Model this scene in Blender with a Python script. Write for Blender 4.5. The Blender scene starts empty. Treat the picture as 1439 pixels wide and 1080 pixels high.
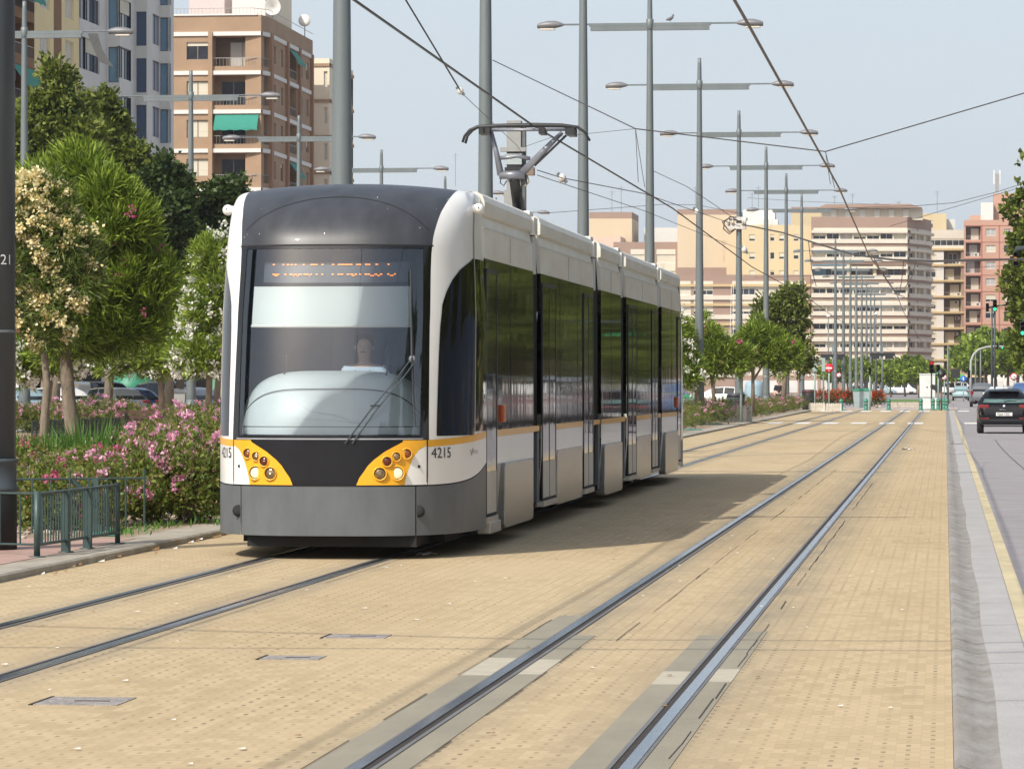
import bpy, bmesh, math, random
import numpy as np
from mathutils import Vector, Matrix
R = math.radians
rnd = random.Random(7)
S = bpy.context.scene
C = S.collection
# ------------------------------------------------------------------ camera model (used to turn measured sight lines into metres)
F, CX, CY, H = 5300.0, 719.5, 540.0, 1.57
TH = math.atan(608.5 / F); CO, SI = math.cos(TH), math.sin(TH)
def at_X(px, X):
    k = (px - CX) / F
    return X * (CO + k * SI) / (k * CO - SI)
def at_Y(px, Y):
    k = (px - CX) / F
    return Y * (k * CO - SI) / (CO + k * SI)
def dep(X, Y): return -X * SI + Y * CO
def zat(py, X, Y): return H + (CY - py) * dep(X, Y) / F
def gnd(px, py, z=0.0):
    d = F * (H - z) / (py - CY); xc = (px - CX) / F * d
    return xc * CO - d * SI, xc * SI + d * CO
def atd(px, d):
    xc = (px - CX) / F * d
    return xc * CO - d * SI, xc * SI + d * CO
def proj(X, Y, Z):
    d = dep(X, Y)
    return CX + F * (X * CO + Y * SI) / d, CY - F * (Z - H) / d
# ------------------------------------------------------------------ materials
MATS = {}
def nd(nt, t, **kw):
    n = nt.nodes.new(t)
    for k, v in kw.items(): setattr(n, k, v)
    return n
def mat(name, col, rough=0.6, metal=0.0, var=0.12, scale=6.0, bump=0.0, bscale=None, spec=0.5, coat=0.0, stretch=None, emit=None, estr=0.0, dirt=0.0):
    if name in MATS: return MATS[name]
    m = bpy.data.materials.new(name); m.use_nodes = True; nt = m.node_tree
    b = nt.nodes['Principled BSDF']
    b.inputs['Roughness'].default_value = rough; b.inputs['Metallic'].default_value = metal
    b.inputs['Specular IOR Level'].default_value = spec
    if coat: b.inputs['Coat Weight'].default_value = coat; b.inputs['Coat Roughness'].default_value = 0.05
    if emit:
        b.inputs['Emission Color'].default_value = (*emit, 1); b.inputs['Emission Strength'].default_value = estr
    tc = nd(nt, 'ShaderNodeTexCoord'); mp = nd(nt, 'ShaderNodeMapping')
    if stretch: mp.inputs['Scale'].default_value = stretch
    nt.links.new(tc.outputs['Object'], mp.inputs['Vector'])
    n = nd(nt, 'ShaderNodeTexNoise'); n.inputs['Scale'].default_value = scale; n.inputs['Detail'].default_value = 6; n.inputs['Roughness'].default_value = 0.65
    nt.links.new(mp.outputs['Vector'], n.inputs['Vector'])
    r = nd(nt, 'ShaderNodeValToRGB'); r.color_ramp.elements[0].position = 0.3; r.color_ramp.elements[1].position = 0.72
    c0 = [max(0, c * (1 - var)) for c in col]; c1 = [min(1, c * (1 + var)) for c in col]
    if dirt: c0 = [c * (1 - dirt) * t for c, t in zip(col, (1.0, 0.93, 0.84))]
    r.color_ramp.elements[0].color = (*c0, 1); r.color_ramp.elements[1].color = (*c1, 1)
    nt.links.new(n.outputs['Fac'], r.inputs['Fac']); nt.links.new(r.outputs['Color'], b.inputs['Base Color'])
    if bump:
        n2 = nd(nt, 'ShaderNodeTexNoise'); n2.inputs['Scale'].default_value = bscale or scale * 4; n2.inputs['Detail'].default_value = 5
        nt.links.new(mp.outputs['Vector'], n2.inputs['Vector'])
        bp = nd(nt, 'ShaderNodeBump'); bp.inputs['Strength'].default_value = bump; bp.inputs['Distance'].default_value = 0.02
        nt.links.new(n2.outputs['Fac'], bp.inputs['Height']); nt.links.new(bp.outputs['Normal'], b.inputs['Normal'])
    MATS[name] = m; return m
def leafmat(name, cols, trans=0.35, rough=0.5):
    if name in MATS: return MATS[name]
    m = bpy.data.materials.new(name); m.use_nodes = True; nt = m.node_tree
    b = nt.nodes['Principled BSDF']; b.inputs['Roughness'].default_value = rough; b.inputs['Specular IOR Level'].default_value = 0.35
    g = nd(nt, 'ShaderNodeNewGeometry'); r = nd(nt, 'ShaderNodeValToRGB')
    el = r.color_ramp.elements
    while len(el) < len(cols): el.new(0.5)
    for i, c in enumerate(cols):
        el[i].position = i / (len(cols) - 1); el[i].color = (*c, 1)
    nt.links.new(g.outputs['Random Per Island'], r.inputs['Fac']); nt.links.new(r.outputs['Color'], b.inputs['Base Color'])
    t = nd(nt, 'ShaderNodeBsdfTranslucent'); mx = nd(nt, 'ShaderNodeMixShader'); mx.inputs[0].default_value = trans
    nt.links.new(r.outputs['Color'], t.inputs['Color'])
    nt.links.new(b.outputs[0], mx.inputs[1]); nt.links.new(t.outputs[0], mx.inputs[2])
    nt.links.new(mx.outputs[0], nt.nodes['Material Output'].inputs['Surface'])
    MATS[name] = m; return m
def glassmat(name, tint=(0.8, 0.88, 0.9), refl=0.12):
    if name in MATS: return MATS[name]
    m = bpy.data.materials.new(name); m.use_nodes = True; nt = m.node_tree
    nt.nodes.remove(nt.nodes['Principled BSDF'])
    fr = nd(nt, 'ShaderNodeFresnel'); fr.inputs['IOR'].default_value = 1.52
    ad = nd(nt, 'ShaderNodeMath', operation='ADD'); ad.inputs[1].default_value = refl; ad.use_clamp = True
    tr = nd(nt, 'ShaderNodeBsdfTransparent'); tr.inputs['Color'].default_value = (*tint, 1)
    gl = nd(nt, 'ShaderNodeBsdfGlossy'); gl.inputs['Roughness'].default_value = 0.015
    n = nd(nt, 'ShaderNodeTexNoise'); n.inputs['Scale'].default_value = 0.9
    tc = nd(nt, 'ShaderNodeTexCoord'); nt.links.new(tc.outputs['Object'], n.inputs['Vector'])
    bp = nd(nt, 'ShaderNodeBump'); bp.inputs['Strength'].default_value = 0.1; bp.inputs['Distance'].default_value = 0.05
    nt.links.new(n.outputs['Fac'], bp.inputs['Height']); nt.links.new(bp.outputs['Normal'], gl.inputs['Normal'])
    mx = nd(nt, 'ShaderNodeMixShader')
    nt.links.new(fr.outputs[0], ad.inputs[0]); nt.links.new(ad.outputs[0], mx.inputs[0])
    nt.links.new(tr.outputs[0], mx.inputs[1]); nt.links.new(gl.outputs[0], mx.inputs[2])
    nt.links.new(mx.outputs[0], nt.nodes['Material Output'].inputs['Surface'])
    MATS[name] = m; return m
# ------------------------------------------------------------------ mesh builder
class MB:
    def __init__(s): s.v = []; s.f = []; s.m = []; s.mats = []; s.sm = []
    def mi(s, m):
        if m not in s.mats: s.mats.append(m)
        return s.mats.index(m)
    def face(s, pts, m, sm=False):
        b = len(s.v); s.v += [tuple(p) for p in pts]; s.f.append(tuple(range(b, b + len(pts)))); s.m.append(s.mi(m)); s.sm.append(sm)
    def box(s, x0, x1, y0, y1, z0, z1, m, rot=0, piv=None):
        b = len(s.v); vs = [(x, y, z) for z in (z0, z1) for y in (y0, y1) for x in (x0, x1)]
        if rot:
            px, py = piv or ((x0 + x1) / 2, (y0 + y1) / 2); c, sn = math.cos(rot), math.sin(rot)
            vs = [(px + (x - px) * c - (y - py) * sn, py + (x - px) * sn + (y - py) * c, z) for x, y, z in vs]
        s.v += vs; i = s.mi(m)
        for q in ((0, 2, 3, 1), (4, 5, 7, 6), (0, 1, 5, 4), (2, 6, 7, 3), (0, 4, 6, 2), (1, 3, 7, 5)):
            s.f.append(tuple(b + k for k in q)); s.m.append(i); s.sm.append(False)
        return s
    def tube(s, pts, rad, m, n=8, cap=True, squash=None):
        pts = [Vector(p) for p in pts]
        if not isinstance(rad, (list, tuple)): rad = [rad] * len(pts)
        b = len(s.v); i = s.mi(m); up = Vector((0, 0, 1)); prev = None
        for k, p in enumerate(pts):
            d = (pts[min(k + 1, len(pts) - 1)] - pts[max(k - 1, 0)]).normalized()
            if prev is None:
                a = d.cross(up)
                if a.length < 0.05: a = Vector((1, 0, 0))
                a.normalize()
            else:
                a = prev - d * prev.dot(d); a.normalize()
            prev = a; c = d.cross(a)
            for j in range(n):
                t = 2 * math.pi * (j + 0.5) / n
                s.v.append(tuple(p + (a * math.cos(t) + c * math.sin(t)) * rad[k]))
        for k in range(len(pts) - 1):
            for j in range(n):
                s.f.append((b + k * n + j, b + k * n + (j + 1) % n, b + (k + 1) * n + (j + 1) % n, b + (k + 1) * n + j)); s.m.append(i); s.sm.append(n >= 7)
        if cap:
            s.f.append(tuple(b + j for j in reversed(range(n)))); s.m.append(i); s.sm.append(False)
            e = b + (len(pts) - 1) * n
            s.f.append(tuple(e + j for j in range(n))); s.m.append(i); s.sm.append(False)
        return s
    def lathe(s, prof, m, n=16, ax=(0, 0), z0=0, axis='z', org=None):
        b = len(s.v); i = s.mi(m)
        for r, h in prof:
            for j in range(n):
                t = 2 * math.pi * j / n
                if axis == 'z': s.v.append((ax[0] + r * math.cos(t), ax[1] + r * math.sin(t), z0 + h))
                elif axis == 'y': s.v.append((org[0] + r * math.cos(t), org[1] + h, org[2] + r * math.sin(t)))
                else: s.v.append((org[0] + h, org[1] + r * math.cos(t), org[2] + r * math.sin(t)))
        for k in range(len(prof) - 1):
            for j in range(n):
                s.f.append((b + k * n + j, b + k * n + (j + 1) % n, b + (k + 1) * n + (j + 1) % n, b + (k + 1) * n + j)); s.m.append(i); s.sm.append(True)
        for e, rv in ((0, True), (len(prof) - 1, False)):
            q = [b + e * n + j for j in range(n)]
            s.f.append(tuple(reversed(q) if rv else q)); s.m.append(i); s.sm.append(False)
        return s
    def ball(s, c, r, m, n=12, sx=1, sy=1, sz=1):
        b = len(s.v); i = s.mi(m); k = max(4, n // 2)
        for a in range(k + 1):
            ph = math.pi * a / k
            for j in range(n):
                t = 2 * math.pi * j / n
                s.v.append((c[0] + r * sx * math.sin(ph) * math.cos(t), c[1] + r * sy * math.sin(ph) * math.sin(t), c[2] + r * sz * math.cos(ph)))
        for a in range(k):
            for j in range(n):
                s.f.append((b + a * n + j, b + (a + 1) * n + j, b + (a + 1) * n + (j + 1) % n, b + a * n + (j + 1) % n)); s.m.append(i); s.sm.append(True)
        return s
    def grid(s, rows, m, sm=True, flip=False):
        b = len(s.v); i = s.mi(m); w = len(rows[0])
        for r in rows: s.v += [tuple(p) for p in r]
        for a in range(len(rows) - 1):
            for j in range(w - 1):
                q = (b + a * w + j, b + a * w + j + 1, b + (a + 1) * w + j + 1, b + (a + 1) * w + j)
                s.f.append(q[::-1] if flip else q); s.m.append(i); s.sm.append(sm)
        return s
    def prism(s, poly, y0, y1, m, axis='y'):
        n = len(poly); b = len(s.v); i = s.mi(m)
        for y in (y0, y1):
            for a, c in poly:
                s.v.append((a, y, c) if axis == 'y' else ((y, a, c) if axis == 'x' else (a, c, y)))
        for j in range(n):
            s.f.append((b + j, b + (j + 1) % n, b + n + (j + 1) % n, b + n + j)); s.m.append(i); s.sm.append(False)
        s.f.append(tuple(b + j for j in reversed(range(n)))); s.f.append(tuple(b + n + j for j in range(n))); s.m += [i, i]; s.sm += [False, False]
        return s
    def mesh(s, name):
        me = bpy.data.meshes.new(name); me.from_pydata(s.v, [], s.f)
        for m in s.mats: me.materials.append(m)
        me.polygons.foreach_set('material_index', s.m); me.polygons.foreach_set('use_smooth', s.sm)
        me.update(); return me
    def build(s, name, parent=None, loc=(0, 0, 0), rz=0, bevel=0, label=None):
        me = s.mesh(name)
        if bevel or True:
            bm = bmesh.new(); bm.from_mesh(me); bmesh.ops.recalc_face_normals(bm, faces=bm.faces); bm.to_mesh(me); bm.free()
        o = bpy.data.objects.new(name, me); C.objects.link(o); o.location = loc; o.rotation_euler = (0, 0, rz)
        if parent: o.parent = parent
        if label: o['label'] = label
        if bevel:
            bv = o.modifiers.new('bevel', 'BEVEL'); bv.width = bevel; bv.segments = 2; bv.limit_method = 'ANGLE'; bv.angle_limit = R(40)
        return o
def tag(o, label=None, cat=None, group=None, kind=None):
    if label: o['label'] = label
    if cat: o['category'] = cat
    if group: o['group'] = group
    if kind: o['kind'] = kind
    return o
def thing(name, label, cat, loc=(0, 0, 0), rz=0, group=None):
    o = bpy.data.objects.new(name, None); C.objects.link(o); o.location = loc; o.rotation_euler = (0, 0, rz)
    o.empty_display_size = 0.3
    return tag(o, label, cat, group)
def dup(root, loc, rz=0, label=None, sc=None, group=None):
    def cp(o, par):
        c = o.copy(); C.objects.link(c)
        if par: c.parent = par
        for k in list(o.children): cp(k, c)
        return c
    r = cp(root, None); r.location = loc; r.rotation_euler = (0, 0, rz)
    if sc: r.scale = sc if isinstance(sc, tuple) else (sc, sc, sc)
    if label: r['label'] = label
    if group: r['group'] = group
    return r
def struct(name, mb, loc=(0, 0, 0), kind='structure', label=None):
    o = mb.build(name, loc=loc); o['kind'] = kind
    if label: o['label'] = label
    return o
def sheet(name, x0, x1, y0, y1, z, m, kind='structure'):
    mb = MB(); mb.face([(x0, y0, z), (x1, y0, z), (x1, y1, z), (x0, y1, z)], m); return struct(name, mb, kind=kind)
ORD = ['first', 'second', 'third', 'fourth', 'fifth', 'sixth', 'seventh', 'eighth', 'ninth', 'tenth', 'eleventh', 'twelfth', 'thirteenth', 'fourteenth', 'fifteenth', 'sixteenth', 'seventeenth', 'eighteenth', 'nineteenth', 'twentieth']
# ------------------------------------------------------------------ foliage
def leaves(name, pos, dirs, L, W, m, parent, fold=0.25, seed=0):
    g = np.random.default_rng(seed); n = len(pos)
    dirs = dirs / np.linalg.norm(dirs, axis=1, keepdims=True)
    side = np.cross(dirs, g.normal(size=(n, 3))); side /= np.linalg.norm(side, axis=1, keepdims=True)
    nor = np.cross(side, dirs)
    l = (L * g.uniform(0.7, 1.25, (n, 1))); w = (W * g.uniform(0.75, 1.2, (n, 1)))
    v = np.empty((n, 4, 3)); v[:, 0] = pos; v[:, 1] = pos + dirs * l * 0.45 + side * w * 0.5 + nor * w * fold; v[:, 2] = pos + dirs * l; v[:, 3] = pos + dirs * l * 0.45 - side * w * 0.5 + nor * w * fold
    me = bpy.data.meshes.new(name); me.vertices.add(n * 4); me.vertices.foreach_set('co', v.reshape(-1))
    me.loops.add(n * 4); me.loops.foreach_set('vertex_index', np.arange(n * 4, dtype=np.int32))
    me.polygons.add(n); me.polygons.foreach_set('loop_start', np.arange(0, n * 4, 4, dtype=np.int32)); me.polygons.foreach_set('loop_total', np.full(n, 4, dtype=np.int32))
    me.materials.append(m); me.update(calc_edges=True)
    o = bpy.data.objects.new(name, me); C.objects.link(o); o.parent = parent
    return o
def shell(g, blobs, n, rmin=0.55, bias=1.0):
    B = np.array(blobs, float); ar = (B[:, 3] * B[:, 4] + B[:, 3] * B[:, 5] + B[:, 4] * B[:, 5]); k = g.choice(len(B), n, p=ar / ar.sum())
    d = g.normal(size=(n, 3)); d /= np.linalg.norm(d, axis=1, keepdims=True)
    r = rmin + (1 - rmin) * g.uniform(0, 1, (n, 1)) ** (1 / (1 + bias))
    r *= 1 + 0.12 * g.normal(size=(n, 1))
    p = B[k, :3] + d * B[k, 3:6] * r
    # drop what lies deep inside another blob
    keep = np.ones(n, bool)
    for b in B:
        q = np.linalg.norm((p - b[:3]) / b[3:6], axis=1); keep &= q > 0.3
    return p[keep], d[keep]
def lumps(blobs, k, seed, f=.42, r0=.78):
    g = np.random.default_rng(seed); out = []
    for b in blobs:
        for i in range(k):
            d = g.normal(size=3); d /= np.linalg.norm(d); q = r0 * g.uniform(.75, 1.12); s = f * g.uniform(.6, 1.25)
            out.append((b[0] + d[0] * b[3] * q, b[1] + d[1] * b[4] * q, b[2] + d[2] * b[5] * q, b[3] * s, b[4] * s, b[5] * s))
    return out
def foliage(name, blobs, nshoot, per, L, W, m, parent, seed, up=0.6, spread=0.6, rmin=0.55, shoot=0.25):
    g = np.random.default_rng(seed); p, d = shell(g, blobs, nshoot, rmin)
    sd = d * 0.8 + np.array([0, 0, up]) + g.normal(size=d.shape) * 0.35; sd /= np.linalg.norm(sd, axis=1, keepdims=True)
    P = np.repeat(p, per, 0) + np.repeat(sd, per, 0) * g.uniform(0, shoot, (len(p) * per, 1)) + g.normal(size=(len(p) * per, 3)) * shoot * 0.12
    D = np.repeat(sd, per, 0) + g.normal(size=(len(p) * per, 3)) * spread
    return leaves(name, P, D, L, W, m, parent, seed=seed + 1)
def flowers(name, blobs, n, per, size, rad, m, parent, seed, cond=None, rmin=0.92):
    g = np.random.default_rng(seed); p, d = shell(g, blobs, n * 3, rmin)
    if cond: k = cond(p); p = p[k]; d = d[k]
    p = p[:n] + d[:n] * 0.05
    # clusters are tighter round a few heads
    P = np.repeat(p, per, 0) + g.normal(size=(len(p) * per, 3)) * rad; D = g.normal(size=P.shape) + np.repeat(d[:n], per, 0) * 0.8
    return leaves(name, P, D, size, size * 0.95, m, parent, fold=0.1, seed=seed)
# ------------------------------------------------------------------ common materials
M_conc = mat('kerb concrete', (0.36, 0.34, 0.29), 0.85, var=0.18, scale=3, bump=0.5, bscale=60, dirt=0.25)
M_soil = mat('dry soil', (0.30, 0.23, 0.16), 0.95, var=0.3, scale=2.5, bump=0.8, bscale=30)
M_tile = mat('reddish tile', (0.38, 0.25, 0.205), 0.8, var=0.15, scale=4, bump=0.2)
M_path = mat('pinkish paving', (0.46, 0.33, 0.27), 0.85, var=0.1, scale=2)
M_asph = mat('asphalt', (0.28, 0.262, 0.272), 0.9, var=0.13, scale=0.9, bump=0.4, bscale=90)
M_gutl = mat('light gutter concrete', (0.36, 0.35, 0.345), 0.85, var=0.1, scale=2.2, bump=0.3, bscale=50, stretch=(1, .5, 1))
M_gutd = mat('worn gutter', (0.27, 0.26, 0.25), 0.9, var=0.22, scale=5, bump=0.4, bscale=22, stretch=(1, .35, 1), dirt=0.3)
M_yel = mat('faded yellow line', (0.50, 0.43, 0.27), 0.8, var=0.2, scale=3, stretch=(1, .3, 1))
M_white = mat('road paint', (0.72, 0.70, 0.66), 0.7, var=0.12, scale=3)
M_slab = mat('grey rail concrete', (0.255, 0.232, 0.175), 0.8, var=0.12, scale=3, bump=0.2, stretch=(1, .3, 1))
M_slabl = mat('pale rail block', (0.42, 0.385, 0.30), 0.8, var=0.12, scale=6)
M_rail = mat('polished rail steel', (0.50, 0.56, 0.64), 0.2, 1.0, var=0.1, scale=2, stretch=(6, .3, 1))
M_groove = mat('dark rail groove', (0.035, 0.028, 0.024), 0.9, var=0.3, scale=6)
M_railside = mat('dull rail edge', (0.17, 0.165, 0.16), 0.55, 0.3, var=0.3, scale=3, stretch=(4, .3, 1))
M_crack = mat('joint dirt', (0.05, 0.04, 0.03), 0.95, var=0.3, scale=8)
M_ground = mat('far ground', (0.33, 0.30, 0.27), 0.95, var=0.1, scale=0.05)
M_grass = mat('grass green', (0.10, 0.19, 0.03), 0.9, var=0.3, scale=0.6)
M_iron = mat('manhole iron', (0.33, 0.30, 0.28), 0.7, 0.2, var=0.35, scale=14, bump=0.8, bscale=60)
M_steel = mat('galvanised pole', (0.165, 0.192, 0.197), 0.5, 0.25, var=0.12, scale=1.2, stretch=(3, 3, .35), bump=0.1)
M_steeld = mat('dark painted pole', (0.055, 0.068, 0.078), 0.5, 0.1, var=0.12, scale=2, stretch=(3, 3, .4))
M_blackp = mat('black pole sleeve', (0.006, 0.007, 0.008), 0.65, 0, var=0.3, scale=3)
M_greenp = mat('green railing paint', (0.045, 0.078, 0.075), 0.45, 0.1, var=0.2, scale=8)
M_dark = mat('dark plastic', (0.02, 0.021, 0.023), 0.5, var=0.2)
M_cable = mat('cable', (0.055, 0.05, 0.048), 0.6, var=0.1)
M_copper = mat('contact wire', (0.10, 0.075, 0.065), 0.45, 0.4, var=0.1)
M_insul = mat('insulator', (0.6, 0.58, 0.54), 0.4, var=0.1)
# ------------------------------------------------------------------ tramway paving
def paving_mat():
    m = bpy.data.materials.new('yellow block paving'); m.use_nodes = True; nt = m.node_tree; L = nt.links
    b = nt.nodes['Principled BSDF']; b.inputs['Roughness'].default_value = 0.85; b.inputs['Specular IOR Level'].default_value = 0.3
    tc = nd(nt, 'ShaderNodeTexCoord'); sx = nd(nt, 'ShaderNodeSeparateXYZ'); L.new(tc.outputs['Object'], sx.inputs[0])
    def ma(op, a, c=None, d=None, cl=False):
        n = nd(nt, 'ShaderNodeMath', operation=op); n.use_clamp = cl
        for i, q in enumerate((a, c, d)):
            if q is None: continue
            if isinstance(q, (int, float)): n.inputs[i].default_value = q
            else: L.new(q, n.inputs[i])
        return n.outputs[0]
    def noise(scale, st=(1, 1, 1), det=4, rough=0.6):
        mp = nd(nt, 'ShaderNodeMapping'); mp.inputs['Scale'].default_value = st; L.new(tc.outputs['Object'], mp.inputs[0])
        n = nd(nt, 'ShaderNodeTexNoise'); n.inputs['Scale'].default_value = scale; n.inputs['Detail'].default_value = det; n.inputs['Roughness'].default_value = rough
        L.new(mp.outputs[0], n.inputs['Vector']); return n.outputs['Fac']
    def ramp(v, a, c):
        n = nd(nt, 'ShaderNodeMapRange'); n.inputs[1].default_value = a; n.inputs[2].default_value = c; L.new(v, n.inputs[0]); return n.outputs[0]
    def mix(f, a, c, mode='MIX'):
        n = nd(nt, 'ShaderNodeMix', data_type='RGBA', blend_type=mode)
        if isinstance(f, (int, float)): n.inputs[0].default_value = f
        else: L.new(f, n.inputs[0])
        for i, q in ((6, a), (7, c)):
            if isinstance(q, tuple): n.inputs[i].default_value = (*q, 1)
            else: L.new(q, n.inputs[i])
        return n.outputs[2]
    X, Y = sx.outputs[0], sx.outputs[1]
    xs = ma('DIVIDE', X, 0.105); col = ma('FLOOR', xs); fx = ma('SUBTRACT', ma('FRACT', xs), 0.5)
    st = ma('MULTIPLY', ma('FLOORED_MODULO', col, 2.0), 0.5)
    ys = ma('ADD', ma('DIVIDE', Y, 0.2), st); row = ma('FLOOR', ys); fy = ma('SUBTRACT', ma('FRACT', ys), 0.5)
    dx = ma('LESS_THAN', ma('ABSOLUTE', fx), 0.095); dy = ma('LESS_THAN', ma('ABSOLUTE', fy), 0.17)
    dot = ma('MULTIPLY', dx, dy)
    cv = nd(nt, 'ShaderNodeCombineXYZ'); L.new(col, cv.inputs[0]); L.new(row, cv.inputs[1])
    wn = nd(nt, 'ShaderNodeTexWhiteNoise'); L.new(cv.outputs[0], wn.inputs[0])
    patch = ramp(noise(1.3, (1, .35, 1), 4), 0.33, 0.62)
    dot = ma('MULTIPLY', ma('MULTIPLY', dot, ma('ADD', ma('MULTIPLY', patch, 0.8), 0.12)), ma('ADD', ma('MULTIPLY', wn.outputs[0], 0.7), 0.3), cl=True)
    jy = ma('GREATER_THAN', ma('ABSOLUTE', fy), 0.465); jx = ma('GREATER_THAN', ma('ABSOLUTE', fx), 0.475)
    base = mix(wn.outputs[0], (0.385, 0.296, 0.172), (0.485, 0.380, 0.232))
    base = mix(ma('MULTIPLY', ramp(noise(0.45, (1, .25, 1), 5), 0.35, 0.7), 0.6), base, (0.52, 0.412, 0.258))
    base = mix(ma('MULTIPLY', ramp(noise(26, (.25, 1.2, 1), 4), 0.45, 0.75), 0.35), base, (0.46, 0.345, 0.2))
    base = mix(ma('MULTIPLY', jy, 0.42), base, (0.25, 0.19, 0.12)); base = mix(ma('MULTIPLY', jx, 0.12), base, (0.25, 0.19, 0.12))
    # repaired and stained patches
    rp = ramp(noise(0.55, (1, .12, 1), 2), 0.55, 0.6); base = mix(ma('MULTIPLY', rp, 0.22), base, (0.36, 0.255, 0.14))
    oil = ramp(noise(2.2, (1, .16, 1), 6, .7), 0.60, 0.78); base = mix(ma('MULTIPLY', oil, 0.5), base, (0.24, 0.18, 0.11))
    # grime worn beside the rails
    g = None
    for rx, wdt in ((-2.39, .46), (-1.29, .52), (-6.09, .32), (-5.01, .34)):
        d = ma('ABSOLUTE', ma('SUBTRACT', X, rx)); q = ma('SUBTRACT', 1.0, ma('DIVIDE', d, wdt), cl=True)
        g = q if g is None else ma('MAXIMUM', g, q)
    g = ma('MULTIPLY', g, ma('ADD', 0.35, ramp(noise(3, (1.5, .2, 1), 5), 0.3, 0.75)), cl=True)
    base = mix(ma('MULTIPLY', g, 0.85, cl=True), base, (0.235, 0.205, 0.155))
    ys_ = ma('ABSOLUTE', ma('SUBTRACT', X, -1.85)); brown = ma('MULTIPLY', ma('SUBTRACT', 1.0, ma('DIVIDE', ys_, 0.5), cl=True), ramp(noise(1, (1, .15, 1)), .4, .8), cl=True)
    base = mix(ma('MULTIPLY', brown, 0.3), base, (0.36, 0.27, 0.17))
    base = mix(dot, base, (0.13, 0.095, 0.06))
    L.new(base, b.inputs['Base Color'])
    bp = nd(nt, 'ShaderNodeBump'); bp.inputs['Strength'].default_value = 0.25; bp.inputs['Distance'].default_value = 0.01
    L.new(ma('SUBTRACT', noise(60, (1, 1, 1), 3), ma('ADD', dot, ma('MULTIPLY', jy, .5))), bp.inputs['Height']); L.new(bp.outputs[0], b.inputs['Normal'])
    return m
M_pave = paving_mat(); MATS['pave'] = M_pave
sheet('ground', -1500, 1500, -40, 4200, -0.06, M_ground)
KX = -7.48
def kx(y): return -7.45 - .0019 * (y - 30)
YE = 236.0
# strips of paving cut round the rails (rail assemblies are laid in the gaps)
rails = [(-2.415, -2.36, -2.325, -2.60, -2.17), (-1.262, -1.318, -1.353, -1.155, -1.59)]      # head outer, head inner, groove inner, slab edges
railsL = [(-6.135, -6.08, -6.045, -6.16, -6.02), (-4.965, -5.02, -5.055, -4.94, -5.08)]
sheet('tramway_paving', -8.3, 0.035, 3, YE, 0.0, M_pave)
def rail(name, r, y0, y1, near_slabs):
    ho, hi, gi, s0, s1 = r
    mb = MB(); a, c = min(ho, hi), max(ho, hi)
    mb.box(a, c, y0, y1, -0.05, 0.010, M_rail)
    a, c = min(hi, gi), max(hi, gi); mb.box(a + 0.001, c, y0, y1, -0.05, 0.004, M_groove)
    s = 1 if gi > hi else -1
    q = sorted((gi + 0.001 * s, gi + 0.022 * s)); mb.box(q[0], q[1], y0, y1, -0.05, 0.0075, M_railside)
    q = sorted((ho, ho - 0.018 * s)); mb.box(q[0], q[1] - 0.0005, y0, y1, -0.05, 0.006, M_railside)
    o = mb.build(name); o['kind'] = 'structure'
for r in rails + railsL: rail('tram_rail', r, 3, YE, True)
def slabs():
    mb = MB()
    for (x0, x1, y0, y1, m) in (
        (-2.60, -2.435, 3, 20.2, M_slab), (-2.60, -2.435, 20.2, 21.5, M_slabl), (-2.60, -2.435, 21.5, 25.5, M_slab),
        (-2.302, -2.17, 3, 20.3, M_slab), (-2.302, -2.17, 20.3, 21.4, M_slabl), (-2.302, -2.17, 21.4, 23.5, M_slab),
        (-1.53, -1.377, 3, 19.7, M_slab), (-1.53, -1.377, 19.7, 20.6, M_slabl), (-1.53, -1.377, 20.6, 23.6, M_slab),
        (-1.243, -1.12, 3, 19.9, M_slab), (-1.243, -1.12, 19.9, 20.8, M_slabl), (-1.243, -1.12, 20.8, 24, M_slab)):
        mb.face([(x0, y0, .003), (x1, y0, .003), (x1, y1, .003), (x0, y1, .003)], m)
    struct('rail_slabs', mb)
    mb = MB()
    def crack(x, y0, y1, w):
        y = y0
        while y < y1:
            l = rnd.uniform(.5, 1.6)
            if rnd.random() < .8:
                a = x + rnd.uniform(-.006, .006); c = x + rnd.uniform(-.006, .006); ww = w * rnd.uniform(.5, 1.3)
                mb.face([(a, y, .0055), (a + ww, y, .0055), (c + ww, min(y + l, y1), .0055), (c, min(y + l, y1), .0055)], M_crack)
            y += l
    crack(-2.612, 3, 25, .008); crack(-2.00, 23, 70, .007); crack(-1.147, 3, 60, .007); crack(-5.93, 12, 36, .006); crack(-4.86, 12, 36, .006)
    crack(-2.165, 14, 23, .006)
    struct('paving_cracks', mb)
slabs()
# right hand side: gutter, line, carriageway
mb = MB()
ys = [3 + i * 1.0 for i in range(98)] + [100 + i * 8 for i in range(18)]
rows = []
for y in ys:
    w = 0.010 * math.sin(y * .7) + rnd.uniform(-.002, .002)
    rows.append([(0.037, y, 0.0), (0.06, y, 0.018 + rnd.uniform(-.001, .001)), (0.13, y, -0.004 + rnd.uniform(-.001, .001)), (0.20 + w, y, -0.022), (0.25 + w, y, -0.012)])
mb.grid(rows, M_gutd, sm=True); struct('gutter', mb)
mb = MB(); mb.grid([[(0.245 + 0.010 * math.sin(y * .7), y, -0.011), (0.47, y, -0.006)] for y in ys], M_gutl); struct('gutter_edge', mb)
sheet('road', 0.465, 9.2, 3, 238, -0.010, M_asph)
sheet('yellow_line', 0.475, 0.585, 3, 235, -0.003, M_yel)
M_tyre = mat('tyre mark', (0.10, 0.095, 0.098), 0.9, var=.2)
mb = MB()
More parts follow.
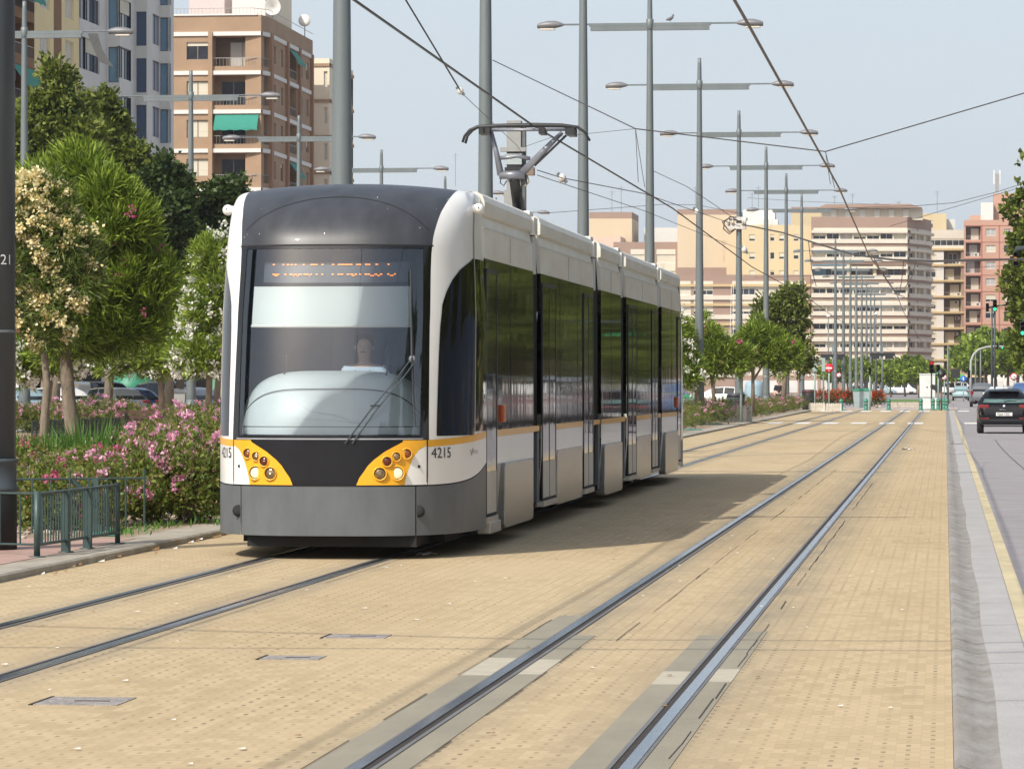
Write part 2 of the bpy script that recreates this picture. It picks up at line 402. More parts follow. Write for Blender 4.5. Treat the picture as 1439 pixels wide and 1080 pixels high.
for x, w in ((1.5, .10), (2.9, .1)):
    pts = [(x + .12 * math.sin(y * .05), y) for y in range(10, 110, 3)]
    for a, c in zip(pts, pts[1:]): mb.face([(a[0], a[1], -.006), (a[0] + w * .3, a[1], -.006), (c[0] + w * .3, c[1], -.006), (c[0], c[1], -.006)], M_tyre)
struct('tyre_marks', mb)
M_strip_ = mat('joint grime', (.16, .15, .14), .9)
mb = MB()
for y in [12 + i * 3.1 + (i * 7 % 5) * .2 for i in range(22)]:
    a = y + rnd.uniform(-.05, .05); zz = [(.04, .003), (.06, .0215), (.13, .001), (.20, -.018), (.25, -.008), (.47, -.002)]
    for (x0, z0), (x1, z1) in zip(zz, zz[1:]): mb.face([(x0, a, z0), (x1, a, z1), (x1, a + .012, z1), (x0, a + .012, z0)], M_strip_)
struct('gutter_joints', mb)
# crossing roads far away, verge of roundabout
sheet('crossing_pavement', -60, 0.8, YE, 262, 0.004, mat('pinkish grey pavement', (0.42, 0.35, 0.32), .9, var=.1, scale=.5))
sheet('crossing_road', -300, 9.2, 262, 330, -0.02, M_asph)
sheet('far_road', 0.8, 300, 238, 330, -0.014, M_asph)
sheet('far_road', -60, 80, 402, 620, -0.02, M_asph)
sheet('grass_verge', -26, 0.5, 336, 400, 0.02, M_grass, kind='stuff')
sheet('avenue_road', 0.8, 9.2, 330, 402, -0.02, M_asph)
# dashed crossing lines
mb = MB()
for py, y0, xs_ in ((594.5, 6, None), (577.5, 9, None)):
    Y0 = gnd(1200, py)[1]
    x = -7.2
    while x < 2.8:
        if not (-.1 < x + .5 < .2): mb.face([(x, Y0 - y0 / 2, .006), (x + .62, Y0 - y0 / 2, .006), (x + .62, Y0 + y0 / 2, .006), (x, Y0 + y0 / 2, .006)], M_white)
        x += 1.14
struct('crossing_markings', mb)
mb = MB(); x = -16
while x < 2.6:
    mb.face([(x, 236.6, .012), (x + .6, 236.6, .012), (x + .6, 239.4, .012), (x, 239.4, .012)], M_white); x += 1.3
struct('crossing_markings', mb)
# manhole covers and litter
def manhole(px, py, w, l, lab):
    X, Y = gnd(px, py); mb = MB(); mb.box(-w / 2, w / 2, -l / 2, l / 2, -.02, .004, M_iron)
    mb.box(-w / 2 - .02, -w / 2 - .004, -l / 2 - .02, l / 2 + .02, -.02, .0055, M_crack)
    mb.box(-w * .12, w * .3, -.03, .0, .003, .006, M_groove)
    o = mb.build('manhole_cover', loc=(X, Y, 0)); tag(o, lab, 'manhole cover')
manhole(503, 894, .38, .34, 'small square metal manhole cover in the yellow paving nearest the tram')
manhole(412, 924, .34, .3, 'worn square manhole cover beside the thin wire shadow, middle of the three')
manhole(120, 985, .42, .45, 'larger grey manhole cover, lowest left of the three in the paving')
M_paper = mat('crumpled paper', (0.7, 0.66, 0.64), .8, var=.15, scale=30)
def litter(px, py, s, lab):
    X, Y = gnd(px, py); mb = MB(); g = random.Random(px)
    rows = [[(s * (j / 5 - .5) + g.uniform(-.01, .01), s * .9 * (i / 4 - .5) + g.uniform(-.02, .02), .008 + g.uniform(0, s * .16)) for j in range(6)] for i in range(5)]
    mb.grid(rows, M_paper, sm=False); o = mb.build('paper_scrap', loc=(X, Y, .002), rz=.5); tag(o, lab, 'litter')
litter(598, 781, .17, 'crumpled white paper scrap lying in front of the tram')
litter(1275, 632, .3, 'white scrap lying on the paving right of the right rails')
# pebbles, chips and leaves scattered over the paving
mb = MB(); gg = random.Random(3)
Mchip = mat('pale chip', (.75, .72, .66), .8); Mleafd = mat('dead leaf', (.25, .14, .05), .8)
for i in range(260):
    X = gg.uniform(-7.7, 0); Y = gg.uniform(14, 60) if gg.random() < .8 else gg.uniform(60, 120); s = gg.uniform(.006, .02)
    mb.face([(X - s, Y - s, .012), (X + s, Y - s * .6, .009), (X + s * .7, Y + s, .014), (X - s * .5, Y + s, .010)], Mchip if gg.random() < .55 else Mleafd)
for i in range(160):
    Y = gg.uniform(30, 90); X = kx(Y) + abs(gg.gauss(0, .1)) + .015; s = gg.uniform(.012, .04)
    mb.face([(X - s, Y - s, .012), (X + s, Y - s * .6, .014), (X + s * .7, Y + s, .03), (X - s * .5, Y + s, .012)], Mleafd if gg.random() < .7 else Mchip)
struct('scattered_grit', mb, kind='stuff')
# median on the left: kerb, soil bed, path, second bed, car park
mb = MB(); y = 10.0
while y < YE:
    l = 1.0; j = rnd.uniform(-.004, .004)
    KX = kx(y); mb.prism([(KX + j, -.03), (KX + j, .05), (KX - .02 + j, .066), (KX - .22, .068), (KX - .22, -.03)], y + .006, min(y + l - .006, YE), M_conc)
    y += l
struct('left_kerb', mb)
M_strip = mat('pavement strip', (0.35, 0.32, 0.27), .9, var=.22, scale=1.5, bump=.5, bscale=40, dirt=.25)
mb = MB(); mb.grid([[(kx(y) - .55, y, .062), (kx(y) - .2, y, .064)] for y in range(10, 237, 2)], M_strip, sm=False); struct('pavement_strip', mb)
sheet('planting_bed', -16.8, -7.75, 10, YE, .058, M_soil)
sheet('tiled_patch', -10.6, -7.85, 30, 36.2, .067, M_tile)
sheet('garden_path', -24.5, -16.8, 10, YE, .058, M_path)
mb = MB(); mb.box(-24.75, -24.5, 10, YE, 0, .14, M_conc); mb.box(-16.8, -16.68, 10, YE, 0, .10, M_conc); struct('bed_edging', mb)
sheet('planting_bed', -30.5, -24.75, 10, YE, .06, M_soil)
sheet('car_park', -40.5, -30.5, 10, YE, .02, M_asph)
sheet('far_pavement', -52.5, -40.5, 10, 420, .1, M_path)
# right hand pavement with kerb (beyond the frame, it carries the trees seen in the tram side)
mb = MB(); mb.box(9.2, 9.4, 3, YE, -.03, .12, M_conc); struct('right_kerb', mb)
sheet('right_pavement', 9.4, 40, 3, YE, .115, M_path)
# ------------------------------------------------------------------ tram
XC = -5.52; YF = 33.35; YN = 35.47; YR = 62.0; W0 = 1.2
PN = 3.0
M_tw = mat('tram white paint', (0.80, 0.80, 0.77), 0.28, var=0.03, scale=3, coat=0.3)
M_tside = mat('tram side white', (0.71, 0.72, 0.66), 0.4, var=0.06, scale=1.5, dirt=0.08, stretch=(1, 1, 3))
M_tyel = mat('tram orange yellow', (0.80, 0.40, 0.015), 0.35, var=0.05, scale=3, coat=0.3)
M_tblk = mat('tram black panel', (0.009, 0.0095, 0.013), 0.4, var=0.2, scale=4, coat=0.08, spec=.3)
M_tfore = mat('tram charcoal roof front', (0.037, 0.040, 0.047), 0.42, var=0.3, scale=2.5, coat=0.1, stretch=(2, 1, .6))
M_tgrey = mat('tram grey skirt', (0.108, 0.119, 0.127), 0.45, var=0.18, scale=2.2, stretch=(1.5, 1, .6), coat=0.05)
M_tgloss = mat('cab side black glass', (0.010, 0.010, 0.009), 0.05, var=0.3, scale=3, bump=0.12, bscale=2.2, stretch=(1, 3, .3))
M_tband = mat('dark passenger glass', (0.010, 0.011, 0.009), 0.035, var=0.4, scale=1.5, bump=0.10, bscale=1.6, stretch=(1, 1.6, .2), spec=0.8)
M_tsil = mat('brushed silver panel', (0.27, 0.27, 0.265), 0.24, 0.9, var=0.16, scale=3, stretch=(1, .4, 1.5), bump=.08, bscale=3)
M_tdoorl = mat('lower door panel', (0.46, 0.46, 0.44), 0.35, var=0.08, scale=3, dirt=.15)
M_rub = mat('bellows rubber', (0.012, 0.012, 0.013), 0.8, var=0.2)
M_gap = mat('panel joint', (0.015, 0.015, 0.015), 0.9)
M_alu = mat('aluminium trim', (0.5, 0.47, 0.42), 0.4, 0.6, var=.1)
M_led = mat('amber led', (0.8, .3, .05), .5, emit=(1.0, 0.25, 0.015), estr=2.0)
M_lamp = mat('headlight glow', (0.6, .52, .38), .3, emit=(1.0, 0.80, 0.45), estr=.4)
M_lens = mat('lamp reflector', (0.30, 0.22, 0.13), 0.15, 0.8, var=.3, scale=40)
M_amb = mat('amber lens', (0.17, 0.05, 0.015), 0.2, var=.2); M_redl = mat('red lens', (0.09, 0.02, 0.01), 0.2, var=.2)
M_sig = mat('orange side lamp', (0.55, 0.11, 0.02), 0.3)
M_dash = mat('pale cab moulding', (0.60, 0.66, 0.67), 0.4, var=.04)
M_blind = mat('pale sun blind', (0.64, 0.68, 0.67), 0.7, var=.03, scale=2)
M_cab = mat('cab interior', (0.085, 0.125, 0.185), 0.8, var=.2)
M_num = mat('black lettering', (0.03, 0.03, 0.035), .5)
tram = thing('tram', 'white, grey and orange-yellow articulated tram 4215 running on the left track', 'tram', (XC, YF, 0))
# plan table: quarter superellipse, from centre of nose to straight side
TAB = []
for i in range(801):
    t = i / 800 * math.pi / 2
    TAB.append((math.sin(t) ** (2 / PN), 1 - math.cos(t) ** (2 / PN)))
def wz(z):
    if z < 2.2: return 1.0
    return 1.0 - .03 * min(1, (z - 2.2) / .9)
def surf(u, v):
    """nose surface in tram space (x, y, z); u in [-1,1] is the fraction of the half perimeter, v the height parameter"""
    a = abs(u); k = a ** 0.8 if False else a
    # perimeter parameter: mix of x fraction and depth
    t = LUT(k)
    x, q = t
    if v <= 2.83:
        z = v; b = 0 if v < 1.07 else .40 * ((v - 1.07) / 1.76) ** 1.25
        if v < .66: b = -.02
    else:
        ph = min(1, (v - 2.83) / .6) * math.pi / 2
        b = .40 + .28 * math.sin(ph) * .55 + 1.15 * (1 - math.cos(ph)) ; z = 2.83 + .62 * math.sin(ph)
        z -= .075 * (x * 1.0) ** 2 * math.sin(ph)
    D = (YN - YF) - b
    y = b + D * q
    w = W0 * wz(z)
    if v > 3.0:
        e = (v - 3.0) / .43
        w -= .09 * (1 - math.sqrt(max(0, 1 - e * e)))
    # side walls of the nose stay full height where straight
    return Vector(((x * w) if u >= 0 else -(x * w), y, z))
_al = [0.0]
for i in range(1, 801):
    dx = (TAB[i][0] - TAB[i - 1][0]) * W0; dy = (TAB[i][1] - TAB[i - 1][1]) * 2.1
    _al.append(_al[-1] + math.hypot(dx, dy))
def LUT(k):
    s = min(1, k) * _al[-1]; lo, hi = 0, 800
    while hi - lo > 1:
        m_ = (lo + hi) // 2
        if _al[m_] <= s: lo = m_
        else: hi = m_
    f = (s - _al[lo]) / max(1e-9, _al[hi] - _al[lo]); f = max(0, min(1, f))
    return (TAB[lo][0] + (TAB[hi][0] - TAB[lo][0]) * f, TAB[lo][1] + (TAB[hi][1] - TAB[lo][1]) * f)
def spx(u, v):
    p = surf(u, v); return proj(p.x + XC, p.y + YF, p.z)
GR = [[spx(i / 120, .2 + j * .02) for j in range(162)] for i in range(121)]
def inv(px, py):
    best = None
    for i in range(121):
        for j in range(162):
            q = GR[i][j]; e = (q[0] - px) ** 2 + (q[1] - py) ** 2
            if best is None or e < best[0]: best = (e, i / 120, .2 + j * .02)
    u, v = best[1], best[2]; st = .004
    for _ in range(14):
        imp = False
        for du, dv in ((st, 0), (-st, 0), (0, st), (0, -st)):
            uu, vv = min(1, max(0, u + du)), v + dv; q = spx(uu, vv); e = (q[0] - px) ** 2 + (q[1] - py) ** 2
            if e < best[0]: best = (e, uu, vv); imp = True
        u, v = best[1], best[2]
        if not imp: st /= 2
    return u, v
def offs(u, v, d):
    p = surf(u, v); e = .004
    du = surf(min(1, u + e), v) - surf(max(-1, u - e), v); dv = surf(u, v + e) - surf(u, v - e)
    n = du.cross(dv)
    if n.length < 1e-9: n = Vector((0, -1, 0))
    n.normalize()
    if n.dot(Vector((p.x * .5, -1, .3))) < 0: n = -n
    return p + n * d
def samp(poly, t):
    """poly: list of (u,v) sampled by arclength t in 0..1"""
    L = [0]
    for a, b in zip(poly, poly[1:]): L.append(L[-1] + math.hypot(b[0] - a[0], b[1] - a[1]))
    s = t * L[-1]
    for i in range(len(poly) - 1):
        if s <= L[i + 1] or i == len(poly) - 2:
            f = (s - L[i]) / max(1e-9, L[i + 1] - L[i]); return (poly[i][0] + (poly[i + 1][0] - poly[i][0]) * f, poly[i][1] + (poly[i + 1][1] - poly[i][1]) * f)
def atv(poly, v):
    for a, b in zip(poly, poly[1:]):
        lo, hi = sorted((a[1], b[1]))
        if lo - 1e-6 <= v <= hi + 1e-6 and hi > lo: return a[0] + (b[0] - a[0]) * (v - a[1]) / (b[1] - a[1])
    return poly[0][0] if abs(v - poly[0][1]) < abs(v - poly[-1][1]) else poly[-1][0]
def patch(mb, Lc, Rc, v0, v1, d, m, rows=24, cols=16):
    """surface between curves u=Lc(v), u=Rc(v)"""
    g = []
    for i in range(rows + 1):
        v = v0 + (v1 - v0) * i / rows; a = Lc(v); b = Rc(v)
        g.append([offs(a + (b - a) * j / cols, v, d) for j in range(cols + 1)])
    mb.grid(g, m)
def patchh(mb, bot, top, u0, u1, d, m, rows=6, cols=24):
    """surface between curves v=bot(u), v=top(u)"""
    g = []
    for i in range(rows + 1):
        g.append([offs(u0 + (u1 - u0) * j / cols, bot(u0 + (u1 - u0) * j / cols) + (top(u0 + (u1 - u0) * j / cols) - bot(u0 + (u1 - u0) * j / cols)) * i / rows, d) for j in range(cols + 1)])
    mb.grid(g, m)
def curve(px): return [inv(*p) for p in px]
def mono(c):
    c = sorted(c, key=lambda q: q[1]); return c
cA = mono(curve([(603, 618), (603, 560), (604, 459), (605.5, 380), (606.5, 354), (609, 332), (619.5, 299), (631, 280)]))   # dark / white pillar
cA.append((min(.97, cA[-1][0] + .07), 3.43)); 
A = lambda v: atv(cA, v)
cB = mono(curve([(613, 612), (616, 500), (618, 459), (621, 427), (627, 409), (635, 393), (647, 377)])); uE = 1.0
uT = inv(667, 500)[0]
cB.append((uT, inv(664, 362)[1]))
B = lambda v: atv(cB, v); vB1 = cB[-1][1]
_s = inv(599.7, 650); uS = _s[0]                          # seam between nose panel and side panel
uK = inv(585, 720)[0]
print('tram curves', [tuple(round(q, 3) for q in p) for p in cA], uS, uT, uK, vB1)
# skirt
mb = MB(); patch(mb, lambda v: -uK + .004, lambda v: uK - .004, .215, .655, 0, M_tgrey, 6, 30)
sk = mb.build('skirt', tram)
def skt(u):
    a = (abs(u) - uK) / (1 - uK); return .655 + .165 * max(0, a) ** 2.2
for s in (-1, 1):
    mb = MB(); u0, u1 = (uK, 1) if s > 0 else (-1, -uK)
    patchh(mb, lambda u: .215, skt, u0, u1, 0, M_tgrey, 6, 22); mb.build('skirt', tram)
mb = MB()
for s in (-1, 1):
    patch(mb, lambda v: s * uK - .004, lambda v: s * uK + .004, .215, .66, -.012, M_gap, 2, 1)
    c = offs(s * (uK + .012), .43, .0)
    mb.lathe([(.0, .0), (.055, .002), (.05, .02), (.0, .02)], M_gap, 12, axis='y', org=(c.x, c.y - .018, c.z))
# joint line over the skirt
patchh(mb, lambda u: skt(u) - .002, lambda u: skt(u) + .014, -1, 1, -.008, M_gap, 1, 60)
# underside
mb.box(-.94, .94, 1.1, YN - YF, .12, .30, M_rub)
mb.prism([(-.74, .11), (.80, .11), (.80, .26), (-.74, .26)], .22, 1.1, M_rub)
mb.build('underframe', tram)
# black centre panel, white cheeks, yellow lamp fields
mb = MB(); patchh(mb, lambda u: .668, lambda u: 1.072, -uS, uS, 0, M_tblk, 5, 40); mb.build('front_panel', tram)
yin = mono(curve([(500.5, 682), (505, 671), (511, 663), (517, 654), (525, 646), (533, 640), (541, 634), (553, 627.5), (566, 620.5)]))
yout = mono(curve([(568, 682), (570, 672), (572, 664), (575, 655), (579, 646), (584, 637), (590, 630), (599.4, 626)]))
yout.append((uS, yout[-1][1] + .01)); yout.append((uS, 1.08))
v0 = max(.668, yin[0][1])
for s in (-1, 1):
    mb = MB(); patch(mb, lambda v: s * atv(yin, v), lambda v: s * atv(yout, v), .669, 1.070, .006, M_tyel, 26, 14)
    mb.build('lamp_panel', tram)
    mb = MB(); patch(mb, lambda v: s * min(uS - .001, atv(yout, v)), lambda v: s * uS, .669, yout[-2][1], .005, M_tw, 16, 6); 
    q = offs(s * (uS - .035), inv(594, 655)[1], .006); mb.lathe([(0, 0), (.014, 0), (.012, -.008), (0, -.008)], M_gap, 10, axis='y', org=(q.x, q.y, q.z))
    mb.build('cheek_panel', tram)
    mb = MB(); patch(mb, lambda v: s * uS - .003, lambda v: s * uS + .003, .66, 1.08, .007, M_gap, 4, 1); mb.build('panel_joint', tram)
    # lamps
    for (px, py, r, m, nm) in ((558.2, 664.6, .054, M_lamp, 'headlight'), (534, 665.3, .050, M_lens, 'headlight'), (543.9, 648.2, .040, M_redl, 'marker_lamp'), (557, 641.2, .036, M_lens, 'marker_lamp'), (571.6, 637.2, .040, M_amb, 'marker_lamp')):
        u, v = inv(px, py); p = offs(s * u, v, .0)
        h = MB(); h.lathe([(r * .99, .0), (r * 1.28, -.006), (r * 1.30, -.022), (r * 1.12, -.026), (r * 1.02, -.010), (r * .9, -.006)], M_tyel, 20, axis='y', org=(0, 0, 0))
        o = h.build(nm, tram, loc=(p.x, p.y, p.z), rz=s * .16)
        h = MB(); h.lathe([(r * 1.02, -.004), (r * .8, -.014), (r * .3, -.018), (0, -.019)], m, 20, axis='y', org=(0, 0, 0)); h.lathe([(r * 1.04, -.003), (r * 1.04, -.013), (r * .93, -.0145), (r * .93, -.003)], M_dark, 20, axis='y', org=(0, 0, 0))
        h.build('lens', o)
# side of the nose: orange stripe, white panel
st0 = lambda u: 1.008 + .06 * (abs(u) - uS) / (1 - uS); st1 = lambda u: 1.070 + .062 * (abs(u) - uS) / (1 - uS)
for s in (-1, 1):
    u0, u1 = (uS + .002, 1) if s > 0 else (-1, -uS - .002)
    mb = MB(); patchh(mb, lambda u: skt(u) + .012, st0, u0, u1, .002, M_tw, 6, 20); mb.build('cab_side_panel', tram)
    mb = MB(); patchh(mb, st0, st1, u0, u1, .003, M_tyel, 2, 20); mb.build('orange_stripe', tram)
# white pillars with shoulder (from the windscreen to the end of the cab)
for s in (-1, 1):
    mb = MB(); patch(mb, lambda v: s * A(v), lambda v: s * 1.0, 1.072, 3.43, 0, M_tw, 60, 30); mb.build('white_shoulder', tram)
    mb = MB(); patch(mb, lambda v: s * B(v), lambda v: s * (uT - .006), 1.085 + .02, vB1 - .005, .006, M_tgloss, 40, 16)
    mb.build('cab_side_window', tram)
    mb = MB(); patch(mb, lambda v: s * (uT - .006), lambda v: s * (uT + .010), 1.13, vB1 + .6, .008, M_alu, 30, 1); mb.build('edge_trim', tram)
    mb = MB(); patch(mb, lambda v: s * (uT + .010), lambda v: s * 1.0, 1.135, vB1 - .01, .006, M_tband, 20, 4); mb.build('cab_rear_glass', tram)
    p = offs(s * (uT - .01), 3.12, .02)
    mb = MB(); mb.tube([(p.x - s * .05, p.y, p.z), (p.x + s * .02, p.y, p.z)], [.035, .045], M_tw, 12); mb.ball((p.x + s * .03, p.y - .0, p.z), .052, M_tw, 16); mb.ball((p.x + s * .035, p.y - .05, p.z + .008), .008, M_dark, 8)
    mb.build('rear_view_camera', tram)
# forehead
mb = MB(); patch(mb, lambda v: -A(v), lambda v: A(v), 2.832, 3.43, 0, M_tfore, 24, 40); mb.build('roof_front', tram)
# curved moulding line on the forehead
mb = MB(); uu = A(2.9)
patchh(mb, lambda u: 2.89 + .26 * (1 - (u / uu) ** 2) - .003, lambda u: 2.89 + .26 * (1 - (u / uu) ** 2) + .003, -uu * .93, uu * .93, .0015, M_gap, 1, 50)
patchh(mb, lambda u: 2.826, lambda u: 2.836, -uu, uu, .001, M_gap, 1, 40)
mb.build('roof_moulding', tram)
mb = MB(); gs = random.Random(4)
for _ in range(12):
    u = gs.uniform(-.5, .5); v = gs.uniform(2.86, 3.25); s_ = gs.uniform(.0015, .0035); mb.face([offs(u - s_ * .4, v, .002), offs(u + s_ * .3, v - s_, .002), offs(u + s_ * .4, v + s_ * 2, .002), offs(u - s_ * .2, v + s_ * 2.4, .002)], M_tw)
o = mb.build('dirt_speck', tram); o['kind'] = 'stuff'
# windscreen and its frame
uW = inv(592, 560)[0]
mb = MB()
for s in (-1, 1): patch(mb, lambda v: s * uW, lambda v: s * A(v), 1.074, 2.83, 0, M_tgloss, 30, 3)
patch(mb, lambda v: -uW, lambda v: uW, 1.074, 1.115, 0, M_tblk, 1, 30); patch(mb, lambda v: -uW, lambda v: uW, 2.80, 2.831, 0, M_tblk, 1, 30)
mb.build('windscreen_frame', tram)
mb = MB(); patch(mb, lambda v: -uW, lambda v: uW, 1.115, 2.80, -.004, glassmat('windscreen glass', (.86, .91, .93), .09), 30, 30); mb.build('windscreen', tram)
mb = MB(); patchh(mb, lambda u: 1.076, lambda u: 1.088, -uS * .95, uS * .95, .004, mat('grey seal', (.3, .31, .33), .4), 1, 30); mb.build('windscreen_seal', tram)
# cab: dark back wall, floor, blind, display, dash, seat
mb = MB(); mb.box(-1.1, 1.1, 1.75, 1.8, .5, 3.15, M_cab); mb.box(-.85, .85, .6, 1.75, .9, .95, M_cab); mb.box(-.85, .85, 1.0, 1.75, 2.84, 2.88, M_cab)
mb.box(-.2, .0, 1.70, 1.74, .95, 2.8, mat('cab door edge', (.10, .14, .2), .5)); mb.build('cab_wall', tram)
g = []
for i in range(13):
    v = 2.115 + .36 * i / 12
    g.append([offs(-uW * .93 + 2 * uW * .93 * j / 24 * .975, v, -.07) for j in range(25)])
mb = MB(); mb.grid(g, M_blind); q0 = [offs(-uW * .93 + 1.86 * uW * .975 * j / 24, 2.11, -.066) for j in range(25)]; mb.tube(q0, .012, M_white, 6); mb.build('sun_blind', tram)
ua, ub = -uW * .985, uW * .985
def dtop(u): return 1.695 - .25 * abs(u / uW) ** 4.2
g = []
for i in range(15):
    t = i / 14
    row = []
    for j in range(41):
        u = ua + (ub - ua) * j / 40; tp = dtop(u)
        if t < .75: v = 1.12 + (tp - .10 - 1.12) * t / .75; dd = -.05 - .12 * (t / .75) ** 2
        else: k = (t - .75) / .25; v = tp - .10 + .10 * math.sin(k * math.pi / 2); dd = -.17 - .28 * (1 - math.cos(k * math.pi / 2))
        q_ = surf(u, v); row.append(Vector((q_.x * .985, q_.y - dd + .02, q_.z)))
    g.append(row)
mb = MB(); mb.grid(g, M_dash)
ln = [Vector((q_.x * .985, q_.y + .142, q_.z)) for q_ in (surf(ua + (ub - ua) * j / 40, dtop(ua + (ub - ua) * j / 40) - .165) for j in range(41))]; mb.tube(ln, .004, M_gap, 5)
ln = [Vector((q_.x * .985, q_.y + .075, q_.z)) for q_ in (surf(ua + (ub - ua) * j / 40, 1.19) for j in range(41))]; mb.tube(ln, .0045, M_gap, 5)
mb.build('dashboard', tram)
# destination display
def duv(px, py): return inv(px, py)
mb = MB()
c0 = proj(XC, YF + .6, 2.6)
DB = .16
vt, vb = inv(475, 361)[1], inv(475, 390)[1]
patch(mb, lambda v: -uW * .90, lambda v: uW * .93, vb, vt, -DB, mat('display case', (.07, .085, .11), .4), 2, 30)
mb.build('destination_display', tram)
leds = MB()
def seg(x0, x1, py, h=1.5):
    a = (x0 / 5.33 + 340); b = (x1 / 5.33 + 340); n = max(1, int((b - a) / 3.0))
    for i in range(n):
        s0 = a + (b - a) * i / n + .25; s1 = a + (b - a) * (i + 1) / n - .25
        def uvs(x, y):
            X = (x - 474.5) / (603 - 474.5)
            k = abs(X) * uW * 1.03 * (592 - 474.5) / (592 - 474.5)
            return (math.copysign(k, X))
        cu0, cu1 = uvs(s0, py), uvs(s1, py); vv = inv(475, py)[1]; hv = h / 155 / 2
        leds.face([offs(cu0, vv - hv, -DB + .012), offs(cu1, vv - hv, -DB + .012), offs(cu1, vv + hv, -DB + .012), offs(cu0, vv + hv, -DB + .012)], M_led)
for a, b in ((225, 252), (322, 341), (362, 385), (397, 415), (428, 447), (492, 512), (552, 606), (633, 650), (706, 724), (747, 852), (877, 916), (943, 985), (1022, 1046), (1120, 1140)): seg(a, b, 364.8)
for a, b in ((230, 300), (343, 366), (390, 420), (430, 450), (462, 492), (503, 545), (553, 568), (594, 610), (634, 651), (706, 724), (748, 789), (812, 832), (838, 860), (868, 888), (902, 918), (943, 985), (1018, 1040), (1060, 1082), (1120, 1140), (1178, 1197)): seg(a, b, 378.6)
for a, b in ((250, 285), (420, 432), (450, 465), (545, 553), (985, 1018), (1040, 1060), (1142, 1176), (850, 870)): seg(a, b, 380.6, 1.2)
leds.build('display_text', tram)
# wiper
def wp(px, py, d=.03):
    s = 1
    if px < 474: s = -1; px = 949 - px
    u, v = inv(px, py); return offs(s * u, v, d)
mb = MB(); P0 = wp(577, 505)
mb.tube([wp(485, 623, .02), wp(520, 577, .045), wp(552, 537, .05), wp(573, 508, .04)], .006, M_steeld, 6)
mb.tube([wp(495, 623, .02), wp(528, 577, .045), wp(560, 537, .05), wp(581, 508, .04)], .006, M_steeld, 6)
mb.tube([wp(520, 571, .048), wp(533, 571, .048)], .006, M_dark, 5)
mb.build('wiper_arm', tram)
mb = MB(); mb.tube([wp(576, 380, .02), wp(576.5, 440, .02), wp(577, 505, .03), wp(579, 550, .02), wp(583, 598, .012)], [.006, .009, .016, .009, .005], M_dark, 6); mb.ball(P0, .034, mat('wiper bracket', (.16, .17, .2), .4), 8, sy=.35); mb.build('wiper_blade', tram)
mb = MB()
for pa in (((553, 535), (561, 500), (557, 480)), ((400, 528), (408, 505), (409, 492))):
    mb.tube([wp(*q, d=-.30) for q in pa], .008, M_dark, 5)
    e = wp(*pa[-1], d=-.30); mb.ball(e, .03, M_dark, 8, sx=.6)
mb.build('cab_microphone', tram)
# ---- straight body
def Yp(px): return at_X(px, XC + W0) - YF
U = W0
L0 = YN - YF; L1 = YR - YF
def extr(mb, prof, y0, y1, m, both=True, closed=False):
    for s in ((1, -1) if both else (1,)):
        mb.grid([[(s * a, y, z) for a, z in prof] for y in (y0, y1)], m, sm=False, flip=(s < 0))
g1, g1b = Yp(752), Yp(757)
mods = [(L0, Yp(750.5)), (Yp(761), Yp(835)), (Yp(845.5), Yp(873.5)), (Yp(881), Yp(925)), (Yp(930.5), L1)]
upper = [(1.188, 2.765), (1.182, 3.055), (1.168, 3.062), (1.150, 3.175), (1.186, 3.185), (1.186, 3.30), (1.165, 3.36), (1.11, 3.395), (1.0, 3.40), (.5, 3.36), (0, 3.36)]
for i, (a, b) in enumerate(mods):
    mb = MB(); extr(mb, upper, a, b - .0, M_tside)
    for s in (1, -1):
        mb.box(s * 1.1875 - .0 if s > 0 else -1.1895, s * 1.1895 if s > 0 else -1.1875, (a + b) / 2 - .004, (a + b) / 2 + .004, 2.78, 3.04, M_gap)
        # thin bright lip of the ledge
        mb.box(*( (1.166, 1.187) if s > 0 else (-1.187, -1.166)), a, b, 3.052, 3.064, M_tw)
    # end cap of module
    for y in (a + .001, b - .001): mb.face([(q[0], y, q[1]) for q in upper] + [(-q[0], y, q[1]) for q in reversed(upper[:-1])], M_tside)
    mb.build('roof_section', tram)
    # window band
    for s in (1, -1):
        def ex(prof, m, mb): mb.grid([[(s * p_, y, z) for p_, z in prof] for y in (a, b)], m, sm=False)
        mb = MB(); ex([(1.194, 1.132), (1.190, 2.762)], M_tband, mb)
        n = 3 if i in (1, 3) else 2
        for k in range(1, n):
            y = a + (b - a) * k / n; x0, x1 = sorted((s * 1.1935, s * 1.1955)); mb.box(x0, x1, y - .004, y + .004, 1.135, 2.75, M_gap)
        mb.build('window_band', tram)
        mb = MB(); ex([(1.197, 1.066), (1.197, 1.131)], M_tyel, mb); mb.build('orange_stripe', tram)
        mb = MB(); ex([(1.193, .80), (1.194, 1.065)], M_tw, mb); mb.build('side_panel', tram)
        mb = MB(); ex([(1.15, .25), (1.193, .80)], M_tdoorl, mb); mb.build('lower_panel', tram)
    mb = MB(); mb.box(-1.12, 1.12, a, b, .24, .30, M_dark); mb.build('underframe', tram)
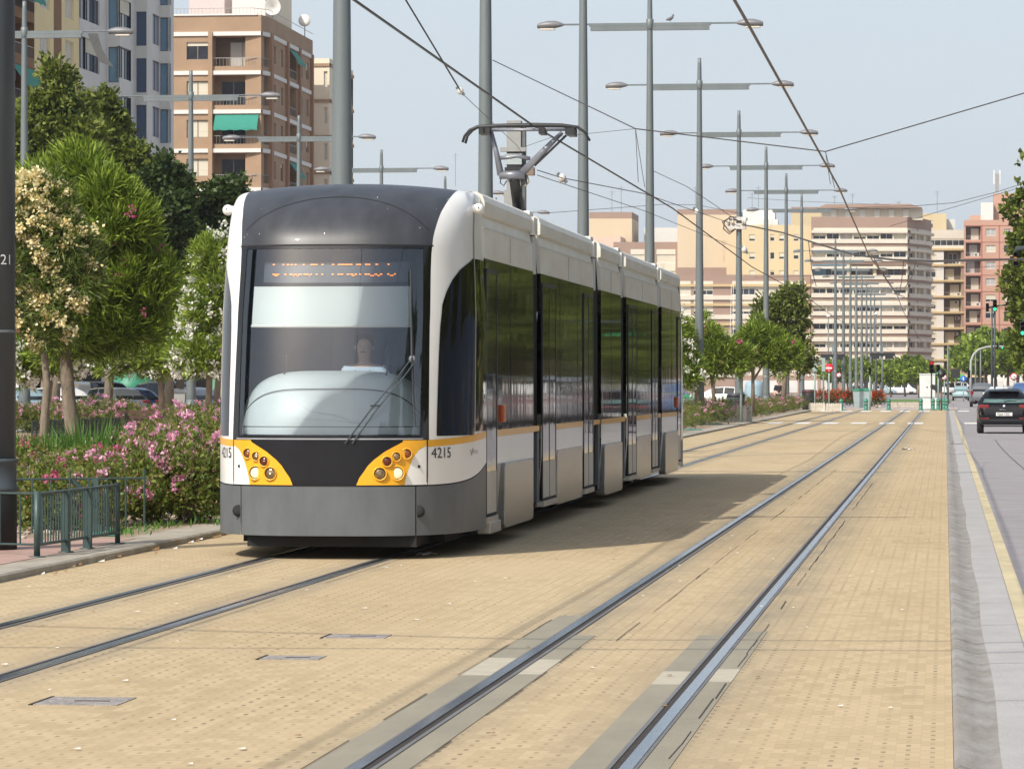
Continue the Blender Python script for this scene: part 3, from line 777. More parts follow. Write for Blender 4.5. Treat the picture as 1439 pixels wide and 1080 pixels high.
# bellows between the modules
ends = [(mods[k][1], mods[k + 1][0]) for k in range(4)]
for a, b in ends:
    mb = MB(); n = 5; prof = [(1.13, .28), (1.15, 1.0), (1.15, 2.78), (1.12, 3.25), (1.0, 3.33), (0, 3.34)]
    for s in (1, -1):
        rows = []
        for k in range(2 * n + 1):
            y = a + (b - a) * k / (2 * n); o = -.03 if k % 2 else 0
            rows.append([(s * (q[0] + o * (q[0] > 0)), y, q[1]) for q in prof])
        mb.grid(rows, M_rub, sm=False)
    mb.build('bellows', tram)
    for s in (1, -1):
        mb = MB()
        x0, x1 = sorted((s * 1.15, s * 1.185)); mb.box(x0, x1, a + .03, b - .03, 1.067, 1.13, M_tyel)
        x0, x1 = sorted((s * 1.12, s * 1.178)); mb.box(x0, x1, b - .22, b - .02, .30, 1.06, mat('gasket grey', (.10, .115, .13), .5))
        # white bracket over the joint
        x0, x1 = sorted((s * 1.155, s * 1.205)); mb.box(x0, x1, a - .04, a + .30, 3.15, 3.34, M_tw)
        x0, x1 = sorted((s * .95, s * 1.16)); mb.box(x0, x1, a - .04, a + .30, 3.33, 3.405, M_tw)
        x0, x1 = sorted((s * 1.12, s * 1.187)); mb.box(x0, x1, a + .05, a + .32, 2.74, 3.14, mat('joint shroud', (.52, .54, .52), .5))
        mb.build('joint_cover', tram, bevel=.008)
# silver boxes over the bogies, silver panels, doors
def sbox(pa, pb, z0, z1, proud, m):
    for s in (1, -1):
        mb = MB(); ya, yb = Yp(pa), Yp(pb); x0, x1 = 1.12, 1.197 + proud
        pr = [(ya, z0 + .03), (ya + .12, z0), (yb - .12, z0), (yb, z0 + .03), (yb, z1 - .03), (yb - .05, z1), (ya + .05, z1), (ya, z1 - .03)]
        mb.prism([(p[0], p[1]) for p in pr], *sorted((s * x0, s * x1)), m, axis='x')
        mb.build('bogie_cover' if proud > .02 else 'silver_panel', tram, bevel=.01)
sbox(705, 745.5, .16, .80, .035, M_tsil); sbox(846.5, 871.5, .16, .81, .035, M_tsil); sbox(932.5, 950.5, .18, .83, .035, M_tsil)
sbox(783, 818.5, .22, .84, .004, M_tsil); sbox(895, 915, .22, .84, .004, M_tsil)
def door(pa, pb, double):
    ya, yb = Yp(pa), Yp(pb)
    for s in (1, -1):
        d = MB(); X = lambda a, b: sorted((s * a, s * b))
        x0, x1 = X(1.185, 1.204); n = 2 if double else 1
        # frame
        for y in [ya, yb] + ([(ya + yb) / 2] if double else []): d.box(x0, x1, y - .022, y + .022, .34, 2.66, M_tblk)
        d.box(x0, x1, ya - .02, yb + .02, 2.63, 2.67, M_tblk)
        d.box(*X(1.12, 1.215), ya - .02, yb + .02, .25, .31, M_alu); d.box(*X(1.12, 1.20), ya - .02, yb + .02, .315, .34, M_gap)
        o = d.build('door', tram)
        for k in range(n):
            a = ya + (yb - ya) * k / n + .023; b = ya + (yb - ya) * (k + 1) / n - .023
            g_ = MB(); g_.box(*X(1.18, 1.2005), a, b, .74, 2.628, M_tband); g_.build('door_glass', o)
            g_ = MB(); g_.box(*X(1.18, 1.202), a, b, .342, .738, M_tdoorl); g_.build('door_panel', o)
door(683.5, 698, False); door(762.5, 781, True); door(820.5, 833.5, True); door(883, 894, True); door(916.5, 924.5, True); door(952.3, 956.5, False)
for px in (706, 951.0):
    for s in (1, -1):
        mb = MB(); y = Yp(px); x0, x1 = sorted((s * 1.19, s * 1.225)); mb.box(x0, x1, y - .10, y + .12, 1.20, 1.37, M_sig); mb.build('turn_signal', tram, bevel=.008)
for s in (1, -1):
    mb = MB(); x0, x1 = sorted((s * 1.10, s * 1.23)); mb.box(x0, x1, Yp(685), Yp(700), .15, .26, M_alu)
    mb.build('door_step', tram, bevel=.01)
# rear cab (mirrored nose, simple)
def rsurf(u, v):
    p = surf(u, v); return Vector((p.x, L1 + (YN - YF) - p.y, p.z))
mb = MB()
for (v0_, v1_, m) in ((.215, .66, M_tgrey), (.66, 1.07, M_tw), (1.07, 2.76, M_tband), (2.76, 3.43, M_tfore)):
    mb.grid([[rsurf(-1 + 2 * j / 40, v0_ + (v1_ - v0_) * i / 12) for j in range(41)] for i in range(13)], m)
mb.build('rear_cab', tram)
# bogie wheels
for yc in (3.6, (mods[2][0] + mods[2][1]) / 2, L1 - 1.6):
    for dy in (-.9, .9):
        for s in (1, -1):
            mb = MB(); mb.lathe([(0, -.06), (.27, -.06), (.29, -.05), (.29, .05), (.24, .06), (0, .06)], M_dark, 20, axis='x', org=(s * .53, yc + dy, .30)); mb.build('wheel', tram)
# pantograph
YPn = at_X(740, XC) - YF
def pp(px, py, dy=0):
    Y = YF + YPn + dy; return (at_Y(px, Y) - XC, YPn + dy, zat(py, at_Y(px, Y), Y))
pan = bpy.data.objects.new('pantograph', None); C.objects.link(pan); pan.parent = tram
M_pan = mat('pantograph tube', (0.22, 0.23, 0.26), .4, .4, var=.15)
mb = MB()
for dy, off in ((-.16, 0), (.16, 4)):
    mb.tube([pp(650 + off, 200 + off * .4, dy), pp(653 + off, 191, dy), pp(660 + off, 183, dy), pp(671, 178.5, dy), pp(700, 177, dy), pp(750, 176, dy), pp(790, 176.5, dy), pp(812, 179, dy), pp(822, 186, dy), pp(829, 198, dy)], [.018, .018, .02, .026, .03, .034, .03, .024, .018, .016], M_dark, 8)
mb.build('collector_head', pan)
mb = MB()
mb.tube([pp(680, 183), pp(806, 182)], .022, M_pan, 8)
mb.tube([pp(690, 184), pp(697, 212), pp(704, 246)], [.028, .035, .05], M_pan, 8); mb.tube([pp(790, 186), pp(768, 208), pp(734, 243)], [.028, .04, .055], M_pan, 8)
mb.tube([pp(702, 246), pp(738, 246)], .055, M_pan, 10)
mb.tube([pp(703, 222), pp(716, 221), pp(726, 219), pp(745, 223)], .028, M_pan, 8); mb.tube([pp(796, 190), pp(751, 233)], .016, M_dark, 6)
mb.build('upper_arm', pan)
mb = MB()
for x in (679, 686, 800, 763): q = pp(x, 184); mb.box(q[0] - .04, q[0] + .04, q[1] - .18, q[1] + .18, q[2] - .05, q[2] + .03, M_dark)
q = pp(804, 184); mb.box(q[0] - .05, q[0] + .05, q[1] - .2, q[1] + .2, q[2] - .07, q[2] + .03, M_dark)
mb.tube([pp(704, 249), pp(703, 257), pp(708, 261), pp(712, 254)], .008, M_dark, 5); mb.tube([pp(732, 249), pp(733, 261), pp(740, 258), pp(738, 240)], .012, M_dark, 5)
mb.build('bracket', pan)
mb = MB(); mb.tube([pp(722, 246), (pp(728, 290, 1.2)), pp(738, 312, 1.8)], [.07, .075, .08], M_dark, 10); mb.box(-.6, .6, YPn + .4, YPn + 2.4, 3.36, 3.46, M_dark); mb.build('lower_arm', pan)
# numbers and emblem wrapped on the nose
def text_mesh(s, size=1.0):
    cu = bpy.data.curves.new('lettering', 'FONT'); cu.body = s; cu.size = size; cu.resolution_u = 3
    o = bpy.data.objects.new('tmp', cu); C.objects.link(o); dg = bpy.context.evaluated_depsgraph_get()
    me = bpy.data.meshes.new_from_object(o.evaluated_get(dg)); bpy.data.objects.remove(o); bpy.data.curves.remove(cu); return me
def nose_text(s, px0, px1, py0, py1, side, m, name):
    me = text_mesh(s); xs = [v.co.x for v in me.vertices]; ysv = [v.co.y for v in me.vertices]
    xa, xb, ya, yb = min(xs), max(xs), min(ysv), max(ysv)
    ua_, va = inv(px0, py1); ub_, vb_ = inv(px1, py0)
    for v in me.vertices:
        t = (v.co.x - xa) / (xb - xa); w = (v.co.y - ya) / (yb - ya)
        if side < 0: u = -(ub_ + (ua_ - ub_) * t)
        else: u = ua_ + (ub_ - ua_) * t
        v.co = offs(u, va + (vb_ - va) * w, .0075)
    me.materials.append(m); me.name = name; o = bpy.data.objects.new(name, me); C.objects.link(o); o.parent = tram; return o
nose_text('4215', 605.5, 632.5, 628, 643.5, 1, M_num, 'fleet_number'); nose_text('4215', 605.5, 632.5, 628, 643.5, -1, M_num, 'fleet_number')
nose_text('FGV', 664, 671, 631.5, 637.5, 1, mat('grey lettering', (.3, .3, .3), .5), 'operator_mark')
mb = MB(); mb.tube([wp(660.5, 632, .006), wp(662, 639, .006), wp(664, 629, .006)], .004, mat('grey lettering', (.3, .3, .3), .5), 4); mb.build('operator_mark', tram)
# ------------------------------------------------------------------ lamp posts and catenary masts
M_lampt = mat('lamp housing grey', (0.19, 0.19, 0.20), .5, .2, var=.1); M_lampg = mat('lamp diffuser', (0.62, 0.58, 0.50), .3, var=.1)
def lamp_parts(root, h=13.7, arm=12.7, rb=.198, rt=.078, arms=True):
    mb = MB(); n = 12; pts = [(0, 0, z) for z in (0, 1.2, 3, 6, 9, arm - .05, arm + .2, h - .25, h - .2, h)]
    rr = [rb + (rt - rb) * (p[2] / h) for p in pts]; rr[7] = rt * .95; rr[8] = rt * .9; rr[9] = rt * .85
    mb.tube(pts, rr, M_steel, n); mb.build('post', root)
    mb = MB(); mb.lathe([(rb * 1.25, 0), (rb * 1.25, .06), (rb * 1.06, .10), (rb * 1.03, .9), (rb * .98, .92)], M_steel, 12); mb.build('base', root)
    for z_ in (1.9, 2.6):
        mb = MB(); r_ = rb + (rt - rb) * z_ / h; mb.lathe([(r_, 0), (r_ + .006, .005), (r_ + .006, .03), (r_, .035)], M_alu, 12, z0=z_); mb.build('band', root)
    if not arms: return
    mb = MB()
    mb.lathe([(.11, -.16), (.118, -.15), (.118, .15), (.11, .16)], M_steel, 10, z0=arm)
    mb.box(-1.9, 1.9, -.05, .05, arm - .05, arm + .045, M_steel); mb.box(-1.85, 1.85, -.07, .07, arm - .19, arm - .055, M_steel)
    mb.tube([(-2.75, 0, arm + .02), (2.75, 0, arm + .02)], .028, M_steel, 6); mb.build('cross_arm', root)
    for s in (-1, 1):
        mb = MB()
        rows = []
        for k, (x, w, t, b) in enumerate(((2.70, .05, .05, -.02), (2.78, .10, .09, -.05), (2.95, .15, .14, -.09), (3.2, .16, .14, -.11), (3.42, .13, .09, -.10), (3.52, .08, .04, -.09))):
            rows.append([(s * x, w * math.cos(a), arm + (t * math.sin(a) if math.sin(a) > 0 else -b * math.sin(a))) for a in [2 * math.pi * j / 12 for j in range(13)]])
        mb.grid(rows, M_lampt); mb.face(rows[0][:12], M_lampt); mb.face(rows[-1][:12], M_lampt)
        o = mb.build('lamp_head', root)
        mb = MB(); mb.box(*sorted((s * 2.98, s * 3.42)), -.12, .12, arm - .145, arm - .10, M_lampg); mb.build('diffuser', o)
lampd = [117.3, 141, 168, 193.5, 218, 241.5, 316, 341, 366, 391, 416, 441, 466, 491, 541]
lab1 = ['tall double-armed grey lamp post rising just behind the tram tail', 'double-armed grey lamp post standing in the rose hedge right of the tram tail', 'double-armed grey lamp post with cable brackets, a signal and a bin at its foot',
        'double-armed grey lamp post after the one with cable brackets', 'double-armed lamp post just left of the one nearest the no-entry sign', 'thick-footed lamp post left of the no-entry sign']
proto = None
def lpos(d, x0=-9.15):
    return at_Y(0, 0)
def at_depth_X(X, d): return (X, (d + X * SI) / CO)
for i, d in enumerate(lampd):
    X, Y = at_depth_X(-9.12, d); X += .0
    lab = lab1[i] if i < 6 else 'grey lamp post beyond the crossing, %s of the distant row from its near end' % ORD[i - 6]
    if proto is None:
        proto = thing('lamp_post', lab, 'lamp post', (X, Y, .06), 0, 'lamp posts in the row left of the tracks'); lamp_parts(proto)
        o = proto
    else: o = dup(proto, (X, Y, .06), rnd.uniform(-.03, .03), lab)
    if i in (0, 2): o['label'] = lab
lab2 = ['lamp post above the oleanders, nearest of the left row, its lamp before the grey building', 'lamp post standing in front of the brick corner building, lamps on both sides', 'lamp post partly before the right side of the brick building', 'lamp post seen against the sky just left of the tram roof', 'lamp post peeping over the tram roof left of the grey mast', 'farthest lamp post of the left row, its lamp above the tram roof']
for i, d in enumerate((120, 146.5, 171, 196, 221, 246)):
    X, Y = at_depth_X(-29.1, d)
    dup(proto, (X, Y, .06), 0, lab2[i], group='lamp posts in the car park row at the left')
# masts without visible arms (arms are above the frame)
for i, (d, X0, lab) in enumerate(((57.6, -9.15, 'thick grey mast rising behind the front of the tram'), (75.6, -9.15, 'grey mast behind the raised pantograph'), (96.0, -9.15, 'grey mast behind the middle of the tram'))):
    X, Y = at_depth_X(X0, d)
    dup(proto, (X, Y, .06), 0, lab, group='lamp posts in the row left of the tracks')
X, Y = atd(-8, 34.4)
t = thing('lamp_post', 'dark grey post with a black base sleeve at the left edge of the photo', 'lamp post', (X, Y, .06))
mb = MB(); mb.tube([(0, 0, .5), (0, 0, 6), (0, 0, 12.7)], [.196, .185, .13], M_steeld, 16); mb.build('post', t)
mb = MB(); mb.lathe([(.208, .0), (.208, .50), (.20, .52), (.197, .525)], M_blackp, 16); mb.build('base_sleeve', t)
mb = MB(); mb.lathe([(.197, .53), (.222, .54), (.222, .575), (.204, .59), (.204, .79), (.218, .805), (.218, .825), (.19, .84)], M_steeld, 16); mb.build('collar', t)
mb = MB(); mb.lathe([(.1975, 1.98), (.1985, 1.985), (.1985, 2.0), (.1975, 2.005)], M_steel, 16); mb.build('band', t)
me = text_mesh('21', .13); me.materials.append(mat('stencil white', (.7, .7, .68), .7)); o = bpy.data.objects.new('stencil_number', me); C.objects.link(o); o.parent = t
for v in me.vertices:
    a = -math.pi / 2 + (v.co.x + .02) / .195 + .42; v.co = Vector((.1965 * math.cos(a), .1965 * math.sin(a), 2.60 + v.co.y))
mb = MB(); mb.box(-1.9, 1.9, -.05, .05, 12.55, 12.65, M_steel); mb.build('cross_arm', t)
# concrete utility mast behind the pantograph
X = -9.4; Y = at_X(725, X)
t = thing('utility_mast', 'short rectangular grey utility mast with fittings behind the pantograph', 'mast', (X, Y, .06))
zt = zat(170, X, Y) - .06; M_mast = mat('pale grey mast', (.30, .31, .30), .7, var=.08)
pw = dep(X, Y) / F
mb = MB(); mb.box(-12 * pw, 8 * pw, -.15, .15, 0, zt, M_mast); mb.box(8.3 * pw, 14 * pw, -.10, .12, 0, zt - .1, mat('dark grey channel', (.12, .13, .13), .6)); mb.build('mast', t)
def mz(py): return zat(py, X, Y) - .06
mb = MB(); mb.box(-20 * pw, 16 * pw, -.30, -.16, mz(214), mz(208), M_mast); mb.box(-14 * pw, 10 * pw, -.26, -.155, mz(232), mz(217), mat('blue grey box', (.36, .42, .42), .5)); mb.box(-14 * pw, 13 * pw, -.28, -.155, mz(247), mz(236), M_dark); mb.build('bracket', t)
mb = MB(); mb.box(14.5 * pw, 27 * pw, -.3, .0, mz(247), mz(236), mat('brown insulator block', (.22, .16, .12), .5)); mb.tube([(16 * pw, -.2, mz(246)), (19 * pw, -.2, mz(256)), (14 * pw, -.2, mz(262))], .03, M_conc, 6); mb.build('insulator_block', t)
mb = MB(); mb.box(-15 * pw, 6 * pw, -.3, -.155, mz(298), mz(268), M_mast); mb.build('terminal_box', t)
# ------------------------------------------------------------------ overhead wires
def P3(px, py, d):
    X, Y = atd(px, d); return (X, Y, H + (CY - py) * d / F)
def wire(name, pts, r, m, lab, cat='wire', group=None, sag=0, extra=None):
    mb = MB(); full = []
    for a, b in zip(pts, pts[1:]):
        n = 8 if sag else 1
        for k in range(n):
            t_ = k / n; q = Vector(a).lerp(Vector(b), t_); q.z -= sag * 4 * t_ * (1 - t_); full.append(q)
    full.append(Vector(pts[-1])); o0 = full[0].copy()
    mb.tube([p - o0 for p in full], r, m, 5)
    if extra: extra(mb, o0)
    return tag(mb.build(name, loc=o0), lab, cat, group)
def atY(X, Y, z): return (X, Y, z)
# contact wires
wire('contact_wire', [(-5.3, 4, 5.03), (-5.2, 26, 5.03), (-5.45, YF + YPn, 5.015), (-5.32, 74, 5.03), (-5.6, 110, 5.0), (-5.4, 150, 5.0), (-5.6, 190, 5.0), (-5.5, 420, 5.0)], .014, M_cable, 'dark contact wire running over the tram and touching its pantograph', 'overhead wire',
     extra=lambda mb, o0: [mb.box(p[0] - o0.x - .03, p[0] - o0.x + .03, p[1] - o0.y - .06, p[1] - o0.y + .06, 5.02, 5.08, M_dark) for p in []])
wire('contact_wire', [(-1.95, 4, 4.98), (-1.86, 35, 4.99), (-1.84, 66, 5.0), (-2.0, 100, 4.98), (-1.8, 140, 4.98), (-1.95, 180, 5.0), (-1.85, 420, 5.0)], .016, M_copper, 'brown contact wire over the empty right track', 'overhead wire')
# span wires across the street
Mx = at_depth_X(-9.12, 75.6)
n1 = P3(893, 181, 66); n2 = P3(1160, 213, 65.4); n3 = (9.8, 66.5, 13.0)
wire('span_wire', [(Mx[0] + .12, Mx[1], zat(85, *Mx)), n1, n2, P3(1439, 131, 66), P3(2000, -40, 67)], .011, M_cable, 'span wire strung from the mast behind the pantograph to the right across both tracks', 'overhead wire')
def hang(mb, o0): pass
wire('dropper', [n1, P3(897, 256, 66)], .006, M_cable, 'left one of two thin droppers above the contact wire over the tram', 'overhead wire')
wire('dropper', [n1, P3(906, 263, 66)], .006, M_cable, 'right one of two thin droppers above the contact wire over the tram', 'overhead wire')
wire('dropper', [n2, P3(1167, 259, 65.4)], .006, M_cable, 'left dropper hanging onto the brown contact wire', 'overhead wire')
wire('dropper', [n2, P3(1173, 264, 65.4)], .006, M_cable, 'right dropper hanging onto the brown contact wire', 'overhead wire')
wire('support_wire', [P3(520, -120, 48), P3(570, 0, 52), P3(646, 126, 57)], .013, M_cable, 'dark support wire coming down from the top left to a white insulator', 'overhead wire')
def ins(px, py, d, s=.05, lab='white insulator'):
    p = P3(px, py, d); mb = MB(); mb.ball((0, 0, 0), s, M_insul, 10, sz=1.2); mb.tube([(-s * 1.2, 0, s * 1.2), (s * 1.2, 0, -s * 1.2)], s * .45, M_steel, 6); tag(mb.build('insulator', loc=p), lab, 'insulator')
ins(647, 128, 57, .05, 'white insulator on the sloping support wire, left of the mast at the pantograph')
wire('support_wire', [P3(648, 130, 57), P3(693, 173, 66), P3(727, 205, 75), P3(745, 232, 79)], .006, M_steel, 'thin grey wire from the white insulator down to the utility mast', 'overhead wire')
wire('support_wire', [P3(735, 207, 76), P3(775, 193, 66), P3(893, 181, 66.2)], .005, M_cable, 'very thin wire rising from the utility mast to the span wire', 'overhead wire')
wire('feeder_wire', [P3(755, 239, 80), P3(790, 250, 86), P3(905, 272, 100), P3(1040, 318, 140)], .011, M_cable, 'upper feeder wire with a small clamp, behind the masts', 'overhead wire')
wire('feeder_wire', [P3(755, 246, 80), P3(905, 296, 105), P3(1040, 350, 155)], .009, M_cable, 'lower feeder wire sloping down behind the masts', 'overhead wire')
ins(790, 250, 86, .09, 'grey clamp on the feeder wire right of the pantograph')
ins(980, 297, 141, .12, 'white insulator on the mast in the rose hedge'); ins(1046, 351, 150, .12, 'white insulator below the cable brackets')
M2 = at_depth_X(-9.12, 117.3)
wire('span_wire', [(M2[0] + .1, M2[1], zat(240, *M2)), P3(965, 262, 118), P3(1000, 285, 119), P3(1040, 313, 124)], .010, M_cable, 'span wire from the post behind the tram tail down to the next posts', 'overhead wire')
wire('support_wire', [P3(1046, 316, 168), P3(1100, 327, 150), P3(1150, 343, 130), P3(1200, 358, 118), P3(1255, 365, 110), P3(1310, 367, 104), P3(1439, 364, 98), P3(1700, 340, 90)], .032, M_cable, 'thick black cable bundle sagging from the bracketed post to the right', 'overhead wire')
for i, pts in enumerate((((1270, 366), (1267, 395), (1263, 416)), ((1287, 367), (1281, 390), (1271, 405)), ((1136, 338), (1141, 380), (1147, 402)))):
    wire('hanging_cable', [P3(x, y, 110) for x, y in pts], .012, M_cable, ['hanging cable end under the thick black bundle, left of the pair at right', 'hanging cable end under the black bundle, right of the pair', 'black cable hanging down along the tan building corner'][i], 'overhead wire')
wire('support_wire', [P3(1225, 357, 60), P3(1240, 385, 64), P3(1258, 412, 70), P3(1271, 417, 74)], .007, M_copper, 'thin drooping brown wire below the contact wire at right', 'overhead wire')
wire('support_wire', [P3(1040, 300, 168), P3(980, 288, 160), P3(935, 287, 150), P3(760, 300, 140)], .010, M_cable, 'thin level wire crossing behind the masts above the tan roofs', 'overhead wire')
wire('support_wire', [P3(1190, 292, 200), P3(1290, 289, 200), P3(1340, 285, 200), P3(1400, 270, 198), P3(1500, 238, 195)], .016, M_cable, 'span wire in front of the pink building, over the white banded block', 'overhead wire')
wire('support_wire', [P3(1250, 318, 170), P3(1330, 294, 165), P3(1439, 262, 160), P3(1600, 215, 155)], .012, M_cable, 'slanting wire rising right across the cream building', 'overhead wire')
wire('support_wire', [P3(1060, 390, 200), P3(1200, 385, 200), P3(1439, 372, 200), P3(1500, 368, 200)], .010, M_cable, 'thin level wire crossing the white banded block', 'overhead wire')
wire('support_wire', [P3(1050, 278, 190), P3(1130, 283, 190), P3(1250, 288, 190)], .009, M_cable, 'faint level wire right of the bracketed post', 'overhead wire')
# the spans overhead of the camera, outside the frame: their shadows fall on the paving
for y0, y1, z0, z1 in ((17.6, 18.6, 7.2, 6.3), (15.0, 19.0, 6.4, 6.6)):
    wire('span_wire', [(-14, y0, z0 + 1.2), (-5.5, (y0 + y1) / 2 - .3, z1 - .3), (-1.9, (y0 + y1) / 2, z1 - .4), (9.6, y1, z0 + 1.0)], .022, M_cable, 'span wire overhead near the viewer, whose shadow crosses the paving', 'overhead wire', 'span wires above the viewer')
# cable brackets on the third lamp post
X, Y = at_depth_X(-9.12, 168); t = thing('cable_bracket', 'white cable bracket with looped brown cables clamped to a lamp post', 'bracket', (X, Y, .06)); k = 168 / F
def bz(py): return H + (CY - py) * k - .06
mb = MB(); mb.box(-17 * k, 10 * k, -.25, .25, bz(322), bz(314), M_insul); mb.box(-12 * k, 12 * k, -.2, .2, bz(310), bz(305), M_insul)
for dx in (-14, -8, 6, 9): mb.tube([(dx * k, -.26, bz(316)), (dx * k, -.26, bz(306))], .06, M_insul, 8)
mb.build('bracket', t)
mb = MB()
for a in (0, 3): mb.tube([((-3) * k, -.3, bz(306 + a)), ((-12 - a) * k, -.3, bz(305 + a)), ((-20 - a) * k, -.3, bz(312)), ((-21 + a) * k, -.3, bz(322 - a)), ((-13) * k, -.3, bz(329 - a)), ((-4) * k, -.3, bz(322))], .028, M_copper, 6)
mb.build('cable_loop', t)
# ------------------------------------------------------------------ vegetation
M_ole = leafmat('oleander leaves', [(.07, .12, .012), (.14, .21, .02), (.25, .35, .035), (.36, .46, .08)], .3)
M_oled = leafmat('olive oleander leaves', [(.05, .09, .015), (.10, .16, .025), (.16, .23, .04), (.22, .22, .07)], .3)
M_brd = leafmat('plane leaves', [(.06, .09, .013), (.11, .15, .02), (.17, .21, .032), (.24, .28, .06)], .3)
M_drk = leafmat('dark tree leaves', [(.03, .055, .012), (.05, .085, .018), (.08, .13, .03)], .3)
M_rosel = leafmat('rose leaves', [(.07, .11, .015), (.14, .20, .03), (.22, .26, .05), (.24, .17, .06), (.10, .17, .03), (.17, .24, .04)], .38)
M_pink = leafmat('pink petals', [(.66, .20, .38), (.76, .34, .50), (.82, .48, .62), (.86, .64, .72)], .3, .6)
M_pinkd = leafmat('deep pink petals', [(.55, .06, .20), (.66, .14, .30), (.72, .24, .38)], .3)
M_cream = leafmat('cream petals', [(.66, .50, .18), (.82, .70, .34), (.88, .80, .48), (.88, .82, .60)], .3)
M_whitep = leafmat('white petals', [(.70, .70, .58), (.80, .80, .72), (.82, .82, .80)], .3)
M_redp = leafmat('red petals', [(.5, .03, .01), (.6, .06, .015), (.65, .12, .03)], .3)
M_bark = mat('bark', (.19, .155, .115), .9, var=.35, scale=9, bump=.8, bscale=24, stretch=(1, 1, .35))
M_iris = leafmat('iris blades', [(.05, .13, .015), (.09, .2, .03), (.13, .26, .05)], .35)
def trunk_part(root, pts, rad, limbs=()):
    mb = MB(); mb.tube(pts, rad, M_bark, 10)
    mb.build('trunk', root)
    if limbs:
        mb = MB()
        for p, r in limbs: mb.tube(p, r, M_bark, 7)
        mb.build('limb', root)
# the big oleander with cream flowers on its left and a green, pink-dotted crown
def pxw(px, py, d):   # point in world at depth d
    return P3(px, py, d)
D0 = 74.0
bx = P3(105, 648, D0)
t = thing('oleander_tree', 'big round oleander with leaning trunk, bright green crown with a few pink blooms', 'tree', (bx[0], bx[1], .06))
def rel(px, py, dd=0, base=bx, d=D0): p = P3(px, py, d + dd); return (p[0] - base[0], p[1] - base[1], p[2] - .1)
trunk_part(t, [rel(106, 655), rel(104, 615), rel(97, 560), rel(93, 510), rel(96, 470), rel(104, 420)], [.19, .15, .135, .125, .12, .09],
           [([rel(96, 470), rel(130, 420, .4), rel(170, 360, .8)], [.08, .06, .03]), ([rel(95, 480), rel(70, 430, -.3), rel(50, 370, -.5)], [.07, .05, .03])])
k = D0 / F
def bl(px, py, r, dd=0, rz=None): a = rel(px, py, dd); return (a[0], a[1], a[2], r * k, r * k, (rz or r) * k)
bgA = [bl(115, 285, 62, .3, 58), bl(168, 345, 66, .3, 70), bl(140, 420, 68, .4, 60), bl(175, 455, 52, .3, 45), bl(75, 265, 45, .5, 40), bl(150, 300, 55, .0, 55), bl(196, 400, 42, 0, 50), bl(105, 470, 50, .4, 38)]
foliage('crown', lumps(bgA, 9, 1, .40, .74), 7600, 9, .27, .036, M_ole, t, 11, up=.85, spread=.42, rmin=.3)
flowers('pink_blossom', [bl(200, 360, 42, -.8, 60), bl(170, 350, 30, -1, 40), bl(60, 465, 40, -.3, 20)], 11, 16, .05, .05, M_pinkd, t, 5, rmin=.9)
bx2 = P3(70, 600, 71)
t = thing('oleander_tree', 'cream-flowering oleander at far left in front of the bright green one', 'tree', (bx2[0], bx2[1], .1)); D1 = 71
def rel2(px, py, dd=0): p = P3(px, py, D1 + dd); return (p[0] - bx2[0], p[1] - bx2[1], p[2] - .1)
def bl2(px, py, r, dd=0, rz=None): a = rel2(px, py, dd); return (a[0], a[1], a[2], r * D1 / F, r * D1 / F, (rz or r) * D1 / F)
trunk_part(t, [rel2(60, 655), rel2(62, 600), rel2(66, 540), rel2(60, 470), rel2(52, 400)], [.09, .08, .07, .06, .04])
bgB = [bl2(45, 290, 45, 0, 42), bl2(70, 340, 55, 0, 50), bl2(35, 390, 48, 0, 50), bl2(95, 395, 42, 0, 48), bl2(60, 440, 50, 0, 40), bl2(18, 330, 40, 0, 60), bl2(110, 360, 28, 0, 30)]
fgB = [(b[0], b[1], b[2], b[3] * 1.05, b[4] * 1.05, b[5] * 1.05) for b in bgB]; bgB = lumps(bgB, 7, 2, .42, .75)
foliage('crown', bgB, 2500, 8, .20, .028, M_oled, t, 21, up=.4, spread=.55, rmin=.3)
flowers('cream_blossom', fgB, 330, 22, .07, .055, M_cream, t, 22, rmin=.97, cond=lambda p: (p[:, 1] < .05) & ((p[:, 2] > rel2(0, 330)[2]) | (np.sin(p[:, 0] * 9 + p[:, 2] * 7) > .1)))
# smaller white oleanders behind
def small_ole(name_lab, px, py0, d, crown, fl, seed, nshoot=2600, tr=(.10, .07), nfl=70, lean=0, mfl=None, lm=None):
    b = P3(px, py0, d); t = thing('oleander_tree', name_lab, 'tree', (b[0], b[1], .1))
    def rl(x, y, dd=0): p = P3(x, y, d + dd); return (p[0] - b[0], p[1] - b[1], p[2] - .1)
    top = min(c[1] for c in crown); cy = sum(c[1] for c in crown) / len(crown); cx = sum(c[0] for c in crown) / len(crown)
    trunk_part(t, [rl(px, py0 + 6), rl(px + lean * .5, (py0 + cy) / 2 + 10), rl(px + lean, cy), ], [tr[0], tr[0] * .8, tr[1] * .7],
               [([rl(px + lean * .6, (py0 + cy) / 2), rl(cx + 14, cy, .2)], [tr[1] * .8, tr[1] * .4]), ([rl(px + lean * .6, (py0 + cy) / 2), rl(cx - 14, cy, -.2)], [tr[1] * .8, tr[1] * .4])])
    B_ = [(*rl(x, y, dd), r * d / F, r * d / F, r2 * d / F) for x, y, r, r2, dd in crown]
    F_ = [(b[0], b[1], b[2], b[3] * 1.08, b[4] * 1.08, b[5] * 1.08) for b in B_]; B_ = lumps(B_, 8, seed, .42, .74)
    foliage('crown', B_, int(nshoot * 1.0), 8, .26, .042, lm or M_ole, t, seed, up=.6, spread=.5)
    if nfl: flowers('white_blossom' if mfl is None else 'pink_blossom', F_, int(nfl * 1.5), 20, .085, .065, mfl or M_whitep, t, seed + 3, cond=lambda p: (p[:, 1] < .1), rmin=.98)
    return t
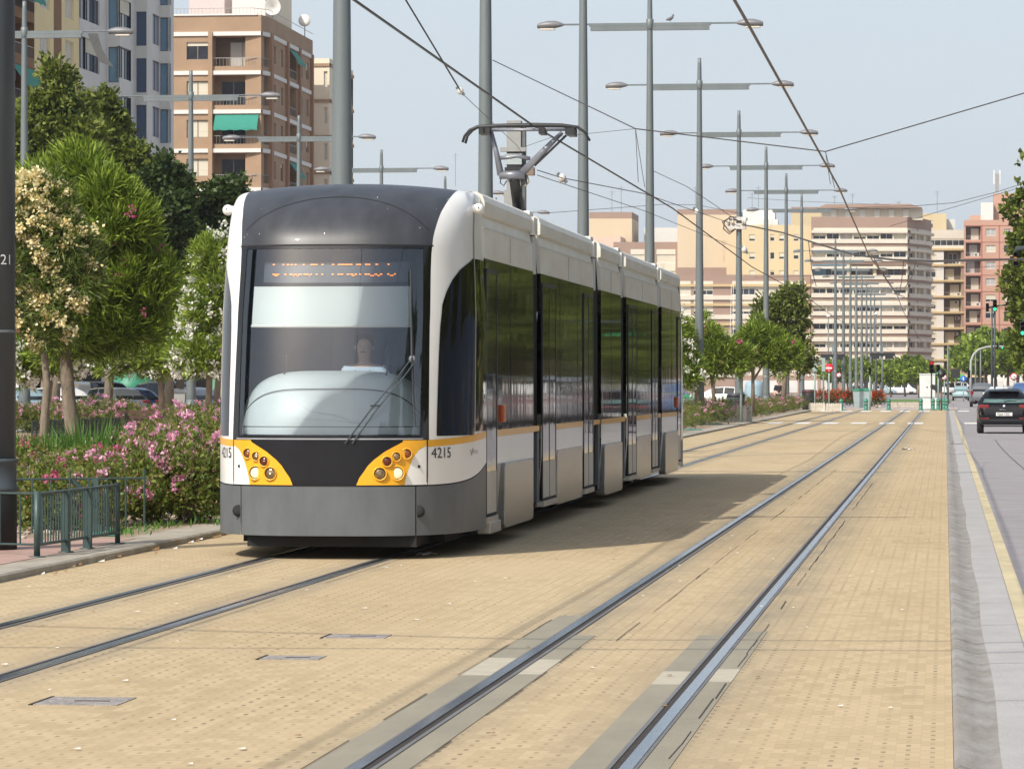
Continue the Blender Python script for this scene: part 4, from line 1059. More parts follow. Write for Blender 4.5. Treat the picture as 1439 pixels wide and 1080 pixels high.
small_ole('white-flowering oleander at far left, behind the leaning trunk', 60, 590, 92, [(45, 500, 40, 30, 0), (90, 495, 35, 32, 0), (20, 505, 34, 28, 0)], 1, 31, nfl=45, lean=16)
small_ole('white-flowering oleander in the middle of the left bed, between the big one and the tram', 228, 574, 112, [(228, 465, 46, 45, 0), (192, 492, 44, 34, .5), (262, 475, 42, 44, 0), (250, 435, 36, 30, .4), (170, 505, 28, 24, 0), (225, 505, 44, 24, 0)], 1, 41, nshoot=4200, nfl=62, lean=-4)
small_ole('white-flowering oleander half hidden behind the left edge of the tram', 292, 580, 104, [(312, 372, 34, 36, 0), (305, 430, 44, 45, 0), (292, 490, 42, 34, 0), (335, 400, 40, 60, 0), (270, 510, 26, 20, 0)], 1, 51, nshoot=4200, nfl=110, lean=6)
# roses
def rose_proto(seed, hgt, r, nleaf=3400, nfl=26, petal=M_pink):
    t = thing('rose_bush', '', 'rose bush', (0, 0, 0))
    g = random.Random(seed); B_ = []
    for i in range(7):
        a = g.uniform(0, 6.28); q = g.uniform(.15, .6) * r; B_.append((q * math.cos(a), q * math.sin(a), hgt * g.uniform(.38, .66), r * g.uniform(.42, .6), r * g.uniform(.42, .6), hgt * g.uniform(.22, .36)))
    B_.append((0, 0, hgt * .3, r * .9, r * .9, hgt * .28))
    foliage('foliage', B_, nleaf // 6, 6, .062, .036, M_rosel, t, seed, up=.5, spread=.8, rmin=.3, shoot=.14)
    mb = MB()
    for i in range(14):
        a = g.uniform(0, 6.28); q = r * g.uniform(.3, .95); mb.tube([(g.uniform(-.06, .06), g.uniform(-.06, .06), 0), (q * .5 * math.cos(a), q * .5 * math.sin(a), hgt * .4), (q * math.cos(a), q * math.sin(a), hgt * g.uniform(.75, 1.0))], [.012, .009, .004], M_bark, 5)
    mb.build('stem', t)
    gg_ = np.random.default_rng(seed + 5); p, d_ = shell(gg_, B_[:-1], nfl * 4, .97)
    kk = (p[:, 2] > hgt * .42); p = p[kk][:nfl]; d_ = d_[kk][:nfl]
    P = []; D = []
    for a, b in zip(p, d_):
        for h in range(gg_.integers(4, 12)):
            c = a + gg_.normal(size=3) * .045 + b * .05
            for q in range(11): u = gg_.normal(size=3); u /= np.linalg.norm(u); P.append(c + u * .012); D.append(u + np.array([0, 0, .35]))
    leaves('blossom', np.array(P), np.array(D), .044, .042, petal, t, fold=.3, seed=seed)
    return t
RP = [rose_proto(101, 1.05, .78, 6800, 24), rose_proto(102, 1.0, .85, 6800, 13), rose_proto(103, .62, .62, 3600, 13), rose_proto(104, .6, .6, 3400, 7, M_pinkd)]
RPs = [rose_proto(105, 1.0, 1.1, 2600, 7), rose_proto(106, .95, 1.2, 2600, 11, M_pink)]
first = {id(p): True for p in RP + RPs}
def put(p, loc, rz, sc, lab, grp):
    if first[id(p)]:
        first[id(p)] = False; p.location = loc; p.rotation_euler = (0, 0, rz); p.scale = (sc, sc, sc); o = p
    else: o = dup(p, loc, rz, lab, sc)
    o['label'] = lab; o['group'] = grp; return o
front = [(308, 722, 1.1), (262, 734, 1.03), (216, 732, .9), (183, 722, .75), (300, 690, 1.08), (252, 696, 1.05), (205, 700, .9), (160, 700, .62), (112, 702, .6), (66, 706, .55), (32, 700, .6),
         (318, 658, 1.2), (278, 655, 1.12), (236, 660, 1.0), (196, 664, .8), (148, 672, .55), (92, 676, .5), (44, 674, .6), (298, 634, 1.05), (250, 632, .9), (212, 640, .7), (60, 650, .5), (28, 655, .6), (165, 648, .45),
         (36, 738, .6), (86, 744, .58), (138, 738, .62), (2, 730, .6), (12, 690, .6), (335, 690, 1.1), (340, 655, 1.15)]
for i, (px, py, h) in enumerate(front):
    X, Y = gnd(px, py, .06); tall = h > .75
    p = RP[(i * 7 % 2)] if tall else RP[2 + i % 2]
    put(p, (X, Y, .06), rnd.uniform(0, 6.28), h / (1.03 if tall else .62), 'leggy pink rose bush in the thick foreground bed left of the tram' if tall else 'low pink rose bush at the left of the foreground bed', 'tall rose bushes beside the tram' if tall else 'low rose bushes near the railing')
for i in range(19):
    px = 22 + i * 18; X, Y = gnd(px, 603 + (i * 5 % 7), .06); put(RPs[i % 2] if i > 9 else RP[i % 2], (X, Y, .06), rnd.uniform(0, 6), rnd.uniform(.85, 1.1), 'pink rose bush in the far bed behind the low mesh fence', 'rose bushes behind the path')
for i in range(44):
    Y = 104 + i * 3.0; put(RPs[(i * 3) % 2], (-9.4 + .6 * math.sin(i * 2.1), Y, .06), rnd.uniform(0, 6), rnd.uniform(.75, 1.02), 'rose bush in the long hedge behind the tail of the tram', 'rose hedge along the left kerb')
for i in range(16):
    Y = 64 + i * 2.6; put(RPs[i % 2], (-9.4 + .5 * math.sin(i * 1.7), Y, .06), rnd.uniform(0, 6), rnd.uniform(.8, 1.0), 'rose bush in the bed hidden behind the tram', 'rose hedge behind the tram')
# iris clumps
def clump(px, py, n, h, w, lab, seed):
    X, Y = gnd(px, py, .06); g = np.random.default_rng(seed); t = thing('iris_clump', lab, 'plant', (X, Y, .06))
    a = g.uniform(0, 6.28, n); r = np.sqrt(g.uniform(0, 1, n)) * w; P = np.stack([r * np.cos(a), r * np.sin(a), g.uniform(0, .25 * h, n)], 1)
    D = np.stack([np.cos(a) * g.uniform(0, .7, n), np.sin(a) * g.uniform(0, .7, n), np.ones(n)], 1); leaves('blades', P, D, h, .045, M_iris, t, seed=seed)
clump(70, 668, 150, .62, .5, 'clump of green sword-like leaves left of the leaning trunk', 1); clump(128, 664, 190, .75, .45, 'clump of green sword-like leaves right of the leaning trunk', 2)
mb = MB(); 
# weeds and stones at the kerb
g = np.random.default_rng(9); n = 900
Pp = []; Dd = []
for px, py, c in ((285, 728, 60), (312, 738, 40), (200, 745, 40), (230, 742, 30), (182, 752, 30)):
    X, Y = gnd(px, py, .06)
    for i in range(c): Pp.append((X + g.normal() * .12, Y + g.normal() * .3, .065)); Dd.append((g.normal() * .6, g.normal() * .6, 1))
wd = thing('weeds', 'small green weeds at the edge of the soil beside the tram', 'weeds', (0, 0, 0)); wd['kind'] = 'stuff'
leaves('weed_leaves', np.array(Pp), np.array(Dd), .10, .02, M_iris, wd, seed=3)
mb = MB(); g2 = random.Random(5)
M_stone = mat('loose stones', (.42, .37, .29), .9, var=.3, scale=3)
for i in range(420):
    X = -8.6 - abs(g2.gauss(0, .9)); Y = g2.uniform(36, 60); s = g2.uniform(.01, .045); mb.ball((X, Y, .062 + s * .3), s, M_stone, 5, sz=.6)
struct('loose_stones', mb, kind='stuff')
M_net = mat('green garden fleece', (.06, .20, .15), .8, var=.4, scale=12)
for (px, py, s, lab) in ((178, 752, .3, 'crumpled green fleece scrap on the soil beside the railing'), (160, 748, .18, 'small green rag at the foot of the end post'), (318, 730, .3, 'green fleece scrap lying beside the tram skirt'), (970, 604, 1.0, 'green fleece scrap on the soil just behind the tram tail'), (1000, 596, 1.2, 'green fleece strip lying farther along the kerb behind the tram')):
    X, Y = gnd(px, py, .06); X = min(X, -8.35); gg = random.Random(px); mb = MB()
    mb.grid([[(s * (j / 7 - .5) * .8 + gg.uniform(-.02, .02), s * 1.6 * (i / 6 - .5), max(0, gg.gauss(.015, .02)) * (1 if 0 < i < 6 and 0 < j < 7 else 0)) for j in range(8)] for i in range(7)], M_net, sm=False)
    tag(mb.build('fleece_scrap', loc=(X, Y, .064)), lab, 'rag')
# broad trees
def broad(lab, base, blobs, nshoot, per, L, W, m, seed, th=4, tr=.2, grp=None, kind='broadleaf_tree', up=.3):
    t = thing(kind, lab, 'tree', base, 0, grp)
    trunk_part(t, [(0, 0, 0), (.1, 0, th * .5), (0, .1, th)], [tr, tr * .8, tr * .6], [([(0, 0, th * .75), (b[0] * .6, b[1] * .6, b[2])], [tr * .4, tr * .15]) for b in blobs[:5]])
    foliage('crown', lumps(blobs, 9, seed, .40, .80), nshoot, per, L, W, m, t, seed, up=up, spread=.9, rmin=.3, shoot=.4)
    return t
def crown_from_px(base, d, lst): # lst of (px,py,r,rz)
    k = d / F
    return [(*(Vector(P3(x, y, d + dd)) - Vector(base)), r * k, r * k, r2 * k) for x, y, r, r2, dd in lst]
def tree_px(lab, px, d, lst, nshoot, m, seed, L=.22, W=.14, per=7, tr=.2, grp=None, th=3.5, kind='broadleaf_tree'):
    X, Y = atd(px, d); b = (X, Y, .08); return broad(lab, b, crown_from_px(b, d, lst), nshoot, per, L, W, m, seed, th, tr, grp, kind)
tree_px('tall pointed green tree at far left, before the yellow building', 75, 128, [(78, 120, 18, 30, 0), (70, 170, 38, 42, 0), (105, 190, 40, 40, 0), (45, 195, 40, 45, 0), (60, 250, 55, 60, .5), (30, 240, 35, 60, 0), (90, 300, 60, 60, 1)], 5200, M_brd, 61)
tree_px('light green tree between the pointed tree and the brick building', 150, 135, [(135, 180, 30, 40, 0), (155, 215, 35, 40, 0), (180, 240, 32, 36, 0), (120, 240, 40, 40, 0), (195, 275, 30, 35, 0), (150, 300, 60, 60, .5)], 4600, M_brd, 62)
tree_px('dark tree left of the lamp post before the brick building', 235, 132, [(235, 270, 30, 42, 0), (250, 320, 32, 60, 0), (225, 350, 32, 70, 0), (212, 300, 20, 50, 0), (245, 400, 40, 50, 0)], 4200, M_drk, 63, L=.2)
tree_px('dark tree right of the lamp post before the brick building, behind the tram edge', 305, 134, [(318, 290, 26, 38, 0), (300, 330, 30, 50, 0), (328, 340, 28, 60, 0), (290, 380, 32, 50, 0), (320, 420, 40, 50, 0)], 4200, M_drk, 64, L=.2)
tree_px('dense dark tree low behind the oleanders at the left', 60, 150, [(40, 420, 50, 60, 0), (90, 430, 50, 60, 0), (130, 400, 50, 70, 0), (180, 420, 50, 60, 0)], 3600, M_drk, 65)
tree_px('dense dark tree low behind the white oleander', 250, 152, [(230, 430, 50, 60, 0), (280, 440, 50, 60, 0), (330, 430, 40, 60, 0)], 3200, M_drk, 66)
# oleanders beyond the tram tail
small_ole('oleander with faint pink blooms just right of the tram tail', 1005, 575, 150, [(985, 475, 26, 32, 0), (1008, 490, 30, 32, 0), (965, 500, 20, 40, 0), (1030, 500, 22, 25, 0)], 1, 71, nshoot=2600, nfl=3, lean=-6, mfl=M_pinkd)
small_ole('white-flowering oleander hidden partly behind the tram tail', 985, 575, 140, [(958, 480, 18, 35, 0), (968, 520, 16, 24, 0)], 1, 72, nshoot=1200, nfl=24, lean=-15)
small_ole('dark oleander with pink blooms between the lamp posts', 1058, 575, 160, [(1055, 480, 26, 34, 0), (1080, 495, 28, 28, 0), (1100, 500, 20, 24, 0), (1040, 505, 20, 22, 0)], 1, 73, nshoot=2800, nfl=4, lean=0, mfl=M_pinkd)
tree_px('loose yellow-green tree above the oleanders, beside the banded block', 1100, 205, [(1112, 428, 18, 18, 0), (1092, 442, 18, 20, 0), (1123, 455, 13, 18, 0), (1105, 480, 22, 20, 0), (1122, 500, 18, 22, 0), (1075, 432, 12, 10, 0), (1118, 415, 10, 10, 0)], 1150, M_brd, 74, L=.26, tr=.16)
# plane tree at the right edge and its neighbours along the right pavement
tree_px('leafy plane tree leaning in at the right edge of the photo', 1500, 150, [(1490, 300, 42, 70, 0), (1462, 335, 30, 36, 0), (1457, 385, 28, 32, 0), (1480, 400, 46, 60, 0), (1462, 440, 32, 34, 0), (1455, 490, 24, 34, 0), (1490, 480, 46, 50, 0), (1462, 270, 20, 28, 0), (1422, 298, 11, 9, 0), (1420, 395, 12, 8, 0), (1444, 222, 7, 8, 0), (1434, 345, 14, 12, 0), (1436, 430, 12, 12, 0), (1434, 480, 12, 14, 0)], 3000, M_brd, 81, L=.24, W=.2, tr=.22, th=4)
pt = broad('green street tree on the right pavement outside the frame, mirrored in the tram side', (11.2, 70, .1), [(0, 0, 6, 2.4, 2.4, 2), (1, 1, 7.5, 2, 2, 1.8), (-1, -.6, 6.8, 2.1, 2.1, 1.8), (0, .5, 4.6, 2.6, 2.6, 1.3)], 1500, 7, .4, .28, M_brd, 91, 3.2, .2, 'street trees reflected in the tram')
for i, y in enumerate((-6, 2, 10, 18, 26, 34, 42, 50, 60, 80, 89, 99, 110, 122, 135, 165, 180, 196, 212, 230)):
    dup(pt, (11.0 + (i % 3) * .5, y, .1), i * 1.3, sc=1 + .1 * math.sin(i * 2.3))
for i, y in enumerate((74, 92, 112, 136, 160, 186)): dup(pt, (19, y, .1), i * 2.1, sc=1.35, label='large tree added farther right outside the frame to darken the tram reflection')  # second row added out of view to darken what the tram side mirrors
ft = broad('small round green tree beyond the roundabout', (0, 480, 0), [(0, 0, 3.4, 2.2, 2.0, 1.1), (1.4, 0, 3.0, 1.6, 1.6, 1.0), (-1.5, 0, 3.1, 1.6, 1.6, .9)], 800, 6, .4, .3, M_ole, 95, 2.2, .14, 'small trees beyond the roundabout')
fx = [1190, 1215, 1232, 1252, 1272, 1292, 1303, 1318, 1385, 1400, 1418, 1432, 1375]
for i, px in enumerate(fx):
    X, Y = atd(px, 440 + (i * 37 % 90)); sc = .78 + .38 * ((i * 5 % 7) / 7) + (.7 if px > 1370 else 0)
    if i == 0: ft.location = (X, Y, 0)
    else: dup(ft, (X, Y, 0), i * .9, sc=sc)
# red flower bed
def redbed(px, d, w, lab, seed):
    X, Y = atd(px, d); t = thing('red_flower_shrub', lab, 'shrub', (X, Y, .05))
    B_ = [(x * w, 0, .55, w * .3, .7, .4) for x in (-.35, -.1, .15, .38)]
    foliage('foliage', B_, 260, 6, .14, .05, M_drk, t, seed, rmin=.3); flowers('red_blossom', [(b[0], b[1], .62, b[3], b[4], .38) for b in B_], 150, 6, .09, .11, M_redp, t, seed + 1, cond=lambda p: p[:, 2] > .55)
redbed(1161, 250, 1.6, 'red-flowering shrub behind the no-entry sign, left of three', 1); redbed(1186, 252, 1.5, 'red-flowering shrub left of the green bin', 2); redbed(1228, 254, 1.0, 'small dark shrub with red blooms right of the green bin', 3)

# pigeon on the arm of the lamp post behind the tail
p = P3(942, 30.5, 117.3); t = thing('bird', 'small grey bird perched on the right arm of the lamp post behind the tram tail', 'bird', (p[0], p[1], p[2]))
mb = MB(); M_bird = mat('pigeon grey', (.16, .16, .18), .8); mb.tube([(-.14, 0, .05), (-.06, 0, .07), (.0, 0, .09), (.06, 0, .13), (.08, 0, .18)], [.015, .05, .06, .045, .03], M_bird, 8); mb.ball((.085, 0, .2), .032, M_bird, 8); mb.tube([(.11, 0, .2), (.135, 0, .195)], [.01, .003], M_dark, 5); mb.tube([(0, .02, .05), (0, .02, -.02)], .006, M_dark, 4); mb.tube([(0, -.02, .05), (0, -.02, -.02)], .006, M_dark, 4); mb.build('body', t)
# ------------------------------------------------------------------ buildings
M_wyel = mat('yellow render', (.78, .65, .36), .85, var=.06, scale=.3); M_wbrn = mat('brown strip', (.22, .11, .045), .8, var=.1)
M_wgry = mat('grey stone cladding', (.64, .63, .59), .8, var=.08, scale=.4); M_brick = mat('brown brick', (.35, .235, .15), .9, var=.10, scale=.5, bump=.3, bscale=8)
M_bwhite = mat('white band', (.68, .66, .62), .7, var=.04); M_beige = mat('beige render', (.76, .67, .52), .85, var=.05, scale=.2)
M_tan = mat('tan render', (.62, .50, .35), .85, var=.04, scale=.2); M_yelb = mat('pale orange render', (.62, .50, .31), .85, var=.04, scale=.2)
M_brk2 = mat('far brown brick', (.34, .235, .185), .9, var=.06, scale=.3); M_pinkw = mat('pink brick', (.52, .31, .23), .85, var=.05, scale=.2); M_redp_ = mat('red pilaster', (.42, .15, .11), .8)
M_creamw = mat('cream panel', (.66, .60, .50), .8, var=.06, scale=.5); M_winf = mat('white window frame', (.7, .7, .68), .5); M_alf = mat('brown window frame', (.25, .20, .15), .5)
M_glas = mat('window glass', (.03, .035, .045), .08, var=.5, scale=.7); M_glasb = mat('blue glass', (.17, .30, .40), .12, var=.25, scale=.4); M_dkblue = mat('dark blue panel', (.05, .085, .155), .4, var=.1)
M_shut = mat('cream shutter', (.60, .56, .45), .7, var=.08, scale=1.2, stretch=(.2, .2, 12)); M_shutl = mat('lavender shutter', (.32, .32, .37), .7, var=.05, stretch=(.2, .2, 10)); M_curt = mat('pale curtain', (.42, .41, .39), .9, var=.15, scale=6, stretch=(4, 4, .3))
M_awn = mat('green awning', (.03, .24, .18), .8, var=.08); M_awng = mat('grey awning', (.40, .40, .37), .8); M_rail_ = mat('railing grey', (.35, .34, .33), .5, .3); M_logd = mat('shaded loggia wall', (.13, .09, .065), .9); M_slabc = mat('slab yellow', (.55, .42, .22), .8)  # inner wall of loggias darkened: shade of the recess put into the colour
M_shop = mat('dark shop front', (.03, .03, .032), .4, var=.4, scale=.8); M_col = mat('grey column', (.30, .30, .28), .7)
WC = {}
def win_mesh(w, h, ty, fm, var):
    key = (round(w, 1), round(h, 1), ty, fm.name, var)
    if key in WC: return WC[key]
    mb = MB(); t = .06
    gm = {'g': M_glas, 'u': M_glasb, 'b': M_shut, 'h': M_glas, 'l': M_shutl, 'd': M_dkblue, 'k': M_glas, 'c': M_curt}[ty]
    if ty == 'd': mb.box(0, w, 0, .05, 0, h, gm)
    else:
        mb.box(0, w, .04, .07, 0, h, gm)
        n = max(1, int(w / 1.0 + .5))
        if ty in 'gucbhk' or True:
            for i in range(n + 1): x = w * i / n; mb.box(max(0, x - t / 2), min(w, x + t / 2), 0, .035, 0, h, fm)
            mb.box(0, w, .002, .033, 0, t, fm); mb.box(0, w, .002, .033, h - t, h, fm)
        if ty in 'hg' and var: mb.box(.02, w - .02, -.012, .001, h * (1 - .22 * var), h, M_shut)
    me = mb.mesh('window'); WC[key] = me; return me
AWN = {}
def block(name, label, pts, sides, z0, fh, nf, wall, op=(.9, 2.3), bands=(), parapet=1.0, fm=M_winf, base=None, cap=None, roofm=None, seed=0, depth=.18, cat='building', wlimit=98):
    g = random.Random(seed); ox, oy = pts[0]; root = thing(name, label, cat, (ox, oy, 0)); P = [(x - ox, y - oy) for x, y in pts]; n = len(P); wl = MB(); nw = 0
    bandm = {}
    zt = z0 + fh * nf
    for i in range(n):
        a, b = P[i], P[(i + 1) % n]; L = math.hypot(b[0] - a[0], b[1] - a[1]); ang = math.atan2(b[1] - a[1], b[0] - a[0]); c, s = math.cos(ang), math.sin(ang)
        def T(x, y, z): return (a[0] + x * c - y * s, a[1] + x * s + y * c, z)
        def q(x0, x1, y0, y1, za, zb, m, mbx=None): (mbx or wl).face([T(x0, y0, za), T(x1, y1, za), T(x1, y1, zb), T(x0, y0, zb)], m)
        sd = sides[i] if i < len(sides) else None
        q(0, L, 0, 0, 0, z0, base or wall)
        if sd is None: q(0, L, 0, 0, z0, zt + parapet, wall)
        else:
            for f in range(nf):
                zf = z0 + f * fh; cells = sd(f) if callable(sd) else sd; tw = sum(k[0] for k in cells); x = 0
                for cell in cells:
                    w = cell[0] / tw * L; ty = cell[1]; wm = cell[2] if len(cell) > 2 else wall
                    if ty == 'w': q(x, x + w, 0, 0, zf, zf + fh, wm)
                    elif ty == 'p': q(x, x + w, -.25, -.25, zf, zf + fh, wm); q(x, x, 0, -.25, zf, zf + fh, wm); q(x + w, x + w, -.25, 0, zf, zf + fh, wm)
                    else:
                        o0, o1 = op; dd = depth
                        if ty in 'kaK': o0, o1 = .35, 2.62 if fh > 2.7 else fh - .25; dd = 1.3
                        if ty == 'd' or ty == 'u': o0, o1 = .05, fh - .75
                        q(x, x + w, 0, 0, zf, zf + o0, wm); q(x, x + w, 0, 0, zf + o1, zf + fh, wm)
                        q(x, x, 0, dd, zf + o0, zf + o1, wm); q(x + w, x + w, dd, 0, zf + o0, zf + o1, wm)
                        wl.face([T(x, 0, zf + o0), T(x + w, 0, zf + o0), T(x + w, dd, zf + o0), T(x, dd, zf + o0)], wm); wl.face([T(x, 0, zf + o1), T(x + w, 0, zf + o1), T(x + w, dd, zf + o1), T(x, dd, zf + o1)], wm)
                        if ty in 'kaK':
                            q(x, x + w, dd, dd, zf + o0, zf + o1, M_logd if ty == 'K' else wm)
                            if nw < wlimit:
                                ww = min(w * .5, 2.0); wx = x + w * g.choice((.12, .3, .4)); me = win_mesh(ww, 1.9, g.choice('gcb'), fm, 0); o = bpy.data.objects.new('window', me); C.objects.link(o); o.parent = root; o.location = T(wx, dd - .08, zf + o0 + .02); o.rotation_euler = (0, 0, ang); nw += 1
                            r_ = MB(); hh = .62
                            r_.tube([T(x, .04, zf + o0 + hh), T(x + w, .04, zf + o0 + hh)], .03, M_rail_, 4)
                            k = int(w / .25)
                            for j in range(k + 1): xx = x + w * j / k; r_.tube([T(xx, .04, zf + o0), T(xx, .04, zf + o0 + hh)], .014, M_rail_, 3, cap=False)
                            r_.build('railing', root)
                            if g.random() < .5: ac = MB(); xa_ = x + w * g.uniform(.6, .85); za_ = zf + g.choice((.36, 1.7)); ac.face([T(xa_, dd - .35, za_), T(xa_ + .8, dd - .35, za_), T(xa_ + .8, dd - .35, za_ + .55), T(xa_, dd - .35, za_ + .55)], M_winf); ac.face([T(xa_ + .1, dd - .36, za_ + .08), T(xa_ + .5, dd - .36, za_ + .08), T(xa_ + .5, dd - .36, za_ + .45), T(xa_ + .1, dd - .36, za_ + .45)], M_logd); ac.face([T(xa_, dd - .35, za_ + .55), T(xa_ + .8, dd - .35, za_ + .55), T(xa_ + .8, dd, za_ + .55), T(xa_, dd, za_ + .55)], M_winf); ac.face([T(xa_, dd - .35, za_), T(xa_, dd, za_), T(xa_, dd, za_ + .55), T(xa_, dd - .35, za_ + .55)], M_winf); ac.build('air_conditioner', root)
                            if ty == 'a' or (ty == 'k' and g.random() < .04):
                                aw = MB(); l = g.choice((1.3, 1.7)); xa = x + w * .05; xb = x + w * (.95 if ty == 'a' else .55)
                                aw.grid([[T(xa + (xb - xa) * j / 8, -.02, zf + o1 - .05) for j in range(9)], [T(xa + (xb - xa) * j / 8, -.75, zf + o1 - l + .25) for j in range(9)], [T(xa + (xb - xa) * j / 8, -.76, zf + o1 - l + (.06 if j % 2 else 0)) for j in range(9)]], M_awn); aw.build('awning', root)
                        else:
                            t2 = ty
                            if ty == 'm': t2 = g.choice('gbbhc'); 
                            if nw < wlimit:
                                me = win_mesh(w, o1 - o0, t2, fm, g.choice((0, 1, 2, 3)) if t2 in 'hg' else 0); o = bpy.data.objects.new('window', me); C.objects.link(o); o.parent = root; o.location = T(x, dd - .07, zf + o0); o.rotation_euler = (0, 0, ang); nw += 1
                            else: q(x, x + w, dd, dd, zf + o0, zf + o1, M_glas)
                    x += w
            q(0, L, 0, 0, zt, zt + parapet, cap or wall)
        for (h0, h1, m, pr) in bands:
            mb = bandm.setdefault(m.name, MB())
            if sd is not None:
                for f in range(nf): 
                    za, zb = z0 + f * fh + h0, z0 + f * fh + h1; y0 = -pr
                    mb.face([T(0, y0, za), T(L, y0, za), T(L, y0, zb), T(0, y0, zb)], m); mb.face([T(0, y0, zb), T(L, y0, zb), T(L, 0, zb), T(0, 0, zb)], m); mb.face([T(0, y0, za), T(L, y0, za), T(L, 0, za), T(0, 0, za)], m)
    wl.face([(x, y, zt + parapet - .4) for x, y in P], roofm or M_conc)
    o = wl.build('wall', root)
    for k, mb in bandm.items(): mb.build('facade_band', root)
    return root, zt + parapet
def roofbox(root, x0, x1, y0, y1, z0, z1, m, name='roof_block', capm=None):
    mb = MB(); mb.box(x0, x1, y0, y1, z0, z1, m)
    if capm: mb.box(x0 - .15, x1 + .15, y0 - .15, y1 + .15, z1, z1 + .7, capm)
    mb.build(name, root)
def antenna(px, py0, py1, d, lab):
    b = P3(px, py1, d); h = (py1 - py0) * d / F; mb = MB(); mb.tube([(0, 0, 0), (0, 0, h)], .035, M_steel, 5)
    for i, zz in enumerate((.95, .88, .8)): mb.tube([(-.5 + .1 * i, 0, h * zz), (.5 - .1 * i, 0, h * zz)], .02, M_steel, 4)
    tag(mb.build('roof_antenna', loc=b), lab, 'antenna')
XL = -51.8
yl = lambda px, X=XL: at_X(px, X)
# yellow building
pts = [(XL, yl(-60)), (XL, yl(111)), (XL - 14, yl(111)), (XL - 14, yl(-60))]
def yell(f): return [(6, 'm'), (3, 'w'), (1.6, 'w', M_wyel), (5.6, 'a' if f in (6, 8) else 'k', M_wbrn), (1.2, 'w'), (2.4, 'b'), (.9, 'w'), (1.9, 'w', M_wbrn), (.8, 'w'), (2.2, 'b'), (1.3, 'w')]
block('apartment_building', 'yellow apartment building with a brown vertical strip, at the far left', pts, [yell, None, None, [(3, 'w'), (2, 'b'), (3, 'w'), (2, 'g'), (4, 'w')]], 1.5, 2.62, 12, M_wyel, op=(.85, 2.15), seed=1, base=M_shop)
# grey building with blue glass bays
pp_ = []; sd = []
def add(px, X, cells): pp_.append((X, at_X(px, X))); sd.append(cells)
add(111.5, XL, [(1, 'c')]); add(120, XL, [(1, 'g')]); add(140, XL, [(1, 'w')]); add(150.5, XL, [(.1, 'w'), (.8, 'u'), (.1, 'w')])
X2 = at_Y(168.5, pp_[-1][1]); pp_.append((X2, pp_[-1][1])); sd.append([(1, 'g')])
yb = at_X(184, X2); pp_.append((X2, yb)); sd.append([(1, 'w')]); pp_.append((XL, yb)); sd.append([(1, 'w')])
y3 = at_X(190, XL); pp_.append((XL, y3)); sd.append([(.08, 'w'), (.84, 'd'), (.08, 'w')])
X3 = at_Y(207, y3); pp_.append((X3, y3)); sd.append([(1, 'w')])
y4 = at_X(214.5, X3); pp_.append((X3, y4)); sd.append([(1, 'l')]); y5 = at_X(225, X3); pp_.append((X3, y5)); sd.append([(.94, 'u'), (.06, 'w')])
X5 = at_Y(239, y5); pp_.append((X5, y5)); sd.append([(.3, 'u'), (.7, 'w')]); pp_.append((X5, y5 + 1.2)); sd.append([(1, 'w')]); pp_.append((XL, y5 + 1.2)); sd.append([(1, 'w')]); pp_.append((XL, y5 + 3)); sd.append(None); pp_.append((XL - 14, y5 + 3)); sd.append(None); pp_.append((XL - 14, yl(111.5))); sd.append(None)
gb, _ = block('apartment_building', 'modern grey apartment building with blue glass bays, left of the brick one', pp_, sd, 2.3, 3.0, 10, M_wgry, op=(.35, 2.3), fm=M_dkblue, seed=2, base=M_shop)
# grey awning sheet leaning out from it
b0 = P3(123, 48, 229); mb = MB(); mb.grid([[tuple(Vector(P3(*q, 228.5)) - Vector(b0)) for q in r] for r in (((123, 47), (137, 47)), ((131, 68), (144, 70)), ((139, 86), (152, 84)), ((141, 88), (160, 94)))], M_awng)
tag(mb.build('awning', parent=gb, loc=tuple(Vector(b0) - gb.location)))
# brick building
YB = at_X(367, XL); xa = at_Y(222, YB); Xc = XL; xch = at_Y(378, YB + 1.6); XR = xch; Yend = at_X(439.5, XR)
def bfront(f):
    r = [(41, 'w'), (31, 'h' if f == 4 else ('g' if f == 8 else 'b')), (.5, 'w'), (6, 'p'), (69, 'K' if f == 8 else ('a' if f == 6 else 'k'))]
    return r
def bside(f): return [(1.2, 'p', mat('rusty brown pilaster', (.30, .17, .10), .8)), (1.6, 'w'), (1.6, 'b'), (3.0, 'w'), (1.6, 'm'), (1.4, 'w'), (.8, 'p', MATS['rusty brown pilaster']), (1, 'w'), (5.6, 'a' if f in (8, 5) else 'K'), (.6, 'w'), (.8, 'p', MATS['rusty brown pilaster']), (1, 'w'), (1.6, 'b'), (2.6, 'w'), (1.6, 'm'), (1, 'w'), (.7, 'p', MATS['rusty brown pilaster']), (1.2, 'w')]
br, zt = block('apartment_building', 'brown brick corner apartment building with white bands and green awnings', [(xa, YB), (Xc, YB), (XR, YB + 1.6), (XR, Yend), (xa, Yend)], [bfront, [(1, 'k')], bside], 1.74, 2.97, 9, M_brick, op=(.85, 2.2), bands=((2.66, 2.965, M_bwhite, .12),), parapet=1.25, fm=M_alf, seed=5, base=M_shop, depth=.2)
w_ = XR - xa
mb = MB()
for i in range(30): x = w_ * i / 29; mb.tube([(x, .1, zt), (x, .1, zt + .55)], .015, M_rail_, 3)
mb.tube([(0, .1, zt + .55), (w_ - 1, .1, zt + .55), (w_, 1.8, zt + .55), (w_, Yend - YB, zt + .55)], .025, M_rail_, 4); mb.box(-.1, w_ - .6, -.1, .02, zt - .01, zt + .12, M_bwhite); mb.build('roof_railing', br)
